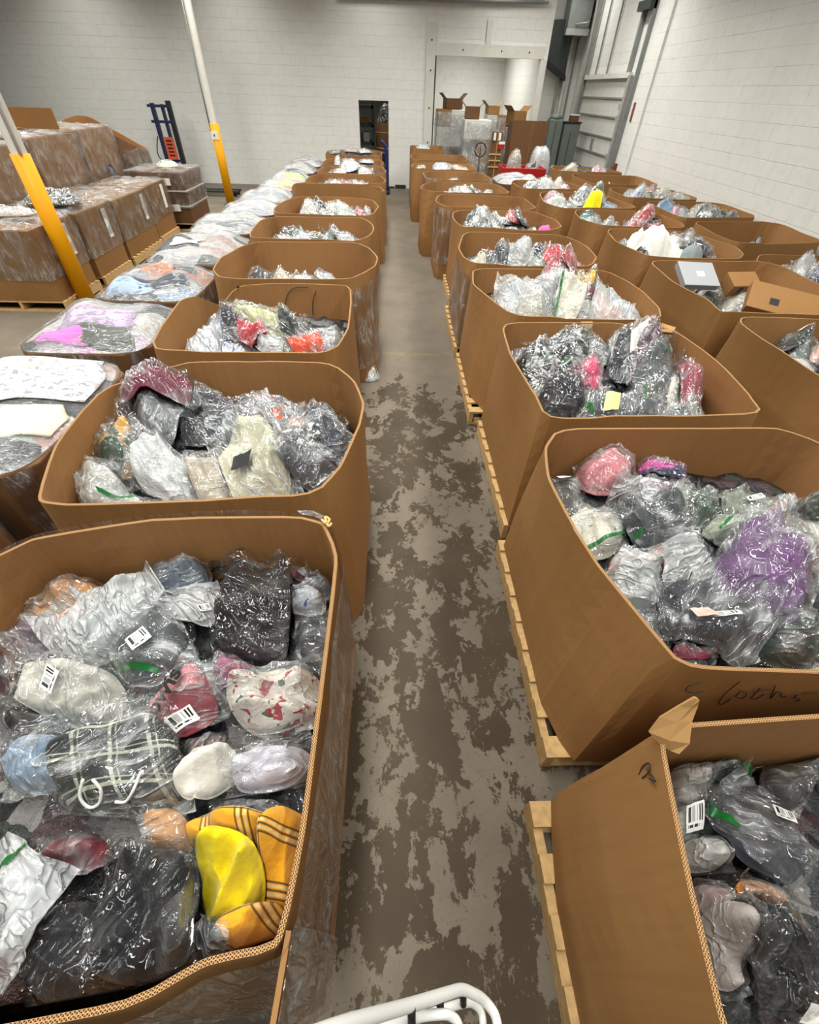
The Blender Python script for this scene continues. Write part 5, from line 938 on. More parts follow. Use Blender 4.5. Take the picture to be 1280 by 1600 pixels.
    bag('R8',[1.239, 10.509, 1.567, 10.562, 1.648, 11.193, 1.302, 11.134],0.068,'cloth',(212, 208, 198),'film','white bag in the eighth bin of the wall-side aisle row',n=14,seed=7443,group='bags in the eighth bin of the wall-side aisle row')
    bag('R8',[1.465, 10.676, 1.798, 10.729, 1.859, 11.146, 1.514, 11.089],0.045,'cloth',(90, 94, 96),'film','dark grey bag in the eighth bin of the wall-side aisle row',n=14,seed=7456,group='bags in the eighth bin of the wall-side aisle row')
    bag('R8',[1.733, 10.513, 1.98, 10.553, 2.082, 11.192, 1.822, 11.148],0.069,'cloth',(204, 190, 180),'film','cream bag in the eighth bin of the wall-side aisle row',n=14,seed=7469,group='bags in the eighth bin of the wall-side aisle row')
    bag('R9',[1.138, 12.053, 1.454, 12.122, 1.517, 12.806, 1.187, 12.73],0.056,'cloth',(214, 210, 204),'film','white film bag at the back in the ninth bin of the wall-side aisle row',n=14,seed=7565,group='bags in the ninth bin of the wall-side aisle row')
    bag('R10',[0.471, 13.643, 0.756, 13.713, 0.783, 14.281, 0.487, 14.205],0.042,'cloth',(216, 206, 190),'film','cream bag in the tenth bin of the wall-side aisle row',n=14,seed=5288,group='bags in the tenth bin of the wall-side aisle row')
    bag('R10',[0.866, 13.102, 1.339, 13.219, 1.439, 14.438, 0.929, 14.301],0.088,'white_blue',(220, 219, 214),'film','blue white bag in the tenth bin of the wall-side aisle row',n=14,seed=5301,group='bags in the tenth bin of the wall-side aisle row')
    bag('R10',[1.303, 13.58, 1.921, 13.728, 1.989, 14.299, 1.348, 14.139],0.043,'cloth',(222, 192, 164),'film','peach bag in the tenth bin of the wall-side aisle row',n=14,seed=5314,group='bags in the tenth bin of the wall-side aisle row')
    bag('R12',[0.571, 15.984, 0.967, 16.095, 1.034, 17.208, 0.61, 17.08],0.072,'cloth',(232, 230, 226),'film_frost','heap of white cloth in the square end bin of the wall-side row',n=14,seed=5658,group='bags in the square end bin of the wall-side row')
    bag('M1',[3.915, 3.424, 4.354, 3.325, 4.419, 3.612, 3.979, 3.711],0.144,'cloth',(150, 182, 214),'film','half-buried sky blue bag in the first bin of the middle row',n=16,seed=427,group='bags in the first bin of the middle row')
    bag('M1',[3.908, 2.857, 4.335, 3.02, 4.219, 3.322, 3.793, 3.159],0.129,'cloth',(92, 100, 110),'film','half-buried slate bag in the first bin of the middle row',n=16,seed=434,group='bags in the first bin of the middle row')
    bag('M1',[3.863, 2.471, 4.295, 2.377, 4.352, 2.639, 3.92, 2.733],0.158,'cloth',(26, 27, 30),'film','half-buried jet black bag in the first bin of the middle row',n=16,seed=441,group='bags in the first bin of the middle row')
    bag('M1',[3.149, 3.326, 3.283, 3.117, 3.444, 3.298, 3.311, 3.524],0.074,'cloth',(206, 208, 206),'film','white silver bag in the first bin of the middle row',n=14,seed=5826,group='bags in the first bin of the middle row')
    bag('M1',[3.304, 3.505, 3.434, 3.286, 3.635, 3.512, 3.507, 3.753],0.087,'cloth',(120, 128, 126),'film','grey clear bag in the first bin of the middle row',n=14,seed=5839,group='bags in the first bin of the middle row')
    bag('M1',[3.239, 3.562, 3.451, 3.46, 3.676, 3.753, 3.457, 3.867],0.102,'cloth',(44, 54, 50),'film','black green bag with slip in the first bin of the middle row',n=14,labs=[(-0.06, -0.304, 0.359, 0.018, 0.261, 0.363, -0.158, 0.041, 'paper')],seed=5852,group='bags in the first bin of the middle row')
    bag('M1',[3.7, 3.555, 3.888, 3.562, 4.089, 3.839, 3.89, 3.831],0.087,'cloth',(128, 150, 138),'film','sage green bag in the first bin of the middle row',n=14,seed=5865,group='bags in the first bin of the middle row')
    bag('M1',[3.284, 3.235, 3.409, 3.239, 3.58, 3.475, 3.448, 3.47],0.086,'cloth',(236, 190, 176),'film','peach bag in the first bin of the middle row',n=14,seed=5878,group='bags in the first bin of the middle row')
    bag('M2',[3.542, 5.062, 3.904, 5.299, 3.752, 5.531, 3.39, 5.293],0.139,'cloth',(160, 164, 162),'film','half-buried ash grey bag in the second bin of the middle row',n=16,seed=431,group='bags in the second bin of the middle row')
    bag('M2',[3.399, 4.675, 3.832, 4.502, 3.956, 4.813, 3.523, 4.986],0.158,'cloth',(222, 214, 196),'film','half-buried ivory bag in the second bin of the middle row',n=16,seed=438,group='bags in the second bin of the middle row')
    bag('M2',[3.879, 4.626, 4.385, 4.544, 4.439, 4.879, 3.933, 4.96],0.126,'cloth',(110, 34, 52),'film','half-buried maroon bag in the second bin of the middle row',n=16,seed=445,group='bags in the second bin of the middle row')
    bag('M2',[3.612, 4.007, 3.942, 4.22, 3.773, 4.483, 3.443, 4.27],0.135,'cloth',(206, 150, 156),'film','half-buried dusty pink bag in the second bin of the middle row',n=16,seed=452,group='bags in the second bin of the middle row')
    bag('M2',[3.214, 5.383, 3.446, 5.398, 3.543, 5.593, 3.304, 5.576],0.044,'cloth',(176, 170, 172),'film','pale mauve bag in the second bin of the middle row',n=14,seed=5974,group='bags in the second bin of the middle row')
    bag('M2',[3.047, 4.831, 3.224, 4.724, 3.38, 4.993, 3.198, 5.109],0.067,'red_white',(220, 219, 214),'film','red and white bag in the second bin of the middle row',n=14,seed=5987,group='bags in the second bin of the middle row')
    bag('M2',[3.417, 5.272, 3.714, 5.291, 3.888, 5.609, 3.576, 5.588],0.072,'cloth',(186, 188, 184),'film','silver clear bag in the second bin of the middle row',n=14,seed=6000,group='bags in the second bin of the middle row')
    bag('M2',[3.834, 5.162, 4.245, 5.191, 4.514, 5.654, 4.076, 5.62],0.094,'grey_mix',(130, 134, 134),'film','grey white bag behind grey box in the second bin of the middle row',n=14,seed=6013,group='bags in the second bin of the middle row')
    bag('M2',[3.037, 4.26, 3.167, 4.266, 3.338, 4.573, 3.2, 4.566],0.082,'cloth',(140, 132, 124),'film','smoky bag by front corner in the second bin of the middle row',n=14,seed=6026,group='bags in the second bin of the middle row')
    bag('M2',[3.116, 4.599, 3.367, 4.612, 3.673, 5.162, 3.398, 5.144],0.133,'cloth',(36, 44, 44),'film_black','black bag below the grey box in the second bin of the middle row',n=14,seed=6039,group='bags in the second bin of the middle row')
    bag('M2',[3.144, 4.174, 3.282, 4.181, 3.4, 4.383, 3.257, 4.376],0.056,'cloth',(226, 214, 60),'film','yellow bag in the second bin of the middle row',n=14,seed=6052,group='bags in the second bin of the middle row')
    bag('M2',[3.198, 4.282, 3.553, 4.384, 3.752, 4.73, 3.371, 4.615],0.089,'black_white',(24, 25, 28),'film','black and white striped bag in the second bin of the middle row',n=14,seed=6065,group='bags in the second bin of the middle row')
    bag('M3',[3.775, 6.703, 4.276, 6.816, 4.204, 7.132, 3.703, 7.019],0.123,'cloth',(224, 223, 218),'film','half-buried chalk white bag in the third bin of the middle row',n=16,seed=435,group='bags in the third bin of the middle row')
    bag('M3',[3.746, 6.395, 4.138, 6.185, 4.303, 6.493, 3.911, 6.703],0.11,'cloth',(26, 27, 30),'film','half-buried jet black bag in the third bin of the middle row',n=16,seed=442,group='bags in the third bin of the middle row')
    bag('M3',[3.517, 5.718, 3.865, 5.899, 3.732, 6.155, 3.384, 5.974],0.105,'cloth',(206, 150, 156),'film','half-buried dusty pink bag in the third bin of the middle row',n=16,seed=449,group='bags in the third bin of the middle row')
    bag('M3',[2.863, 5.887, 3.3, 5.719, 3.417, 6.021, 2.979, 6.189],0.152,'cloth',(160, 164, 162),'film','half-buried ash grey bag in the third bin of the middle row',n=16,seed=456,group='bags in the third bin of the middle row')
    bag('M3',[2.922, 6.632, 3.158, 6.01, 3.318, 6.314, 3.085, 6.991],0.062,'grey_mix',(130, 134, 134),'film','mixed grey bag in the third bin of the middle row',n=14,seed=6122,group='bags in the third bin of the middle row')
    bag('M3',[2.778, 5.889, 3.02, 5.568, 3.264, 6.056, 3.016, 6.426],0.091,'black_white',(24, 25, 28),'film','black and white bag in the third bin of the middle row',n=14,seed=6135,group='bags in the third bin of the middle row')
    bag('M3',[3.861, 6.632, 4.105, 6.656, 4.393, 7.227, 4.132, 7.199],0.09,'cloth',(170, 158, 156),'film','clear mauve bag in the third bin of the middle row',n=14,seed=6148,group='bags in the third bin of the middle row')
    bag('M3',[3.374, 5.81, 3.632, 5.607, 3.846, 5.97, 3.58, 6.195],0.07,'cloth',(128, 138, 138),None,'grey knit piece in the third bin of the middle row',gs=0.96,n=18,name='folded_garment',cat='folded garment',seed=6161,group='bags in the third bin of the middle row')
    bag('M3',[3.329, 6.318, 3.767, 6.162, 3.898, 6.411, 3.448, 6.577],0.046,'cloth',(26, 30, 38),None,'black folded piece in the third bin of the middle row',gs=0.96,n=16,name='folded_garment',cat='folded garment',seed=6174,group='bags in the third bin of the middle row')
    bag('M3',[2.841, 6.074, 3.247, 5.492, 3.677, 6.262, 3.26, 6.992],0.143,'cloth',(224, 222, 214),None,'large white jacket in the third bin of the middle row',gs=0.97,fold=2.2,n=30,name='folded_garment',cat='folded garment',seed=6187,group='bags in the third bin of the middle row')
    bag('M3',[3.188, 6.166, 3.318, 6.179, 3.42, 6.407, 3.286, 6.393],0.037,'cloth',(24, 24, 26),None,'small black cloth on white jacket in the third bin of the middle row',gs=0.96,n=10,name='folded_garment',cat='folded garment',seed=6200,group='bags in the third bin of the middle row')
    bag('M4',[2.937, 8.058, 3.382, 8.212, 3.29, 8.479, 2.845, 8.325],0.141,'cloth',(70, 130, 128),'film','half-buried teal bag in the fourth bin of the middle row',n=16,seed=439,group='bags in the fourth bin of the middle row')
    bag('M4',[3.684, 8.157, 4.118, 8.058, 4.193, 8.387, 3.759, 8.486],0.109,'cloth',(150, 182, 214),'film','half-buried sky blue bag in the fourth bin of the middle row',n=16,seed=446,group='bags in the fourth bin of the middle row')
    bag('M4',[3.852, 7.735, 4.244, 7.796, 4.197, 8.099, 3.805, 8.038],0.122,'cloth',(206, 150, 156),'film','half-buried dusty pink bag in the fourth bin of the middle row',n=16,seed=453,group='bags in the fourth bin of the middle row')
    bag('M4',[2.867, 7.688, 3.267, 7.819, 3.155, 8.16, 2.755, 8.029],0.101,'cloth',(160, 164, 162),'film','half-buried ash grey bag in the fourth bin of the middle row',n=16,seed=460,group='bags in the fourth bin of the middle row')
    bag('M4',[2.845, 7.414, 3.336, 7.346, 3.382, 7.675, 2.89, 7.743],0.113,'cloth',(110, 112, 78),'film','half-buried olive bag in the fourth bin of the middle row',n=16,seed=467,group='bags in the fourth bin of the middle row')
    bag('M4',[3.688, 7.352, 4.121, 7.282, 4.172, 7.596, 3.739, 7.666],0.148,'cloth',(222, 214, 196),'film','half-buried ivory bag in the fourth bin of the middle row',n=16,seed=474,group='bags in the fourth bin of the middle row')
    bag('M4',[2.771, 7.504, 2.968, 7.526, 3.089, 7.888, 2.884, 7.863],0.051,'cloth',(176, 178, 176),'film','silver bag in the fourth bin of the middle row',n=14,seed=6270,group='bags in the fourth bin of the middle row')
    bag('M4',[2.893, 7.146, 3.443, 7.739, 3.607, 8.272, 3.014, 7.608],0.076,'cloth',(186, 188, 184),'film','white silver bag in the fourth bin of the middle row',n=14,seed=6283,group='bags in the fourth bin of the middle row')
    bag('M4',[3.611, 7.662, 4.201, 8.08, 4.431, 8.673, 3.798, 8.205],0.076,'cloth',(206, 204, 182),'film','pale green bag in the fourth bin of the middle row',n=14,seed=6296,group='bags in the fourth bin of the middle row')
    bag('M4',[3.394, 7.511, 4.224, 8.06, 4.503, 8.727, 3.601, 8.099],0.09,'red_white',(220, 219, 214),'film','pink red bag in the fourth bin of the middle row',n=14,seed=6309,group='bags in the fourth bin of the middle row')
    bag('M5',[2.703, 9.911, 3.061, 9.771, 3.168, 10.047, 2.811, 10.187],0.151,'cloth',(206, 150, 156),'film','half-buried dusty pink bag in the fifth bin of the middle row',n=16,seed=443,group='bags in the fifth bin of the middle row')
    bag('M5',[3.546, 9.806, 3.938, 9.777, 3.961, 10.094, 3.568, 10.122],0.154,'cloth',(92, 100, 110),'film','half-buried slate bag in the fifth bin of the middle row',n=16,seed=450,group='bags in the fifth bin of the middle row')
    bag('M5',[3.116, 9.284, 3.559, 9.278, 3.563, 9.563, 3.12, 9.569],0.152,'cloth',(110, 112, 78),'film','half-buried olive bag in the fifth bin of the middle row',n=16,seed=457,group='bags in the fifth bin of the middle row')
    bag('M5',[2.624, 9.492, 3.003, 9.259, 3.142, 9.484, 2.763, 9.717],0.141,'cloth',(224, 223, 218),'film','half-buried chalk white bag in the fifth bin of the middle row',n=16,seed=464,group='bags in the fifth bin of the middle row')
    bag('M5',[3.466, 8.871, 3.946, 8.821, 3.978, 9.13, 3.498, 9.18],0.145,'cloth',(150, 182, 214),'film','half-buried sky blue bag in the fifth bin of the middle row',n=16,seed=471,group='bags in the fifth bin of the middle row')
    bag('M5',[3.216, 8.815, 3.608, 8.854, 3.579, 9.148, 3.187, 9.109],0.154,'cloth',(110, 34, 52),'film','half-buried maroon bag in the fifth bin of the middle row',n=16,seed=478,group='bags in the fifth bin of the middle row')
    bag('M5',[2.65, 8.883, 3.126, 8.749, 3.198, 9.003, 2.722, 9.138],0.13,'cloth',(160, 164, 162),'film','half-buried ash grey bag in the fifth bin of the middle row',n=16,seed=485,group='bags in the fifth bin of the middle row')
    bag('M5',[2.548, 8.638, 2.797, 8.674, 2.881, 8.988, 2.623, 8.95],0.037,'cloth',(200, 196, 188),'film','white bag at the aisle side in the fifth bin of the middle row',n=14,seed=6418,group='bags in the fifth bin of the middle row')
    bag('M5',[2.997, 9.054, 3.408, 9.109, 3.537, 9.508, 3.11, 9.448],0.05,'grey_mix',(130, 134, 134),'film','grey bag in the fifth bin of the middle row',n=14,seed=6431,group='bags in the fifth bin of the middle row')
    bag('M5',[3.473, 9.558, 3.784, 9.607, 4.056, 10.438, 3.721, 10.381],0.087,'pink_navy',(36, 40, 60),'film','pink and black bag in the fifth bin of the middle row',n=14,seed=6444,group='bags in the fifth bin of the middle row')
    bag('M5',[3.592, 9.654, 3.903, 9.702, 4.173, 10.41, 3.841, 10.355],0.076,'cloth',(94, 106, 100),'film','dark sage bag in the fifth bin of the middle row',n=14,seed=6457,group='bags in the fifth bin of the middle row')
    bag('M5',[3.138, 8.595, 3.606, 8.974, 3.851, 9.742, 3.34, 9.304],0.086,'cloth',(218, 214, 204),'film','white bag in the fifth bin of the middle row',n=14,seed=6470,group='bags in the fifth bin of the middle row')
    bag('M5',[3.472, 8.607, 3.746, 8.643, 3.86, 8.943, 3.577, 8.905],0.037,'cloth',(44, 46, 48),'film','black bag in the fifth bin of the middle row',n=14,seed=6483,group='bags in the fifth bin of the middle row')
    bag('M5',[3.067, 8.583, 3.413, 8.628, 3.569, 9.061, 3.207, 9.011],0.054,'cloth',(240, 226, 20),None,'bright yellow piece in the fifth bin of the middle row',gs=0.95,n=14,name='folded_garment',cat='folded garment',seed=6496,group='bags in the fifth bin of the middle row')
    bag('M6',[3.403, 11.294, 3.812, 11.368, 3.764, 11.632, 3.355, 11.559],0.121,'cloth',(110, 112, 78),'film','half-buried olive bag in the sixth bin of the middle row',n=16,seed=447,group='bags in the sixth bin of the middle row')
    bag('M6',[2.767, 10.675, 3.187, 10.495, 3.316, 10.797, 2.897, 10.977],0.146,'cloth',(222, 214, 196),'film','half-buried ivory bag in the sixth bin of the middle row',n=16,seed=454,group='bags in the sixth bin of the middle row')
    bag('M6',[2.634, 10.505, 3.012, 10.732, 2.869, 10.97, 2.491, 10.743],0.127,'cloth',(160, 164, 162),'film','half-buried ash grey bag in the sixth bin of the middle row',n=16,seed=461,group='bags in the sixth bin of the middle row')
    bag('M6',[3.225, 10.608, 3.68, 10.443, 3.799, 10.771, 3.344, 10.936],0.103,'cloth',(206, 150, 156),'film','half-buried dusty pink bag in the sixth bin of the middle row',n=16,seed=468,group='bags in the sixth bin of the middle row')
    bag('M6',[2.431, 10.276, 2.767, 10.925, 2.863, 11.623, 2.502, 10.896],0.085,'cloth',(92, 66, 120),'film','purple bag in the sixth bin of the middle row',n=14,seed=6566,group='bags in the sixth bin of the middle row')
    bag('M6',[2.508, 10.384, 2.805, 10.433, 2.957, 11.027, 2.643, 10.972],0.061,'grey_mix',(130, 134, 134),'film','grey mixed bag in the sixth bin of the middle row',n=14,seed=6579,group='bags in the sixth bin of the middle row')
    bag('M6',[2.761, 10.401, 3.063, 10.45, 3.2, 10.943, 2.884, 10.889],0.051,'cloth',(206, 206, 204),'film','white bag in the sixth bin of the middle row',n=14,seed=6592,group='bags in the sixth bin of the middle row')
    bag('M6',[3.175, 11.004, 3.466, 11.057, 3.672, 11.823, 3.363, 11.763],0.071,'cloth',(210, 196, 176),'film','cream bag in the sixth bin of the middle row',n=14,seed=6605,group='bags in the sixth bin of the middle row')
    bag('M6',[3.11, 10.371, 3.456, 10.43, 3.651, 11.088, 3.284, 11.021],0.065,'cloth',(170, 140, 136),'film','dusty pink bag in the sixth bin of the middle row',n=14,seed=6618,group='bags in the sixth bin of the middle row')
    bag('W1',[4.522, 5.82, 4.918, 5.574, 5.095, 5.859, 4.7, 6.105],0.104,'cloth',(206, 150, 156),'film','half-buried dusty pink bag in the first bin along the block wall',n=16,seed=457,group='bags in the first bin along the block wall')
    bag('W1',[5.104, 5.014, 5.517, 5.295, 5.338, 5.558, 4.925, 5.276],0.117,'cloth',(110, 112, 78),'film','half-buried olive bag in the first bin along the block wall',n=16,seed=464,group='bags in the first bin along the block wall')
    bag('W1',[5.461, 5.003, 5.866, 5.078, 5.816, 5.352, 5.411, 5.278],0.114,'cloth',(110, 34, 52),'film','half-buried maroon bag in the first bin along the block wall',n=16,seed=471,group='bags in the first bin along the block wall')
    bag('W1',[4.979, 4.417, 5.398, 4.481, 5.359, 4.74, 4.94, 4.677],0.131,'cloth',(70, 130, 128),'film','half-buried teal bag in the first bin along the block wall',n=16,seed=478,group='bags in the first bin along the block wall')
    bag('W1',[4.557, 4.359, 5.051, 4.513, 4.972, 4.766, 4.478, 4.612],0.156,'cloth',(160, 164, 162),'film','half-buried ash grey bag in the first bin along the block wall',n=16,seed=485,group='bags in the first bin along the block wall')
    bag('W1',[4.459, 5.328, 4.776, 5.349, 5.086, 5.823, 4.745, 5.798],0.102,'cloth',(136, 110, 92),'film','brown film bag in the first bin along the block wall',n=14,seed=6936,group='bags in the first bin along the block wall')
    bag('W1',[4.504, 5.096, 4.72, 5.11, 4.857, 5.322, 4.633, 5.307],0.049,'cloth',(226, 140, 92),'film','orange bag in the first bin along the block wall',n=14,seed=6949,group='bags in the first bin along the block wall')
    bag('W1',[4.425, 5.234, 4.854, 5.263, 5.268, 5.854, 4.798, 5.818],0.121,'cloth',(186, 184, 180),'film','big clear white bag in the first bin along the block wall',n=14,seed=6962,group='bags in the first bin along the block wall')
    bag('W1',[4.545, 5.122, 4.713, 5.133, 4.968, 5.486, 4.79, 5.473],0.077,'cloth',(170, 168, 172),'film','pale grey bag in the first bin along the block wall',n=14,seed=6975,group='bags in the first bin along the block wall')
    bag('W1',[4.426, 4.942, 4.961, 5.065, 5.254, 5.496, 4.677, 5.355],0.098,'cloth',(58, 58, 92),'film','navy blue bag in the first bin along the block wall',n=14,seed=6988,group='bags in the first bin along the block wall')
    bag('W1',[4.461, 4.535, 4.822, 4.678, 5.089, 5.08, 4.698, 4.917],0.101,'cloth',(84, 82, 92),'film','dark grey clear bag in the first bin along the block wall',n=14,seed=7001,group='bags in the first bin along the block wall')
    bag('W1',[4.504, 4.215, 4.71, 4.225, 4.858, 4.429, 4.645, 4.419],0.057,'cloth',(210, 204, 190),'film','cream bag in the first bin along the block wall',n=14,seed=7014,group='bags in the first bin along the block wall')
    bag('W2',[4.536, 7.33, 4.925, 7.448, 4.847, 7.703, 4.459, 7.585],0.116,'cloth',(92, 100, 110),'film','half-buried slate bag in the second bin along the block wall',n=16,seed=461,group='bags in the second bin along the block wall')
    bag('W2',[4.923, 7.115, 5.403, 6.949, 5.51, 7.26, 5.031, 7.426],0.121,'cloth',(222, 214, 196),'film','half-buried ivory bag in the second bin along the block wall',n=16,seed=468,group='bags in the second bin along the block wall')
    bag('W2',[5.395, 7.043, 5.791, 6.989, 5.837, 7.33, 5.441, 7.384],0.126,'cloth',(110, 112, 78),'film','half-buried olive bag in the second bin along the block wall',n=16,seed=475,group='bags in the second bin along the block wall')
    bag('W2',[4.39, 6.595, 4.736, 6.409, 4.894, 6.704, 4.548, 6.89],0.145,'cloth',(70, 130, 128),'film','half-buried teal bag in the second bin along the block wall',n=16,seed=482,group='bags in the second bin along the block wall')
    bag('W2',[5.3, 6.577, 5.775, 6.437, 5.873, 6.772, 5.398, 6.912],0.132,'cloth',(150, 182, 214),'film','half-buried sky blue bag in the second bin along the block wall',n=16,seed=489,group='bags in the second bin along the block wall')
    bag('W2',[5.371, 7.517, 5.613, 7.54, 5.824, 7.911, 5.572, 7.885],0.059,'cloth',(176, 160, 162),'film','pale mauve bag in the second bin along the block wall',n=14,seed=7084,group='bags in the second bin along the block wall')
    bag('W2',[5.391, 7.573, 5.769, 7.608, 5.943, 7.896, 5.552, 7.858],0.048,'grey_mix',(130, 134, 134),'film','grey bag in the second bin along the block wall',n=14,seed=7097,group='bags in the second bin along the block wall')
    bag('W2',[5.347, 7.614, 5.803, 7.655, 5.953, 7.885, 5.485, 7.841],0.038,'cloth',(186, 178, 166),'film','beige film bag in the second bin along the block wall',n=14,seed=7110,group='bags in the second bin along the block wall')
    bag('W2',[5.512, 7.533, 5.676, 7.548, 5.912, 7.907, 5.741, 7.89],0.059,'cloth',(186, 176, 170),'film','small peaked bag in the second bin along the block wall',n=14,lift=0.12,seed=7123,group='bags in the second bin along the block wall')
    bag('W3',[4.505, 9.016, 5.012, 9.094, 4.972, 9.356, 4.465, 9.278],0.157,'cloth',(150, 182, 214),'film','half-buried sky blue bag in the third bin along the block wall',n=16,seed=465,group='bags in the third bin along the block wall')
    bag('W3',[4.989, 8.516, 5.369, 8.591, 5.306, 8.909, 4.926, 8.833],0.127,'cloth',(222, 214, 196),'film','half-buried ivory bag in the third bin along the block wall',n=16,seed=472,group='bags in the third bin along the block wall')
    bag('W3',[5.425, 8.501, 5.804, 8.742, 5.658, 8.971, 5.28, 8.73],0.1,'cloth',(26, 27, 30),'film','half-buried jet black bag in the third bin along the block wall',n=16,seed=479,group='bags in the third bin along the block wall')
    bag('W3',[4.474, 8.519, 4.964, 8.627, 4.904, 8.899, 4.414, 8.792],0.102,'cloth',(206, 150, 156),'film','half-buried dusty pink bag in the third bin along the block wall',n=16,seed=486,group='bags in the third bin along the block wall')
    bag('W3',[5.273, 8.186, 5.672, 8.024, 5.806, 8.354, 5.407, 8.516],0.108,'cloth',(110, 112, 78),'film','half-buried olive bag in the third bin along the block wall',n=16,seed=493,group='bags in the third bin along the block wall')
    bag('W3',[4.904, 8.336, 5.276, 8.111, 5.439, 8.379, 5.066, 8.605],0.119,'cloth',(224, 223, 218),'film','half-buried chalk white bag in the third bin along the block wall',n=16,seed=500,group='bags in the third bin along the block wall')
    bag('W3',[4.371, 8.197, 4.814, 8.248, 5.088, 8.802, 4.617, 8.744],0.075,'cloth',(190, 192, 190),'film','silver bag in the third bin along the block wall',n=14,seed=7232,group='bags in the third bin along the block wall')
    bag('W3',[4.431, 8.269, 4.572, 8.287, 4.813, 8.802, 4.663, 8.782],0.064,'cloth',(232, 140, 164),'film','pink peaked bag in the third bin along the block wall',n=14,lift=0.15,seed=7245,group='bags in the third bin along the block wall')
    bag('W3',[4.673, 8.026, 5.102, 8.08, 5.464, 8.741, 5.001, 8.678],0.082,'cloth',(66, 70, 74),'film','charcoal bag in the third bin along the block wall',n=14,seed=7258,group='bags in the third bin along the block wall')
    bag('W3',[4.743, 7.935, 5.218, 7.991, 5.483, 8.459, 4.982, 8.397],0.063,'grey_mix',(130, 134, 134),'film','mixed grey bag in the third bin along the block wall',n=14,seed=7271,group='bags in the third bin along the block wall')
    bag('W3',[5.294, 8.155, 5.578, 8.189, 5.828, 8.616, 5.53, 8.578],0.055,'cloth',(84, 84, 86),'film','dark grey bag in the third bin along the block wall',n=14,seed=7284,group='bags in the third bin along the block wall')
    bag('W4',[5.192, 10.543, 5.661, 10.575, 5.638, 10.898, 5.17, 10.865],0.125,'cloth',(222, 214, 196),'film','half-buried ivory bag in the fourth bin along the block wall',n=16,seed=469,group='bags in the fourth bin along the block wall')
    bag('W4',[4.84, 10.66, 5.217, 10.559, 5.31, 10.905, 4.934, 11.006],0.115,'cloth',(206, 150, 156),'film','half-buried dusty pink bag in the fourth bin along the block wall',n=16,seed=476,group='bags in the fourth bin along the block wall')
    bag('W4',[4.84, 10.204, 5.218, 10.237, 5.192, 10.544, 4.813, 10.511],0.1,'cloth',(110, 112, 78),'film','half-buried olive bag in the fourth bin along the block wall',n=16,seed=483,group='bags in the fourth bin along the block wall')
    bag('W4',[4.427, 9.749, 4.798, 9.843, 4.718, 10.157, 4.347, 10.063],0.101,'cloth',(70, 130, 128),'film','half-buried teal bag in the fourth bin along the block wall',n=16,seed=490,group='bags in the fourth bin along the block wall')
    bag('W4',[4.792, 9.797, 5.284, 9.663, 5.378, 10.008, 4.886, 10.142],0.102,'cloth',(110, 34, 52),'film','half-buried maroon bag in the fourth bin along the block wall',n=16,seed=497,group='bags in the fourth bin along the block wall')
    bag('W4',[5.235, 9.826, 5.709, 9.892, 5.672, 10.156, 5.199, 10.09],0.13,'cloth',(224, 223, 218),'film','half-buried chalk white bag in the fourth bin along the block wall',n=16,seed=504,group='bags in the fourth bin along the block wall')
    bag('W4',[4.229, 9.628, 4.638, 9.687, 4.904, 10.312, 4.469, 10.243],0.069,'grey_mix',(130, 134, 134),'film','grey mixed bag in the fourth bin along the block wall',n=14,seed=7380,group='bags in the fourth bin along the block wall')
    bag('W4',[4.349, 10.138, 4.718, 10.196, 5.112, 11.175, 4.709, 11.105],0.1,'cloth',(160, 162, 160),'film','clear grey bag in the fourth bin along the block wall',n=14,seed=7393,group='bags in the fourth bin along the block wall')
    bag('W4',[4.396, 9.643, 4.66, 9.683, 4.903, 10.231, 4.625, 10.187],0.059,'cloth',(196, 60, 90),'film','red pink bag in the fourth bin along the block wall',n=14,seed=7406,group='bags in the fourth bin along the block wall')
    bag('W4',[4.701, 9.673, 5.15, 9.738, 5.323, 10.088, 4.857, 10.018],0.039,'cloth',(140, 134, 124),'film','taupe bag in the fourth bin along the block wall',n=14,seed=7419,group='bags in the fourth bin along the block wall')
    bag('W4',[4.244, 9.644, 4.619, 9.696, 4.827, 10.229, 4.433, 10.17],0.062,'white_blue',(220, 219, 214),'film','white blue bag in the fourth bin along the block wall',n=14,seed=7432,group='bags in the fourth bin along the block wall')
    bag('W5',[5.26, 11.902, 5.672, 11.981, 5.621, 12.248, 5.209, 12.168],0.149,'cloth',(92, 100, 110),'film','half-buried slate bag in the fifth bin along the block wall',n=16,seed=473,group='bags in the fifth bin along the block wall')
    bag('W5',[4.617, 11.891, 5.1, 12.026, 5.014, 12.334, 4.53, 12.199],0.13,'cloth',(26, 27, 30),'film','half-buried jet black bag in the fifth bin along the block wall',n=16,seed=480,group='bags in the fifth bin along the block wall')
    bag('W5',[5.314, 11.47, 5.693, 11.653, 5.555, 11.938, 5.176, 11.755],0.159,'cloth',(206, 150, 156),'film','half-buried dusty pink bag in the fifth bin along the block wall',n=16,seed=487,group='bags in the fifth bin along the block wall')
    bag('W5',[4.267, 11.376, 4.658, 11.573, 4.529, 11.828, 4.138, 11.631],0.151,'cloth',(150, 182, 214),'film','half-buried sky blue bag in the fifth bin along the block wall',n=16,seed=494,group='bags in the fifth bin along the block wall')
    bag('W5',[4.653, 11.371, 4.854, 11.404, 5.08, 12.001, 4.869, 11.964],0.06,'cloth',(216, 170, 130),'film','tan bag in the fifth bin along the block wall',n=14,seed=7528,group='bags in the fifth bin along the block wall')
    bag('W5',[5.032, 12.062, 5.412, 12.128, 5.73, 12.934, 5.325, 12.859],0.077,'cloth',(168, 170, 168),'film','clear grey bag in the fifth bin along the block wall',n=14,seed=7541,group='bags in the fifth bin along the block wall')
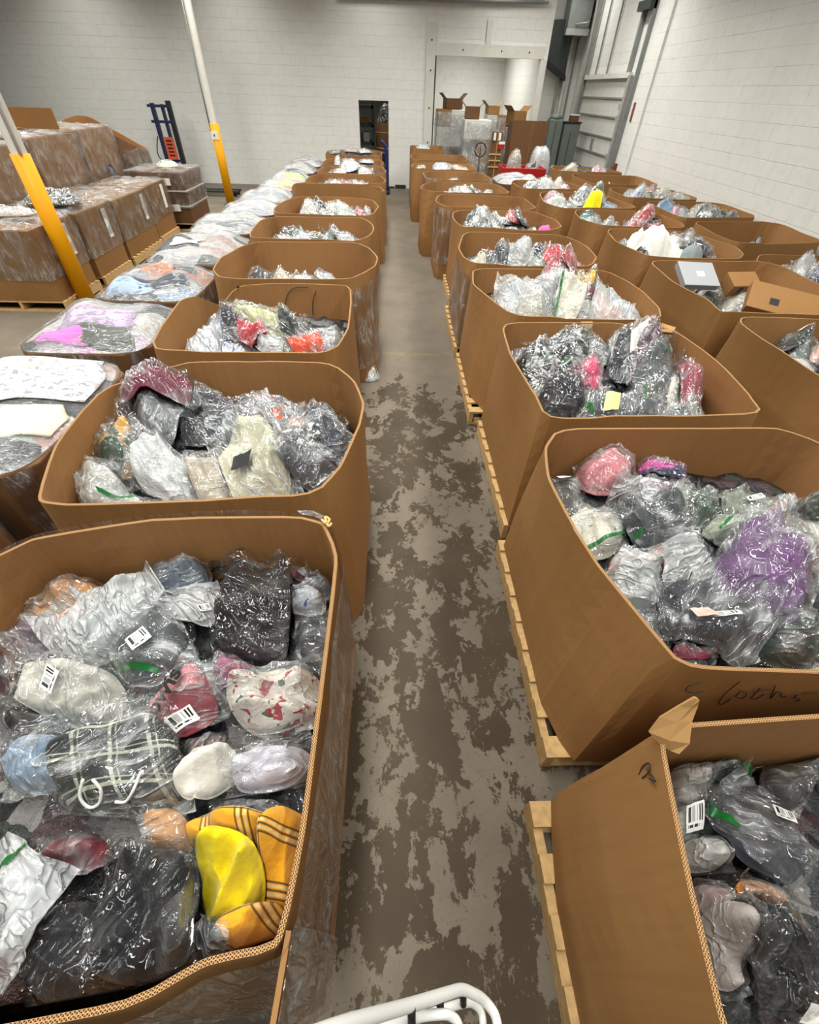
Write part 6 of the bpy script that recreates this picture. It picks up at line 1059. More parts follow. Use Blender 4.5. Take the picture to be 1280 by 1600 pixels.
    bag('W6',[3.894, 13.094, 4.394, 13.193, 4.63, 13.96, 4.101, 13.849],0.065,'white_black',(220, 219, 214),'film','white and black bag in the last bin along the block wall',n=14,seed=7676,group='bags in the last bin along the block wall')
    bag('W6',[4.009, 13.086, 4.37, 13.157, 4.656, 14.009, 4.27, 13.927],0.072,'cloth',(216, 200, 170),'film','cream bag in the last bin along the block wall',n=14,seed=7689,group='bags in the last bin along the block wall')
    bag('W6',[4.682, 13.092, 5.112, 13.18, 5.401, 13.973, 4.944, 13.873],0.064,'cloth',(206, 164, 166),'film','pink bag in the last bin along the block wall',n=14,seed=7702,group='bags in the last bin along the block wall')
# ------------------------------------------------------------------ the setting
plain('pinkcard', (222, 176, 164), .5, var=.2, scale=30); plain('yellowcard', (214, 216, 150), .5)
def struct(mb, name, mat, bevel=0.0):
    return tag(mb.build(name, M[mat], None, False, bevel), kind='structure')
XR = 5.97
struct(MB().box(-13.2, XR+.2, -5, 25, -.1, 0), 'floor', 'floor_concrete')
struct(MB().box(-13.2, XR+.2, -5, 25, 5.25, 5.4), 'ceiling', 'ceiling_deck')
b = MB()
b.box(-13.2, -1.13, 18, 18.2, 0, 5.25).box(-1.13, -.23, 18, 18.2, 2.12, 5.25).box(-.23, 1.11, 18, 18.2, 0, 5.25).box(1.11, 4.16, 18, 18.2, 3.12, 5.25).box(4.16, 4.36, 18, 18.2, 0, 5.25)
struct(b, 'wall_back', 'block_x')
struct(MB().box(4.26, 4.36, 18.2, 25, 0, 5.25), 'wall_partition', 'block_y')
struct(MB().box(4.36, XR, 20.2, 20.4, 0, 5.25), 'wall_alcove', 'block_x')
struct(MB().box(XR, XR+.2, -5, 20.4, 0, 5.25), 'wall_right', 'block_y')
struct(MB().box(-3.5, 4.26, 24.2, 24.4, 0, 5.25), 'wall_far', 'block_x')
struct(MB().box(.42, .55, 18.2, 24.2, 0, 5.25), 'wall_storeroom', 'block_y')
struct(MB().box(XR-.06, XR, 14.05, 14.55, 0, 5.25), 'trim_pilaster', 'block_y')
struct(MB().box(.86, 1.12, 17.95, 18.0, 0, 3.72), 'trim_1', 'frame_white', .006)
struct(MB().box(1.12, 4.24, 17.95, 18.0, 3.10, 3.36), 'trim_2', 'frame_white', .006)
struct(MB().box(2.52, 2.68, 17.95, 18.0, 3.36, 3.82), 'trim_3', 'frame_white', .006)
struct(MB().box(4.16, 4.34, 17.96, 18.0, 0, 3.10), 'trim_4', 'frame_white', .006)
struct(MB().box(1.12, 1.16, 18.0, 18.25, 0, 3.1), 'trim_5', 'dark_steel')
struct(MB().box(-.02, .33, 17.96, 18.0, 0, .1).box(-.24, -.04, 17.97, 18.0, 0, .05), 'baseboard_back', 'black_base')
for z_ in (.5, 1.2, 2.0, 2.8, 3.4):
    tag(MB().tube([(1.0, 17.94, z_), (1.0, 17.96, z_)], .022, 8).build('bolt_plate', M['dark_steel']), 'round dark bolt head on the white door post %s' % {.5: 'near its foot', 1.2: 'at waist height', 2.0: 'at head height', 2.8: 'below the header', 3.4: 'above the header'}[z_], 'bolt', 'bolts in the white post')
for x_ in (1.9, 3.0, 3.8):
    tag(MB().tube([(x_, 17.94, 3.23), (x_, 17.96, 3.23)], .02, 8).build('bolt_plate', M['dark_steel']), 'round dark bolt head in the white header board %s' % {1.9: 'near the post', 3.0: 'at its middle', 3.8: 'near the grey cabinet'}[x_], 'bolt', 'bolts in the header board')

# steel columns
for (x_, y_, lab, zt) in ((-4.52, 6.85, 'yellow and white steel column among the wrapped cartons', 1.72), (-4.53, 14.6, 'yellow and white steel column near the blue stacker', 1.66)):
    e = empty('steel_column', (x_, y_, 0), lab, 'column')
    MB().tube([(0, 0, zt-.002), (0, 0, 5.25)], .085, 24, False).build('upper_shaft', M['white_paint'], e, True)
    MB().tube([(0, 0, .012), (0, 0, zt)], .105, 28, True).build('yellow_sleeve', M['yellow_paint'], e, True)
    MB().box(-.14, .14, -.14, .14, 0, .012).build('base_plate', M['dark_steel'], e)
    if y_ > 10:
        MB().box(-.085, .075, -.115, -.10, 1.36, 1.52).build('wall_plate', M['paper'], e)
        MB().box(-.03, .0, -.12, -.114, 1.42, 1.46).build('switch', M['black'], e)
        MB().tube([(-.10, -.03, 1.5), (-.115, -.03, 2.4), (-.10, -.03, 5.2)], .016, 8).build('conduit', M['grey_steel'], e, True)
    else:
        MB().tube([(.06, -.075, 1.72), (.07, -.08, 3.2), (.07, -.08, 5.2)], .02, 8).build('conduit', M['white_paint'], e, True)

# overhead door on the side wall
d = tag(MB().box(XR-.05, XR-.005, 15.4, 18.9, 0, 2.78).build('door_1', M['door_panel']), kind='structure')
def dchild(mb, name, mat): return mb.build(name, M[mat], d)
for k, z_ in enumerate((.40, .78, 1.18, 1.56, 1.98, 2.36)):
    dchild(MB().box(XR-.085, XR-.05, 15.4, 18.9, z_-.018, z_+.018), 'section_rail', 'grey_steel')
dchild(MB().box(XR-.14, XR-.05, 15.3, 19.0, 2.74, 2.84), 'header_angle', 'frame_white')
dchild(MB().box(XR-.14, XR-.05, 15.2, 15.34, 0, 2.78), 'track', 'galv')
dchild(MB().box(XR-.10, XR-.0, 15.0, 15.06, 0, 5.2), 'track', 'grey_steel')
dchild(MB().box(XR-.10, XR-.0, 15.55, 15.66, 2.84, 5.2), 'track', 'grey_steel')
dchild(MB().box(XR-.14, XR-.05, 18.93, 19.0, 0, 5.2), 'track', 'grey_steel')
for y_ in (17.3, 18.25): dchild(MB().tube([(XR-.04, y_, 2.84), (XR-.04, y_, 5.2)], .022, 8), 'lift_rod', 'grey_steel')
dchild(MB().box(XR-.2, XR-.04, 15.0, 15.75, 3.86, 4.02), 'bracket', 'dark_steel')
for y_, z_ in ((17.0, 1.36), (17.0, .55)): dchild(MB().box(XR-.1, XR-.05, y_-.05, y_+.05, z_-.12, z_+.12), 'lock_plate', 'grey_steel')
dchild(MB().box(XR-.1, XR-.05, 17.5, 17.7, .45, .6), 'handle', 'dark_steel')
for z_ in (1.2, 1.98, 2.2): dchild(MB().box(XR-.12, XR-.05, 15.36, 15.55, z_-.05, z_+.05), 'hinge', 'galv')
tag(MB().box(XR-.02, XR, 14.62, 14.8, 1.95, 2.3).build('sign_plate', M['rust']), 'small rusty plate on the wall beside the overhead door', 'plate')
tag(MB().box(XR-.06, XR, 14.78, 14.9, .92, 1.1).box(XR-.1, XR-.05, 14.8, 14.86, .98, 1.04).build('push_button', M['rust']), 'rusty push button box low beside the door track', 'switch box')

# electrical gear in the alcove
Y_ = 20.195
e = empty('electrical_cabinet', (5.0, Y_, 2.6), 'dark grey electrical cabinet with a sloping lower edge', 'electrical cabinet')
b = MB(); pts = [(-.36, 1.42), (.40, 1.46), (.5, .12), (-.33, .52)]
b.add([(x, -.3, z) for x, z in pts] + [(x, 0, z) for x, z in pts], [(0, 3, 2, 1), (4, 5, 6, 7), (0, 1, 5, 4), (1, 2, 6, 5), (2, 3, 7, 6), (3, 0, 4, 7)])
b.build('body', M['dark_steel'], e)
pts = [(-.36, .62), (-.30, .60), (.44, .24), (.5, .12), (-.33, .52)]
MB().add([(x, -.33, z) for x, z in [(-.37, .66), (.5, .24), (.52, .1), (-.34, .5)]] + [(x, -.30, z) for x, z in [(-.37, .66), (.5, .24), (.52, .1), (-.34, .5)]], [(0, 3, 2, 1), (4, 5, 6, 7), (0, 1, 5, 4), (1, 2, 6, 5), (2, 3, 7, 6), (3, 0, 4, 7)]).build('lower_rim', M['black'], e)
e = empty('disconnect_box', (5.5, Y_, 3.7), 'pale grey disconnect box with lever above the dark cabinet', 'switch box')
MB().box(-.32, .34, -.62, 0, 0, .85).build('body', M['grey_steel'], e, False, .01)
MB().box(-.34, .36, -.64, -.62, .0, .14).build('lower_lip', M['galv'], e)
MB().tube([(-.1, -.66, .22), (.25, -.72, .26), (.3, -.72, .3)], .02, 8).build('lever', M['conduit'], e, True)
for (p, r, lab, m_) in (
    ([(4.42, 19.42, 4.66), (5.5, 19.42, 4.66), (5.75, 19.4, 4.62), (5.88, 19.36, 4.4), (5.9, 19.32, 3.0), (5.9, 19.3, 0.0)], .045, 'grey conduit bending down beside the overhead door', 'conduit'),
    ([(-1.5, 17.9, 4.13), (2.0, 17.9, 4.14), (4.1, 17.9, 4.18)], .05, 'grey conduit running along the top of the back wall', 'grey_steel'),
    ([(5.36, 20.12, 3.7), (5.36, 20.12, 0)], .045, 'thin pale conduit below the disconnect box', 'conduit'),
    ([(5.55, 20.1, 3.7), (5.55, 20.1, 2.0), (5.55, 20.1, 0)], .06, 'thick pale conduit below the disconnect box', 'frame_white'),
    ([(5.75, 20.12, 3.7), (5.75, 20.12, 0)], .03, 'slim grey conduit in the alcove corner', 'grey_steel'),
    ([(4.55, 20.12, 3.1), (4.52, 20.12, 0)], .03, 'slim dark conduit under the dark cabinet', 'dark_steel')):
    tag(MB().tube(smooth_path(p, 5), r, 10).build('conduit_pipe', M[m_], None, True), lab, 'conduit', 'conduits near the overhead door')
def duct(x0, x1, y0, y1, h, lab, rnd):
    e = empty('steel_duct', ((x0+x1)/2, (y0+y1)/2, 0), lab, 'steel duct')
    w = (x1-x0)/2; dd = (y1-y0)/2
    pr = [(-w, -dd), (w, -dd), (w, dd), (-w, dd)]
    MB().prism(pr, 0, h-(.12 if rnd else 0)).build('body', M['duct_grey'], e, False, .03)
    MB().box(-w*.1, -w*.04, -dd-.015, -dd, .05, h-.2).build('seam', M['dark_steel'], e)
    if rnd: MB().tube([(0, 0, h-.12), (0, 0, h-.03), (0, 0, h)], [w*.98, w*.7, w*.2], 16).build('cap', M['duct_grey'], e, True)
    else: MB().box(-w-.02, w+.02, -dd-.02, dd+.02, h, h+.03).build('cap', M['black'], e)
duct(4.62, 5.02, 17.4, 17.8, 1.98, 'tall grey steel duct with rounded top beside brown carton', True)
duct(5.1, 5.6, 17.5, 18.0, 1.78, 'tall grey steel duct with flat dark top near door', False)
e = empty('junction_box', (5.42, 17.75, 1.81), 'small brown box lying on the flat-topped steel duct', 'box')
MB().box(-.12, .12, -.1, .1, 0, .14).build('body', M['cardboard_brown'], e); MB().box(-.14, .14, -.11, .09, .14, .16).build('lid', M['paper'], e)

# ------------------------------------------------------------------ bins
ROWN = {'L': 'pallet-side row', 'R': 'wall-side aisle row', 'M': 'middle row', 'W': 'row along the block wall'}
ORD = ['', 'first', 'second', 'third', 'fourth', 'fifth', 'sixth', 'seventh', 'eighth', 'ninth', 'tenth', 'eleventh', 'twelfth']
LAB = {'L1': 'film-wrapped open cardboard bin beside the white ladder rail', 'R1': 'open cardboard bin with the torn corner flap',
       'R2': 'open cardboard bin marked Cloths in black marker', 'L4': 'open bin with a perforated front panel, fourth of the pallet-side row',
       'L3': 'open bin with a torn rear panel, third of the pallet-side row', 'R3': 'open bin with torn rim tape, third of the wall-side aisle row',
       'R7': 'film-wrapped bin with a bulging side, seventh of the wall-side aisle row', 'R12': 'square cardboard bin against the back wall, end of the aisle row'}
WRAP = {'L1': [(.2, 1.07, 0, 1)], 'L4': [(.15, .98, .0, .5)], 'R5': [(.2, .95, .55, 1)], 'R7': [(.25, 1.04, .5, 1)], 'R9': [(.3, 1.07, 0, 1)], 'L10': [(.3, 1.05, 0, 1)]}
for i, (k, (rim, zb, zf, dome)) in enumerate(BINS.items()):
    n_ = int(k[1:]); row = k[0]
    lab = LAB.get(k, 'open cardboard bin of bagged clothes, %s of the %s' % (ORD[n_], ROWN[row]))
    has_pallet = k in ('R1', 'R2', 'R3', 'R4', 'R5', 'R6')
    make_bin(k, rim, lab, zb, zf, dome, .145 if has_pallet else .0, WRAP.get(k), fine=k in ('L1', 'L2', 'R1', 'R2', 'R3'), seed=i*1.37, mat='cardboard',
             hl='loose mixed clothes under the bags, %s bin of the %s' % (ORD[n_], ROWN[row]))
for k, nm in (('R1', 'bin with the torn corner flap'), ('R2', 'bin marked Cloths'), ('R3', 'third bin of the wall-side aisle row'), ('R4', 'fourth bin of the wall-side aisle row'), ('R5', 'fifth bin of the wall-side aisle row'), ('R6', 'sixth bin of the wall-side aisle row')):
    P_ = BIN[k].foot; x0, x1, y0, y1 = P_[:, 0].min(), P_[:, 0].max(), P_[:, 1].min(), P_[:, 1].max()
    pallet(x0-.03, x1-.03, y0+.02, y1-.02, 'pale wooden pallet under the ' + nm)
all_bags()

def local(B, p): return (p[0]-B.c[0], p[1]-B.c[1], p[2])
def board(B, pts_rows, name, mat='cardboard_light', th=.007):
    """a bent piece of board: rows of 3-D points"""
    A = np.array(pts_rows, float); r, c, _ = A.shape
    a = A.reshape(-1, 3) - np.array([B.c[0], B.c[1], 0])
    o = new_mesh_obj(name, a, grid_faces(r, c), M[mat], B.e, False)
    m = o.modifiers.new('solid', 'SOLIDIFY'); m.thickness = th; m.offset = 0
    return o
def stroke(B, pts, name='handwriting', r=.002, mat='ink'):
    P = smooth_path([local(B, p) for p in pts], 6)
    return MB().tube(P, r, 6).build(name, M[mat], B.e, True)
stroke(BIN["R2"], [(1.015, 0.614, 1.026), (0.982, 0.614, 0.998), (0.99, 0.614, 0.959), (1.026, 0.614, 0.942), (1.051, 0.614, 0.954)])
stroke(BIN["R2"], [(1.138, 0.614, 1.032), (1.14, 0.614, 0.935), (1.159, 0.614, 0.855), (1.179, 0.614, 0.846), (1.185, 0.614, 0.893)])
stroke(BIN["R2"], [(1.185, 0.614, 0.954), (1.192, 0.614, 0.909), (1.224, 0.614, 0.892), (1.22, 0.614, 0.929), (1.188, 0.614, 0.954)])
stroke(BIN["R2"], [(1.239, 0.614, 0.977), (1.256, 0.614, 0.895), (1.277, 0.614, 0.89), (1.282, 0.614, 0.928)])
stroke(BIN["R2"], [(1.234, 0.614, 0.941), (1.284, 0.614, 0.964)])
stroke(BIN["R2"], [(1.28, 0.614, 0.995), (1.328, 0.614, 0.889), (1.32, 0.614, 0.931), (1.332, 0.614, 0.941), (1.364, 0.614, 0.896), (1.374, 0.614, 0.909)])
stroke(BIN["R2"], [(1.41, 0.614, 0.916), (1.41, 0.614, 0.895), (1.445, 0.614, 0.877), (1.438, 0.614, 0.86)])
stroke(BIN["R2"], [(1.423, 0.614, 0.924), (1.472, 0.614, 0.931)])
stroke(BIN["R1"], [(0.744, 0.375, 0.925), (0.747, 0.388, 0.959), (0.746, 0.384, 1.003), (0.742, 0.366, 0.995), (0.741, 0.361, 0.942)])
stroke(BIN["R1"], [(0.743, 0.373, 0.984), (0.734, 0.333, 1.023), (0.738, 0.349, 0.987)])
stroke(BIN["L3"], [(-0.813, 4.395, 1.047), (-0.944, 4.395, 1.039), (-1.021, 4.395, 0.97), (-1.057, 4.395, 0.865), (-1.046, 4.395, 0.788)], r=.004)
stroke(BIN["L3"], [(-0.746, 4.395, 1.015), (-0.786, 4.395, 0.928), (-0.803, 4.395, 0.798)], r=.004)
stroke(BIN["L3"], [(-1.453, 4.39, 1.053), (-1.471, 4.39, 1.031)], "perforation", .009)
stroke(BIN["L3"], [(-1.466, 4.39, 1.014), (-1.484, 4.39, 0.991)], "perforation", .009)
stroke(BIN["L3"], [(-1.48, 4.39, 0.974), (-1.497, 4.39, 0.951)], "perforation", .009)
stroke(BIN["L3"], [(-1.493, 4.39, 0.934), (-1.511, 4.39, 0.911)], "perforation", .009)
stroke(BIN["L3"], [(-1.507, 4.39, 0.894), (-1.525, 4.39, 0.87)], "perforation", .009)
stroke(BIN["L3"], [(-1.521, 4.39, 0.853), (-1.539, 4.39, 0.829)], "perforation", .009)
stroke(BIN["L3"], [(-1.535, 4.39, 0.811), (-1.553, 4.39, 0.787)], "perforation", .009)
board(BIN['R1'], [[(0.773, 0.424, 1.05), (0.804, 0.407, 1.04), (0.819, 0.396, 1.05)], [(0.739, 0.445, 1.08), (0.792, 0.424, 1.075), (0.843, 0.413, 1.08)], [(0.766, 0.471, 1.12), (0.813, 0.458, 1.115), (0.854, 0.46, 1.12)], [(0.815, 0.49, 1.15), (0.847, 0.486, 1.15), (0.874, 0.494, 1.15)], [(0.852, 0.502, 1.18), (0.86, 0.5, 1.18), (0.863, 0.495, 1.18)]], 'torn_flap', 'cardboard_light')
board(BIN['R3'], [[(2.143, 3.657, 1.06), (2.196, 3.592, 1.07), (2.284, 3.541, 1.06)], [(2.116, 3.56, 1.05), (2.177, 3.534, 1.03), (2.23, 3.46, 1.05)], [(2.191, 3.583, 1.0), (2.204, 3.53, 0.99), (2.255, 3.534, 1.0)]], 'torn_flap', 'cardboard_light')
board(BIN['R3'], [[(1.523, 3.615, 1.065), (1.62, 3.62, 1.065)], [(1.52, 3.573, 1.05), (1.611, 3.577, 1.05)], [(1.51, 3.558, 1.03), (1.591, 3.561, 1.03)]], 'torn_flap', 'cardboard_light')
board(BIN["L1"], [[(-.222,.06,1.05),(-.206,.06,.7),(-.2,.06,.2)],[(-.228,-.04,1.05),(-.212,-.04,.7),(-.206,-.04,.2)],[(-.232,-.11,1.05),(-.216,-.11,.7),(-.21,-.11,.2)]], "corner_film", "stretch_film", .002)
board(BIN["L1"], [[(-.232,.05,1.06),(-.225,.05,.7),(-.222,.05,.25)],[(-.238,-.04,1.055),(-.23,-.04,.7),(-.226,-.04,.25)],[(-.242,-.10,1.05),(-.235,-.10,.7),(-.23,-.1,.25)]], "corner_flap", "cardboard", .012)
MB().tube(smooth_path([local(BIN["L1"], p) for p in [(-0.309, 1.308, 1.08), (-0.288, 1.286, 1.08), (-0.277, 1.309, 1.08), (-0.298, 1.324, 1.08), (-0.278, 1.271, 1.08), (-0.267, 1.286, 1.08)]], 5), .006, 6).build("twine_knot", M["twine"], BIN["L1"].e, True)
board(BIN['L1'], [[(-0.423, 1.372, 1.075), (-0.351, 1.358, 1.085), (-0.308, 1.337, 1.075)], [(-0.407, 1.353, 1.07), (-0.358, 1.352, 1.06), (-0.313, 1.323, 1.065)]], 'torn_film', 'stretch_film_flat')
# ------------------------------------------------------------------ shrink-wrapped pallet loads between the rows
def bale(x0, x1, y0, y1, h, lab, pal, seed, dome=.12):
    w, d_ = (x1-x0)/2, (y1-y0)/2; e = empty('wrapped_load', ((x0+x1)/2, (y0+y1)/2, 0), lab, 'wrapped load of clothes', 'film-wrapped loads beside the pallet-side bins')
    ch = .16; oct_ = [(-w+ch, -d_), (w-ch, -d_), (w, -d_+ch), (w, d_-ch), (w-ch, d_), (-w+ch, d_), (-w, d_-ch), (-w, -d_+ch)]
    MB().prism(oct_, .0, h-.06).build('carton', M['cardboard_brown'], e, False, .01)
    n = 40; g = np.linspace(-1, 1, n); U, V_ = np.meshgrid(g, g, indexing='ij')
    m = np.maximum(abs(U), abs(V_)); den = (abs(U)**5+abs(V_)**5)**.2+1e-9; U = U*m/den; V_ = V_*m/den
    r = (abs(U)**4+abs(V_)**4)**.25
    z = h-.06+dome*np.clip(1-r**3.2, 0, 1) + .10*np.clip(1-r**4, 0, 1)*(vnoise(U*2.2+seed*3, V_*2.2+seed)-.45)
    z2 = z + .016*ridge(U*11+V_*4+seed, V_*3.5-U*2)**2*np.clip(1.2-r, 0, 1)
    t = NT('packed_%s' % seed); o = t.obj()
    vo = t.n('TexVoronoi'); t.put(vo, 'Scale', 4.2); t.put(vo, 'Vector', t.mapv(o, (.7, 1.5, 1), (0, 0, .5+seed*.3), (seed*1.7, 0, 0)))
    sp = t.n('SeparateColor', i0=vo.outputs['Color']); ramp = t.n('ValToRGB', i0=sp.outputs[1]); el = ramp.color_ramp; el.interpolation = 'CONSTANT'
    cs = pal
    while len(el.elements) < len(cs): el.elements.new(.5)
    for i, c in enumerate(cs): el.elements[i].position = i/len(cs); el.elements[i].color = (*s2l(c), 1)
    nz = t.noise(o, 14, 4, .6)
    M['packed'] = t.end(t.bsdf(ramp.outputs[0], .8, 0, t.bump(nz, .6, .02)))
    V3 = np.stack([U*(w-.02), V_*(d_-.02), z], -1).reshape(-1, 3)
    new_mesh_obj('packed_clothes', V3, grid_faces(n, n), M['packed'], e, True)
    V4 = np.stack([U*(w+.004), V_*(d_+.004), z2+.008], -1)
    new_mesh_obj('top_film', V4.reshape(-1, 3), grid_faces(n, n), M['stretch_film_flat'], e, True)
    # wound film round the sides
    per = chaikin(np.array(oct_), .2, 2); q = []
    for a, b_ in zip(per, np.roll(per, -1, 0)):
        k = max(1, int(np.linalg.norm(b_-a)/.06)); q += [a+(b_-a)*i/k for i in range(k)]
    q = np.array(q); m_ = len(q); vv = []
    rows = 9; arc = np.arange(m_)*.06
    for j in range(rows):
        f = j/(rows-1); zz = .1+(h-.06-.1)*f
        off = 1.012+.012*ridge(arc*3+seed, arc*0+f*6)
        vv.append(np.column_stack([q*off[:, None], np.full(m_, zz)]))
    ff = [(j*m_+i, j*m_+(i+1) % m_, (j+1)*m_+(i+1) % m_, (j+1)*m_+i) for j in range(rows-1) for i in range(m_)]
    new_mesh_obj('side_film', np.concatenate(vv), np.array(ff), M['stretch_film'], e, True)
    def top(x, y):
        u = (x-e.location.x)/w; v = (y-e.location.y)/d_; r_ = (abs(u)**4+abs(v)**4)**.25
        return h-.06+dome*max(0, 1-r_**3.2)
    return e, top, (w, d_), (U, V_, z2)
WH = (214, 212, 208); PALS = [
 [WH, (150, 160, 162), (206, 200, 190), (58, 62, 84), (214, 190, 190), (44, 50, 74), (196, 198, 200)],
 [WH, (206, 190, 182), (190, 210, 200), (90, 92, 98), (214, 178, 172), (214, 212, 200), (60, 62, 66)],
 [WH, (206, 186, 210), (190, 190, 186), (74, 76, 78), (214, 210, 204), (206, 160, 200), (226, 222, 214)],
 [WH, (186, 130, 104), (66, 72, 80), (150, 170, 196), (214, 200, 196), (206, 210, 212), (110, 110, 112)],
 [WH, (74, 76, 80), (206, 196, 192), (190, 160, 150), (206, 208, 206), (160, 164, 166)],
 [WH, (200, 200, 198), (170, 172, 174), (120, 124, 128), (216, 212, 208)],
 [WH, (206, 204, 210), (176, 178, 186), (216, 214, 212), (140, 144, 150)],
 [WH, (216, 170, 170), (220, 226, 150), (120, 150, 150), (216, 214, 210)]]
BL = [(-3.15, -1.92, .35, 1.65, .96, 0, 'film-wrapped load with navy clothes, beside the second open bin'), (-3.15, -1.95, 1.78, 3.15, .94, 1, 'film-wrapped load with a coral garment and white sheet on top'),
      (-2.98, -1.95, 3.3, 4.3, .93, 2, 'film-wrapped load with lilac and pink clothes on top'), (-2.95, -1.97, 4.48, 5.5, .92, 3, 'film-wrapped load with rust and blue clothes on top'),
      (-2.98, -1.97, 5.7, 7.05, .92, 4, 'film-wrapped load with a white paper sheet on top'), (-2.98, -1.97, 7.2, 8.3, .92, 5, 'low film-wrapped load of grey clothes, sixth from the ladder'),
      (-2.9, -1.97, 8.45, 9.4, .92, 6, 'film-wrapped load of pale clothes, seventh from the ladder'), (-2.9, -1.97, 9.55, 10.7, .92, 6, 'film-wrapped load of pale clothes, eighth from the ladder'),
      (-2.85, -1.97, 10.85, 11.75, .92, 7, 'film-wrapped load with pale red edge, ninth from the ladder'), (-2.8, -1.97, 11.9, 12.9, .92, 7, 'film-wrapped load with yellow-green clothes, tenth from the ladder'),
      (-2.8, -1.97, 13.2, 14.2, .93, 4, 'film-wrapped load with dark edge, eleventh from the ladder'), (-2.85, -1.97, 14.5, 15.5, .93, 5, 'film-wrapped load at the far end near the back wall')]
bales = [bale(x0, x1, y0, y1, h, lab, PALS[p], i+1) for i, (x0, x1, y0, y1, h, p, lab) in enumerate(BL)]
def patch(bi, cx_, cy_, a, b_, rot, col, name, off=.008, mat='cloth', th=.03, n=18):
    """a folded garment lying flat under the film of a load"""
    e, top, (w, d_), _ = bales[bi]
    g = np.linspace(-1, 1, n); U, V_ = np.meshgrid(g, g, indexing='ij')
    c, s = math.cos(rot), math.sin(rot)
    wob = 1+.15*(vnoise(U*2+bi, V_*2)-.5)
    X = cx_+(U*a*c-V_*b_*s)*wob; Y = cy_+(U*a*s+V_*b_*c)*wob
    lx, ly = w-.03, d_-.03
    X = np.clip(X, e.location.x-lx, e.location.x+lx); Y = np.clip(Y, e.location.y-ly, e.location.y+ly)
    R = (abs((X-e.location.x)/w)**4+abs((Y-e.location.y)/d_)**4)**.25
    h = BL[bi][4]; seed = bi+1; u_ = (X-e.location.x)/w; v_ = (Y-e.location.y)/d_
    z = h-.06+.12*np.clip(1-R**3.2, 0, 1) + .10*np.clip(1-R**4, 0, 1)*(vnoise(u_*2.2+seed*3, v_*2.2+seed)-.45) + off
    z = z + (.012 if mat == 'cloth' else .002)*ridge(U*3+V_, V_*4)*np.clip(1-np.maximum(abs(U), abs(V_))**4, 0, 1)
    V3 = np.stack([X-e.location.x, Y-e.location.y, z], -1).reshape(-1, 3)
    o = new_mesh_obj(name, V3, grid_faces(n, n), M[mat], e, True); o.color = (*s2l(col), 1)
    m = o.modifiers.new('solid', 'SOLIDIFY'); m.thickness = .006; m.offset = -1
    return o
patch(0, -2.6, .9, .5, .26, .35, (52, 54, 86), 'folded_garment'); patch(0, -2.5, 1.35, .5, .16, .3, (204, 206, 200), 'folded_garment')
patch(1, -2.85, 2.35, .26, .14, .15, (212, 108, 94), 'folded_garment'); patch(1, -2.75, 2.08, .30, .10, .1, (160, 190, 180), 'folded_garment', .007)
patch(1, -2.30, 2.75, .30, .34, .4, (206, 206, 204), 'folded_garment', .024, 'white_grey'); patch(1, -2.9, 2.7, .2, .10, -.1, (80, 76, 72), 'folded_garment', .007)
patch(1, -2.2, 2.2, .25, .16, .5, (222, 214, 190), 'folded_garment', .014)
patch(2, -2.45, 3.75, .28, .2, .3, (196, 168, 206), 'folded_garment'); patch(2, -2.6, 3.45, .2, .08, 0, (214, 120, 190), 'folded_garment', .008); patch(2, -2.3, 3.5, .2, .1, .2, (96, 98, 92), 'folded_garment', .007)
patch(3, -2.35, 4.75, .26, .14, .4, (70, 74, 84), 'folded_garment'); patch(3, -2.5, 5.1, .16, .12, .2, (184, 128, 100), 'folded_garment', .007); patch(3, -2.6, 4.65, .24, .12, .1, (160, 178, 204), 'folded_garment', .008)
patch(4, -2.65, 6.2, .26, .2, .1, (66, 68, 74), 'folded_garment'); patch(4, -2.55, 6.15, .17, .10, -.05, (226, 226, 222), 'paper_sheet', .026, 'paper')

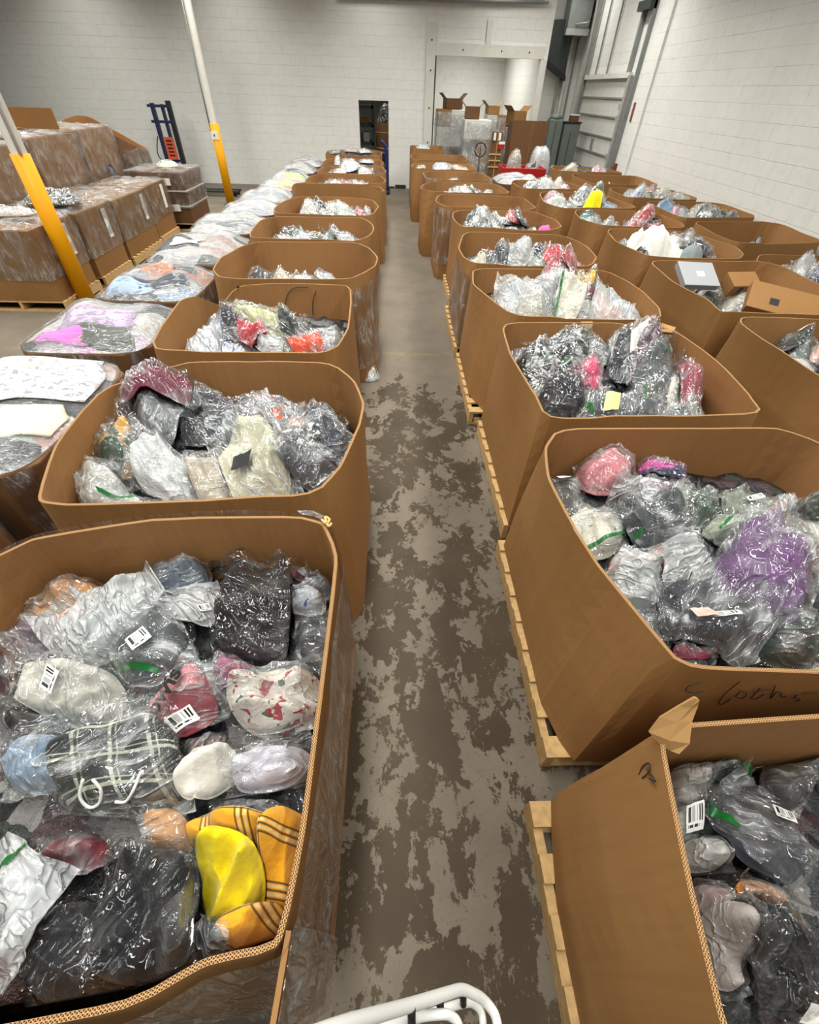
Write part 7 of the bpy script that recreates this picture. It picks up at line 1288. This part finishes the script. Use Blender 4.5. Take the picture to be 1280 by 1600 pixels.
# ------------------------------------------------------------------ wrapped cartons by the yellow column
def carton_load(x0, x1, y0, y1, h, lab, tiers=1, label_strip=True, strap=False, film=True, mat='cardboard', z0=.14, pal=True, plab=None):
    cx_, cy_ = (x0+x1)/2, (y0+y1)/2; w, d_ = (x1-x0)/2, (y1-y0)/2
    if pal: pallet(x0-.02, x1+.04, y0, y1, plab)
    e = empty('wrapped_carton', (cx_, cy_, 0), lab, 'wrapped carton', 'wrapped cartons by the yellow column')
    z0 = z0 if pal else 0.0
    for t_ in range(tiers):
        a = z0+(h-z0)*t_/tiers; b_ = z0+(h-z0)*(t_+1)/tiers - (.008 if t_ < tiers-1 else 0)
        bm = bmesh.new(); bmesh.ops.create_cube(bm, size=2.0)
        bmesh.ops.subdivide_edges(bm, edges=bm.edges[:], cuts=6, use_grid_fill=True)
        for v in bm.verts:
            x, y, z = v.co; k = .016*(1-z*z)
            v.co = (x*(w-.012*t_)+k*(1 if x > .9 else -1 if x < -.9 else 0)*(1-y*y), y*(d_-.01*t_)+k*(1 if y > .9 else -1 if y < -.9 else 0)*(1-x*x), (a+b_)/2+z*(b_-a)/2)
        me = bpy.data.meshes.new('carton'); bm.to_mesh(me); bm.free(); me.materials.append(M[mat])
        o = bpy.data.objects.new('carton', me); COL.objects.link(o); o.parent = e
        MB().box(-.03, .03, -d_-.004, d_+.004, b_+.001, b_+.003).build('tape', M['tape'], e) if t_ == tiers-1 else None
    if film:
        n = 26; g = np.linspace(-1, 1, n); U, V_ = np.meshgrid(g, g, indexing='ij')
        zt = h+.02+.05*ridge(U*3+x0, V_*4+y0)*np.clip(1.05-np.maximum(abs(U), abs(V_))**6, 0, 1)
        new_mesh_obj('top_film', np.stack([U*(w+.02), V_*(d_+.02), zt], -1).reshape(-1, 3), grid_faces(n, n), M['stretch_film_flat'], e, True)
        q = []
        per = np.array([(-w, -d_), (w, -d_), (w, d_), (-w, d_)])
        for a, b_ in zip(per, np.roll(per, -1, 0)):
            k = 18; q += [a+(b_-a)*i/k for i in range(k)]
        q = np.array(q); m_ = len(q); arc = np.arange(m_)*.07; vv = []; rows = 12
        for j in range(rows):
            f = j/(rows-1); zz = h-.0-(h-z0)*.68*(1-f)
            off = 1.03+.03*ridge(arc*2+x0, arc*0+f*5)
            vv.append(np.column_stack([q*off[:, None], np.full(m_, zz)+(.02 if j == rows-1 else 0)]))
        ff = [(j*m_+i, j*m_+(i+1) % m_, (j+1)*m_+(i+1) % m_, (j+1)*m_+i) for j in range(rows-1) for i in range(m_)]
        new_mesh_obj('stretch_wrap', np.concatenate(vv), np.array(ff), M['stretch_film'], e, True)
    if label_strip:
        MB().box(w+.028, w+.031, d_-.34, d_-.22, h-.42, h-.04).build('paper_label', M['paper'], e)
    if strap:
        for f in (.36, .66):
            z_ = z0+(h-z0)*f
            MB().box(-w-.022, w+.022, -d_-.022, d_+.022, z_-.012, z_+.012).build('strap', M['paper'], e)
        for x_, z_ in ((w*.45, h-.14), (w*.55, z0+(h-z0)*.33)):
            MB().box(x_-.07, x_+.07, -d_-.05, -d_-.045, z_-.06, z_+.06).build('paper_label', M['paper'], e)
    return e
carton_load(-5.86, -4.66, 6.52, 7.5, .98, 'wrapped carton behind the front yellow column', plab='wooden pallet under the carton behind the front column')
carton_load(-5.82, -4.64, 7.62, 8.6, .97, 'wrapped carton topped by a dark green bag', plab='wooden pallet under the carton with the green bag')
carton_load(-5.84, -4.66, 8.75, 10.05, .95, 'wrapped carton with a tall white paper label, third from column', plab='wooden pallet under the third wrapped carton from the column')
carton_load(-5.7, -4.72, 10.2, 11.15, .95, 'wrapped carton with a bare lower side, last of its row', plab='wooden pallet under the last carton of the low row')
carton_load(-5.62, -4.45, 11.45, 12.6, 1.02, 'brown strapped carton on a pallet below the blue stacker', 1, False, True, True, 'cardboard_brown', plab='wooden pallet under the brown strapped carton')
for (y0, y1, h, lab) in ((6.6, 7.9, 1.55, 'double stacked wrapped cartons hidden partly by the front column'), (8.0, 9.2, 1.62, 'double stacked wrapped cartons beneath the white paper roll'), (9.3, 10.7, 1.66, 'crinkled double stacked wrapped cartons in the tall row'), (10.8, 12.1, 1.68, 'tall wrapped cartons marked with blue crayon')):
    e_ = carton_load(-7.1, -5.92, y0, y1, h, lab, 2, False, pal=False)
    if y0 > 10.7:
        for pts in ([(.62, -.1, 1.0), (.62, .0, 1.12), (.62, .14, 1.1), (.62, .2, .98), (.62, .1, .92)], [(.62, -.15, .86), (.62, .1, .84), (.62, .32, .9)]):
            MB().tube(smooth_path(pts, 5), .012, 6).build('crayon_mark', M['blue'], e_, True)
k_ = len(BIN)
B_ = make_bin('T5', [(-7.0, 12.35, 1.66), (-6.1, 12.3, 1.6), (-5.85, 12.5, 1.42), (-5.8, 13.2, 1.2), (-5.9, 13.6, 1.2), (-7.0, 13.6, 1.75), (-7.15, 13.3, 1.78), (-7.15, 12.6, 1.72)], 'film-wrapped open carton with tall flared flaps beside the strapped carton', .9, .9, .05, 0.0, [(.1, 1.3, 0, 1)], 'cardboard_brown', heap=False, name='wrapped_carton', category='wrapped carton', group='wrapped cartons by the yellow column')
e = empty('cardboard_flap_sheet', (-6.5, 9.9, 1.74), 'brown cardboard sheet standing on the tall wrapped cartons', 'cardboard sheet')
MB().box(-.5, .5, .55, .58, -.02, .26).build('panel', M['cardboard'], e); MB().box(-.5, -.1, -.4, .55, -.02, -.005).build('lower_fold', M['cardboard'], e)
tag(MB().tube([(-6.75, 9.1, 1.74), (-6.0, 9.1, 1.74)], .075, 20).build('paper_roll', M['paper'], None, True), 'white paper roll lying on the tall wrapped cartons', 'paper roll')
# dark green bag on the second carton
def loose_bag(cx_, cy_, z, a, b_, rot, T, mat, col, film, label, n=26, key='_', seed=3, **kw):
    B = Bin(); B.key = key; B.c = np.array([cx_, cy_]); R_ = max(a, b_)*1.6
    B.cell = .02; B.lo = np.array([cx_-R_, cy_-R_]); k = int(2*R_/B.cell)+2; B.F = np.full((k, k), z)
    B.inner = np.array([(cx_-R_, cy_-R_), (cx_+R_, cy_-R_), (cx_+R_, cy_+R_), (cx_-R_, cy_+R_)]); BIN[key] = B
    c, s = math.cos(rot), math.sin(rot)
    q = [(cx_+u*a*c-v*b_*s, cy_+u*a*s+v*b_*c) for u, v in ((-1, -1), (1, -1), (1, 1), (-1, 1))]
    return bag(key, [x for p in q for x in p], T, mat, col, film, label, n, over=True, seed=seed, **kw)
loose_bag(-5.1, 8.0, 1.04, .42, .3, .2, .12, 'camo', (60, 70, 50), 'film', 'dark green bag lying on the second wrapped carton', seed=5)
loose_bag(-5.25, 7.1, 1.05, .4, .16, .1, .05, 'cloth', (214, 206, 196), 'film', 'flat pale bag on the carton behind the front column', seed=6)
loose_bag(-4.85, 11.9, 1.08, .24, .2, .3, .06, 'cloth', (226, 222, 190), 'film', 'cream bag on the brown strapped carton', seed=8)

# ------------------------------------------------------------------ lifting gear
e = empty('stacker_truck', (-6.75, 17.35, 0), 'blue manual stacker with black mast against the back wall', 'stacker')
MB().box(.12, .24, -.05, .08, .06, 1.98).build('mast_rail', M['black'], e, False, .008)
MB().box(-.34, -.24, -.05, .08, .06, 1.92).build('mast_rail', M['blue_dark'], e, False, .008)
MB().box(-.05, .03, -.03, .05, .3, 1.9).build('lift_cylinder', M['blue_dark'], e)
for z_ in (1.86, 1.52, .62): MB().box(-.42 if z_ > 1 else -.34, .22, -.06, .02, z_-.03, z_+.03).build('cross_bar', M['blue_dark'], e)
MB().box(-.2, .08, -.08, -.05, .66, 1.18).build('sign_plate', M['orange'], e)
for k in range(5): MB().box(-.14, .02, -.086, -.08, .74+k*.085, .775+k*.085).build('sign_lettering', M['black'], e)
MB().tube(smooth_path([(-.34, -.1, 1.2), (-.46, -.12, .9), (-.46, -.12, .7), (-.3, -.1, .6)], 5), .016, 8).build('handle', M['blue_dark'], e, True)
MB().box(-.4, .3, -.2, .12, .05, .22).build('base_frame', M['blue_dark'], e)
for x_ in (-.3, .2): MB().tube([(x_-.03, -.1, .05), (x_+.03, -.1, .05)], .05, 12).build('wheel', M['black'], e, True)
e = empty('floor_jack', (-5.1, 15.9, 0), 'low black pallet truck on the floor behind the far column', 'pallet truck')
for y_ in (-.16, .16): MB().box(-.6, .5, y_-.07, y_+.07, .09, .14).build('fork', M['black_base'], e, False, .006)
MB().box(-.75, -.55, -.2, .2, .05, .3).build('pump_body', M['black'], e, False, .01)
for x_, y_ in ((-.66, -.12), (-.66, .12), (.4, -.16), (.4, .16)): MB().tube([(x_, y_-.03, .05), (x_, y_+.03, .05)], .05, 12).build('wheel', M['black'], e, True)
MB().tube([(-.7, 0, .3), (-.78, 0, .34), (-1.1, 0, .36)], .02, 8).build('handle', M['black'], e, True)
e = empty('hand_truck', (-.32, 16.9, 0), 'blue hand truck with curved handle beside the end bin', 'hand truck')
MB().tube(smooth_path([(.04, 0, .1), (.04, 0, .8), (.02, -.03, 1.1), (-.06, -.06, 1.24), (-.12, -.06, 1.27)], 5), .045, 10).build('frame', M['blue'], e, True)
MB().tube(smooth_path([(.02, 0, .95), (-.1, -.06, 1.0), (-.22, -.1, .95), (-.26, -.1, .8)], 5), .045, 10).build('handle', M['blue'], e, True)
MB().box(-.16, .12, -.2, .04, .05, .08).build('toe_plate', M['blue'], e)
for x_ in (-.1, .1): MB().tube([(x_-.03, .08, .08), (x_+.03, .08, .08)], .08, 14).build('wheel', M['black'], e, True)
e = empty('pallet_jack', (2.3, 15.3, -.05), 'black pallet jack with loop handle before the doorway stacks', 'pallet jack')
MB().tube([(0, 0, .2), (0, .02, 1.16)], .022, 8).build('handle_shaft', M['black'], e, True)
MB().tube([(.15*math.sin(t_), .02, 1.31+.15*math.cos(t_)) for t_ in np.linspace(0, 2*math.pi, 25)], .018, 8, False).build('loop_handle', M['black'], e, True)
MB().tube([(0, .02, 1.14), (0, .02, 1.4)], .012, 8).build('release_lever', M['black'], e, True)
MB().box(-.2, .2, -.1, .1, .06, .3).build('pump_body', M['black'], e, False, .01)
for x_ in (-.18, .18): MB().box(x_-.07, x_+.07, .1, 1.1, .06, .11).build('fork', M['black'], e)

# ------------------------------------------------------------------ stacks in and before the doorway
def tall_stack(x0, x1, y0, y1, h, lab, tiers, seed, top=None):
    e = empty('wrapped_stack', ((x0+x1)/2, (y0+y1)/2, 0), lab, 'wrapped stack', 'wrapped stacks in the doorway')
    w, d_ = (x1-x0)/2, (y1-y0)/2; rs = random.Random(seed); z = .02
    MB().box(-w, w, -d_, d_, 0, .12).build('pallet', M['pallet_wood'], e)
    z = .12
    for t_ in range(tiers):
        hh = (h-.12)/tiers*(.9+.2*rs.random()); hh = min(hh, h-z) if t_ < tiers-1 else h-z
        nx = 2 if rs.random() > .4 else 1
        for k in range(nx):
            xa = -w+.02+(2*w-.04)*k/nx; xb = -w+.02+(2*w-.04)*(k+1)/nx-.01
            MB().box(xa, xb, -d_+.03+.08*rs.random(), d_-.03, z, z+hh-.004).build('carton', M[rs.choice(['cardboard_brown', 'cardboard_inner', 'cardboard', 'frame_white', 'grey_steel'])], e, False, .008)
        z += hh
    q = []; per = chaikin(np.array([(-w, -d_), (w, -d_), (w, d_), (-w, d_)], float), .1, 2)
    for a, b_ in zip(per, np.roll(per, -1, 0)):
        k = max(1, int(np.linalg.norm(b_-a)/.07)); q += [a+(b_-a)*i/k for i in range(k)]
    q = np.array(q); m_ = len(q); arc = np.arange(m_)*.07; rows = 22; vv = []
    for j in range(rows):
        f = j/(rows-1); off = .99+.10*ridge(arc*2.4+seed, arc*0+f*7)-.05*abs(math.sin(f*9+seed))
        vv.append(np.column_stack([q*off[:, None], np.full(m_, .15+(h-.2)*f)]))
    ff = [(j*m_+i, j*m_+(i+1) % m_, (j+1)*m_+(i+1) % m_, (j+1)*m_+i) for j in range(rows-1) for i in range(m_)]
    new_mesh_obj('stretch_wrap', np.concatenate(vv), np.array(ff), M['film_silver'], e, True)
tall_stack(1.25, 2.15, 17.9, 18.9, 1.98, 'tall wrapped stack just inside the doorway post', 4, 2)
tall_stack(1.95, 2.75, 16.5, 17.4, 1.82, 'tall wrapped stack behind the loop-handled pallet jack', 4, 5)
tall_stack(2.85, 3.55, 18.3, 19.2, 1.88, 'wrapped stack of brown boxes in the middle of the doorway', 3, 8)
tall_stack(3.35, 4.0, 17.2, 17.85, 1.7, 'wrapped stack beneath the crumpled brown board', 3, 11)
def open_box(x, y, z, w, d_, h, lab, rz=0.0, tilt=0.0, mat='cardboard_brown', flaps=True):
    e = empty('cardboard_box', (x, y, z), lab, 'cardboard box'); e.rotation_euler = (tilt, 0, rz)
    t_ = .008
    MB().box(-w, w, -d_, d_, 0, t_).box(-w, w, -d_, -d_+t_, 0, h).box(-w, w, d_-t_, d_, 0, h).box(-w, -w+t_, -d_, d_, 0, h).box(w-t_, w, -d_, d_, 0, h).build('body', M[mat], e)
    if flaps:
        for s in (-1, 1):
            MB().add([(s*w, -d_, h), (s*w, d_, h), (s*(w+.14), d_, h+.12), (s*(w+.14), -d_, h+.12), (s*w, -d_, h-.006), (s*w, d_, h-.006), (s*(w+.14), d_, h+.114), (s*(w+.14), -d_, h+.114)], [(0,1,2,3), (7,6,5,4), (0,3,7,4), (1,5,6,2), (2,6,7,3), (0,4,5,1)]).build('flap', M[mat], e)
    return e
open_box(1.75, 18.4, 1.985, .26, .2, .24, 'brown box on top of the stack inside the doorway post', .2)
open_box(2.2, 16.95, 1.825, .2, .2, .26, 'dark brown open box on the stack behind the pallet jack', -.2)
open_box(3.05, 18.7, 1.885, .18, .2, .2, 'pale pink-brown box on the middle doorway stack', .1, mat='cardboard_light')
open_box(3.6, 17.5, 1.71, .22, .2, .3, 'tilted tan box with raised flaps near the white jamb', .4, mat='cardboard')
e = empty('open_carton', (3.55, 15.9, 0), 'tall brown open carton standing before the grey ducts', 'carton')
MB().box(-.35, .62, 0, .012, 0, 1.86).build('front_panel', M['cardboard_brown'], e); MB().box(.61, .622, .012, .6, 0, 1.84).build('side_panel', M['cardboard_brown'], e); MB().box(-.35, -.338, .012, .6, 0, 1.84).build('side_panel', M['cardboard_brown'], e)
MB().box(.2, .21, -.004, .0, .0, 1.86).build('fold_line', M['cardboard'], e)
e = empty('upright_pallet', (2.82, 15.75, 0), 'narrow brown board post with red and white tag', 'board post')
MB().box(-.15, .12, 0, .14, 0, 1.62).build('post', M['cardboard_brown'], e); MB().box(-.02, .01, -.01, 0, 0, 1.62).build('batten', M['cardboard_light'], e)
for z_ in (.86, 1.0, 1.14): MB().box(-.2, .14, -.02, 0, z_-.015, z_+.015).build('slat', M['pallet_wood'], e)
MB().box(.02, .2, -.03, -.02, 1.26, 1.38).build('red_tag', M['red'], e); MB().box(.03, .2, -.036, -.03, 1.36, 1.42).build('white_tag', M['paper'], e)
for x_ in (-.1, .04): MB().box(x_-.03, x_+.03, -.05, -.02, 1.44, 1.6).build('paper_label', M['paper'], e)
# red cart with bags
e = empty('red_cart', (3.35, 14.6, 0), 'red tray cart loaded with bags beside the wrapped load', 'cart')
b = MB(); b.box(-.5, .5, -.35, .35, .72, .75)
for s in (-1, 1): b.box(-.55, .55, s*.37-.015, s*.37+.015, .72, 1.0); b.box(s*.55-.015, s*.55+.015, -.38, .38, .72, 1.0)
b.build('tray', M['red'], e, False, .01)
for x_ in (-.45, .45):
    for y_ in (-.3, .3):
        MB().box(x_-.02, x_+.02, y_-.02, y_+.02, .1, .72).build('leg', M['dark_steel'], e); MB().tube([(x_-.02, y_, .06), (x_+.02, y_, .06)], .06, 12).build('wheel', M['black'], e, True)
loose_bag(3.12, 14.6, .76, .22, .26, .1, .55, 'cloth', (176, 160, 140), 'film', 'bulky clear tan bag in the red cart', seed=12, n=22)
loose_bag(3.6, 14.6, .76, .22, .26, -.1, .30, 'black_white', (30, 30, 34), 'film', 'clear bag with black straps in the red cart', seed=13, n=22)
loose_bag(3.95, 15.2, .0, .3, .3, .1, 1.35, 'cloth', (222, 222, 218), 'film_frost', 'tall white sack behind the red cart', seed=14, n=22, sh=1, fold=.3, lift=0.0)
loose_bag(4.35, 14.7, .0, .35, .3, .1, 1.0, 'cloth', (30, 30, 34), 'film_black', 'big black sack between red cart and blue sack', seed=15, n=22, sh=1, fold=.3, lift=0.0)
loose_bag(4.95, 14.75, .0, .5, .3, .1, .98, 'cloth', (54, 66, 140), None, 'long blue sack beside the black sack', seed=16, n=22, sh=1, fold=.3)
loose_bag(-.30, 4.72, .0, .10, .16, .2, .10, 'cloth', (220, 218, 212), 'film', 'small white bag on the floor beside the fourth bin', seed=41, n=18)
# wrapped load behind the middle row
t_b = bale(2.3, 3.35, 12.05, 13.2, .98, 'film-wrapped load with white top before the red cart', PALS[5], 21)

# loose cartons on the middle row
e = empty('white_garment_box', (3.16, 4.95, 1.04), 'flat grey-white box with a small label on the middle row', 'box'); e.rotation_euler = (.5, .05, .12)
MB().box(-.2, .2, -.15, .15, 0, .06).build('body', M['white_box'], e, False, .006); MB().box(-.204, .204, -.154, .154, .045, .066).build('lid', M['white_box'], e, False, .004); MB().box(-.03, .06, -.04, .03, .0665, .0675).build('paper_label', M['paper'], e)
e = empty('cardboard_box', (3.62, 4.9, .96), 'small closed brown box beside the flat grey-white box', 'cardboard box'); e.rotation_euler = (.45, 0, .12)
MB().box(-.16, .16, -.1, .1, 0, .13).build('body', M['cardboard'], e, False, .006); MB().box(-.08, -.035, -.102, -.1, .02, .11).build('print_mark', M['ink'], e)
e = empty('cardboard_box', (3.62, 4.22, 1.0), 'tilted flat brown box lying by the navy blue bag', 'cardboard box'); e.rotation_euler = (.5, .1, -.45)
MB().box(-.3, .3, -.16, .16, 0, .09).build('body', M['cardboard'], e, False, .006); MB().box(-.12, -.04, -.08, .0, .09, .0905).build('print_mark', M['ink'], e)

# ------------------------------------------------------------------ store room seen through the small doorway
e = empty('storage_rack', (-1.13, 19.1, 0), 'dark green storage rack inside the small doorway', 'storage rack')
for x_ in (-.35, .38): MB().box(x_-.05, x_+.05, -.05, .05, 0, 2.6).build('upright', M['rack_green'], e)
for z_ in (.5, 1.05, 1.5, 1.95): MB().box(-.4, .4, -.05, .9, z_-.04, z_+.04).build('shelf', M['dark_steel'], e)
for i, (x_, z_, w_, h_, m_) in enumerate(((-.2, 1.54, .13, .22, 'frame_white'), (.1, 1.54, .12, .14, 'cardboard_inner'), (-.15, 1.09, .15, .2, 'cardboard_brown'), (.15, 1.09, .1, .24, 'galv'), (-.1, .54, .18, .18, 'frame_white'), (.17, .54, .08, .3, 'dark_steel'))):
    tag(MB().box(-1.13+x_-w_, -1.13+x_+w_, 19.2, 19.6, z_, z_+h_).build('stored_box', M[m_], None, False, .01), ['white box on the upper rack shelf', 'tan box on the upper rack shelf', 'brown box on the middle rack shelf', 'grey box on the middle rack shelf', 'white box on the lowest rack shelf', 'dark box on the lowest rack shelf'][i], 'box', 'boxes on the storage rack')
e = empty('drum_carton', (-.34, 19.0, 0), 'round brown carton with pale straps inside the small doorway', 'carton')
MB().tube([(0, 0, .62), (0, 0, 1.6)], .32, 24).build('body', M['cardboard_brown'], e, True)
for z_ in (.95, 1.35): MB().tube([(0, 0, z_), (0, 0, z_+.025)], .326, 24).build('strap', M['tape'], e, True)
MB().box(-.35, .35, -.35, .35, .5, .62).build('stand', M['dark_steel'], e); MB().box(-.3, .3, -.3, .3, 0, .5).build('base', M['black'], e)
loose_bag(-.32, 19.0, 1.6, .28, .24, .1, .42, 'black_white', (40, 36, 36), 'film', 'dark bagged goods on the round carton', seed=31, n=20)

# ------------------------------------------------------------------ step ladder under the camera
e = empty('step_ladder', (0, -.3, 0), 'white tubular step ladder rail in the aisle beside the front bin', 'step ladder')
def lz(P): return [(p[0], p[1]+.3, p[2]) for p in P]
RAIL = [(-0.124, -0.073, 1.48), (-0.071, -0.065, 1.4), (0.029, -0.059, 1.2), (0.113, -0.051, 1.06), (0.149, -0.049, 1.0), (0.178, -0.057, 0.96), (0.207, -0.07, 0.92), (0.232, -0.097, 0.9), (0.231, -0.142, 0.9)]
LOOPA = [(-0.02, -0.105, 0.98), (0.108, -0.081, 0.92), (0.168, -0.074, 0.88), (0.191, -0.078, 0.86), (0.206, -0.091, 0.85), (0.208, -0.109, 0.85), (0.203, -0.146, 0.85)]
LOOPB = [(-0.062, -0.095, 1.2), (0.031, -0.08, 1.12), (0.096, -0.078, 1.08), (0.118, -0.083, 1.06), (0.131, -0.094, 1.05), (0.135, -0.126, 1.05)]
CLIPS = [(0.033, -0.062, 1.2), (0.035, -0.087, 1.12), (0.094, -0.057, 1.09), (0.098, -0.079, 1.02), (0.153, -0.053, 0.98), (0.16, -0.074, 0.9)]
STUB = [(-0.087, -0.079, 1.1), (-0.058, -0.078, 1.1), (-0.058, -0.078, 1.1), (-0.025, -0.074, 1.1)]

MB().tube(smooth_path(lz(RAIL), 6), .0105, 14).build('hand_rail', M['white_enamel'], e, True)
MB().tube(smooth_path(lz(LOOPA), 6), .0085, 12).build('step_frame', M['white_enamel'], e, True)
MB().tube(smooth_path(lz(LOOPB), 6), .0085, 12).build('step_frame', M['white_enamel'], e, True)
C_ = lz(CLIPS)
for i in (0, 2, 4): MB().tube([C_[i], C_[i+1]], .008, 10).build('clip', M['black'], e, True)
S_ = lz(STUB); MB().tube([S_[0], S_[3]], .010, 10).build('cross_tube', M['white_enamel'], e, True)
for x_ in (-.2, .3):
    MB().tube([(x_, -.3, 0), (x_, .0-.12, 1.0), (x_, -.1, 1.45)], .0125, 10).build('leg', M['white_enamel'], e, True)
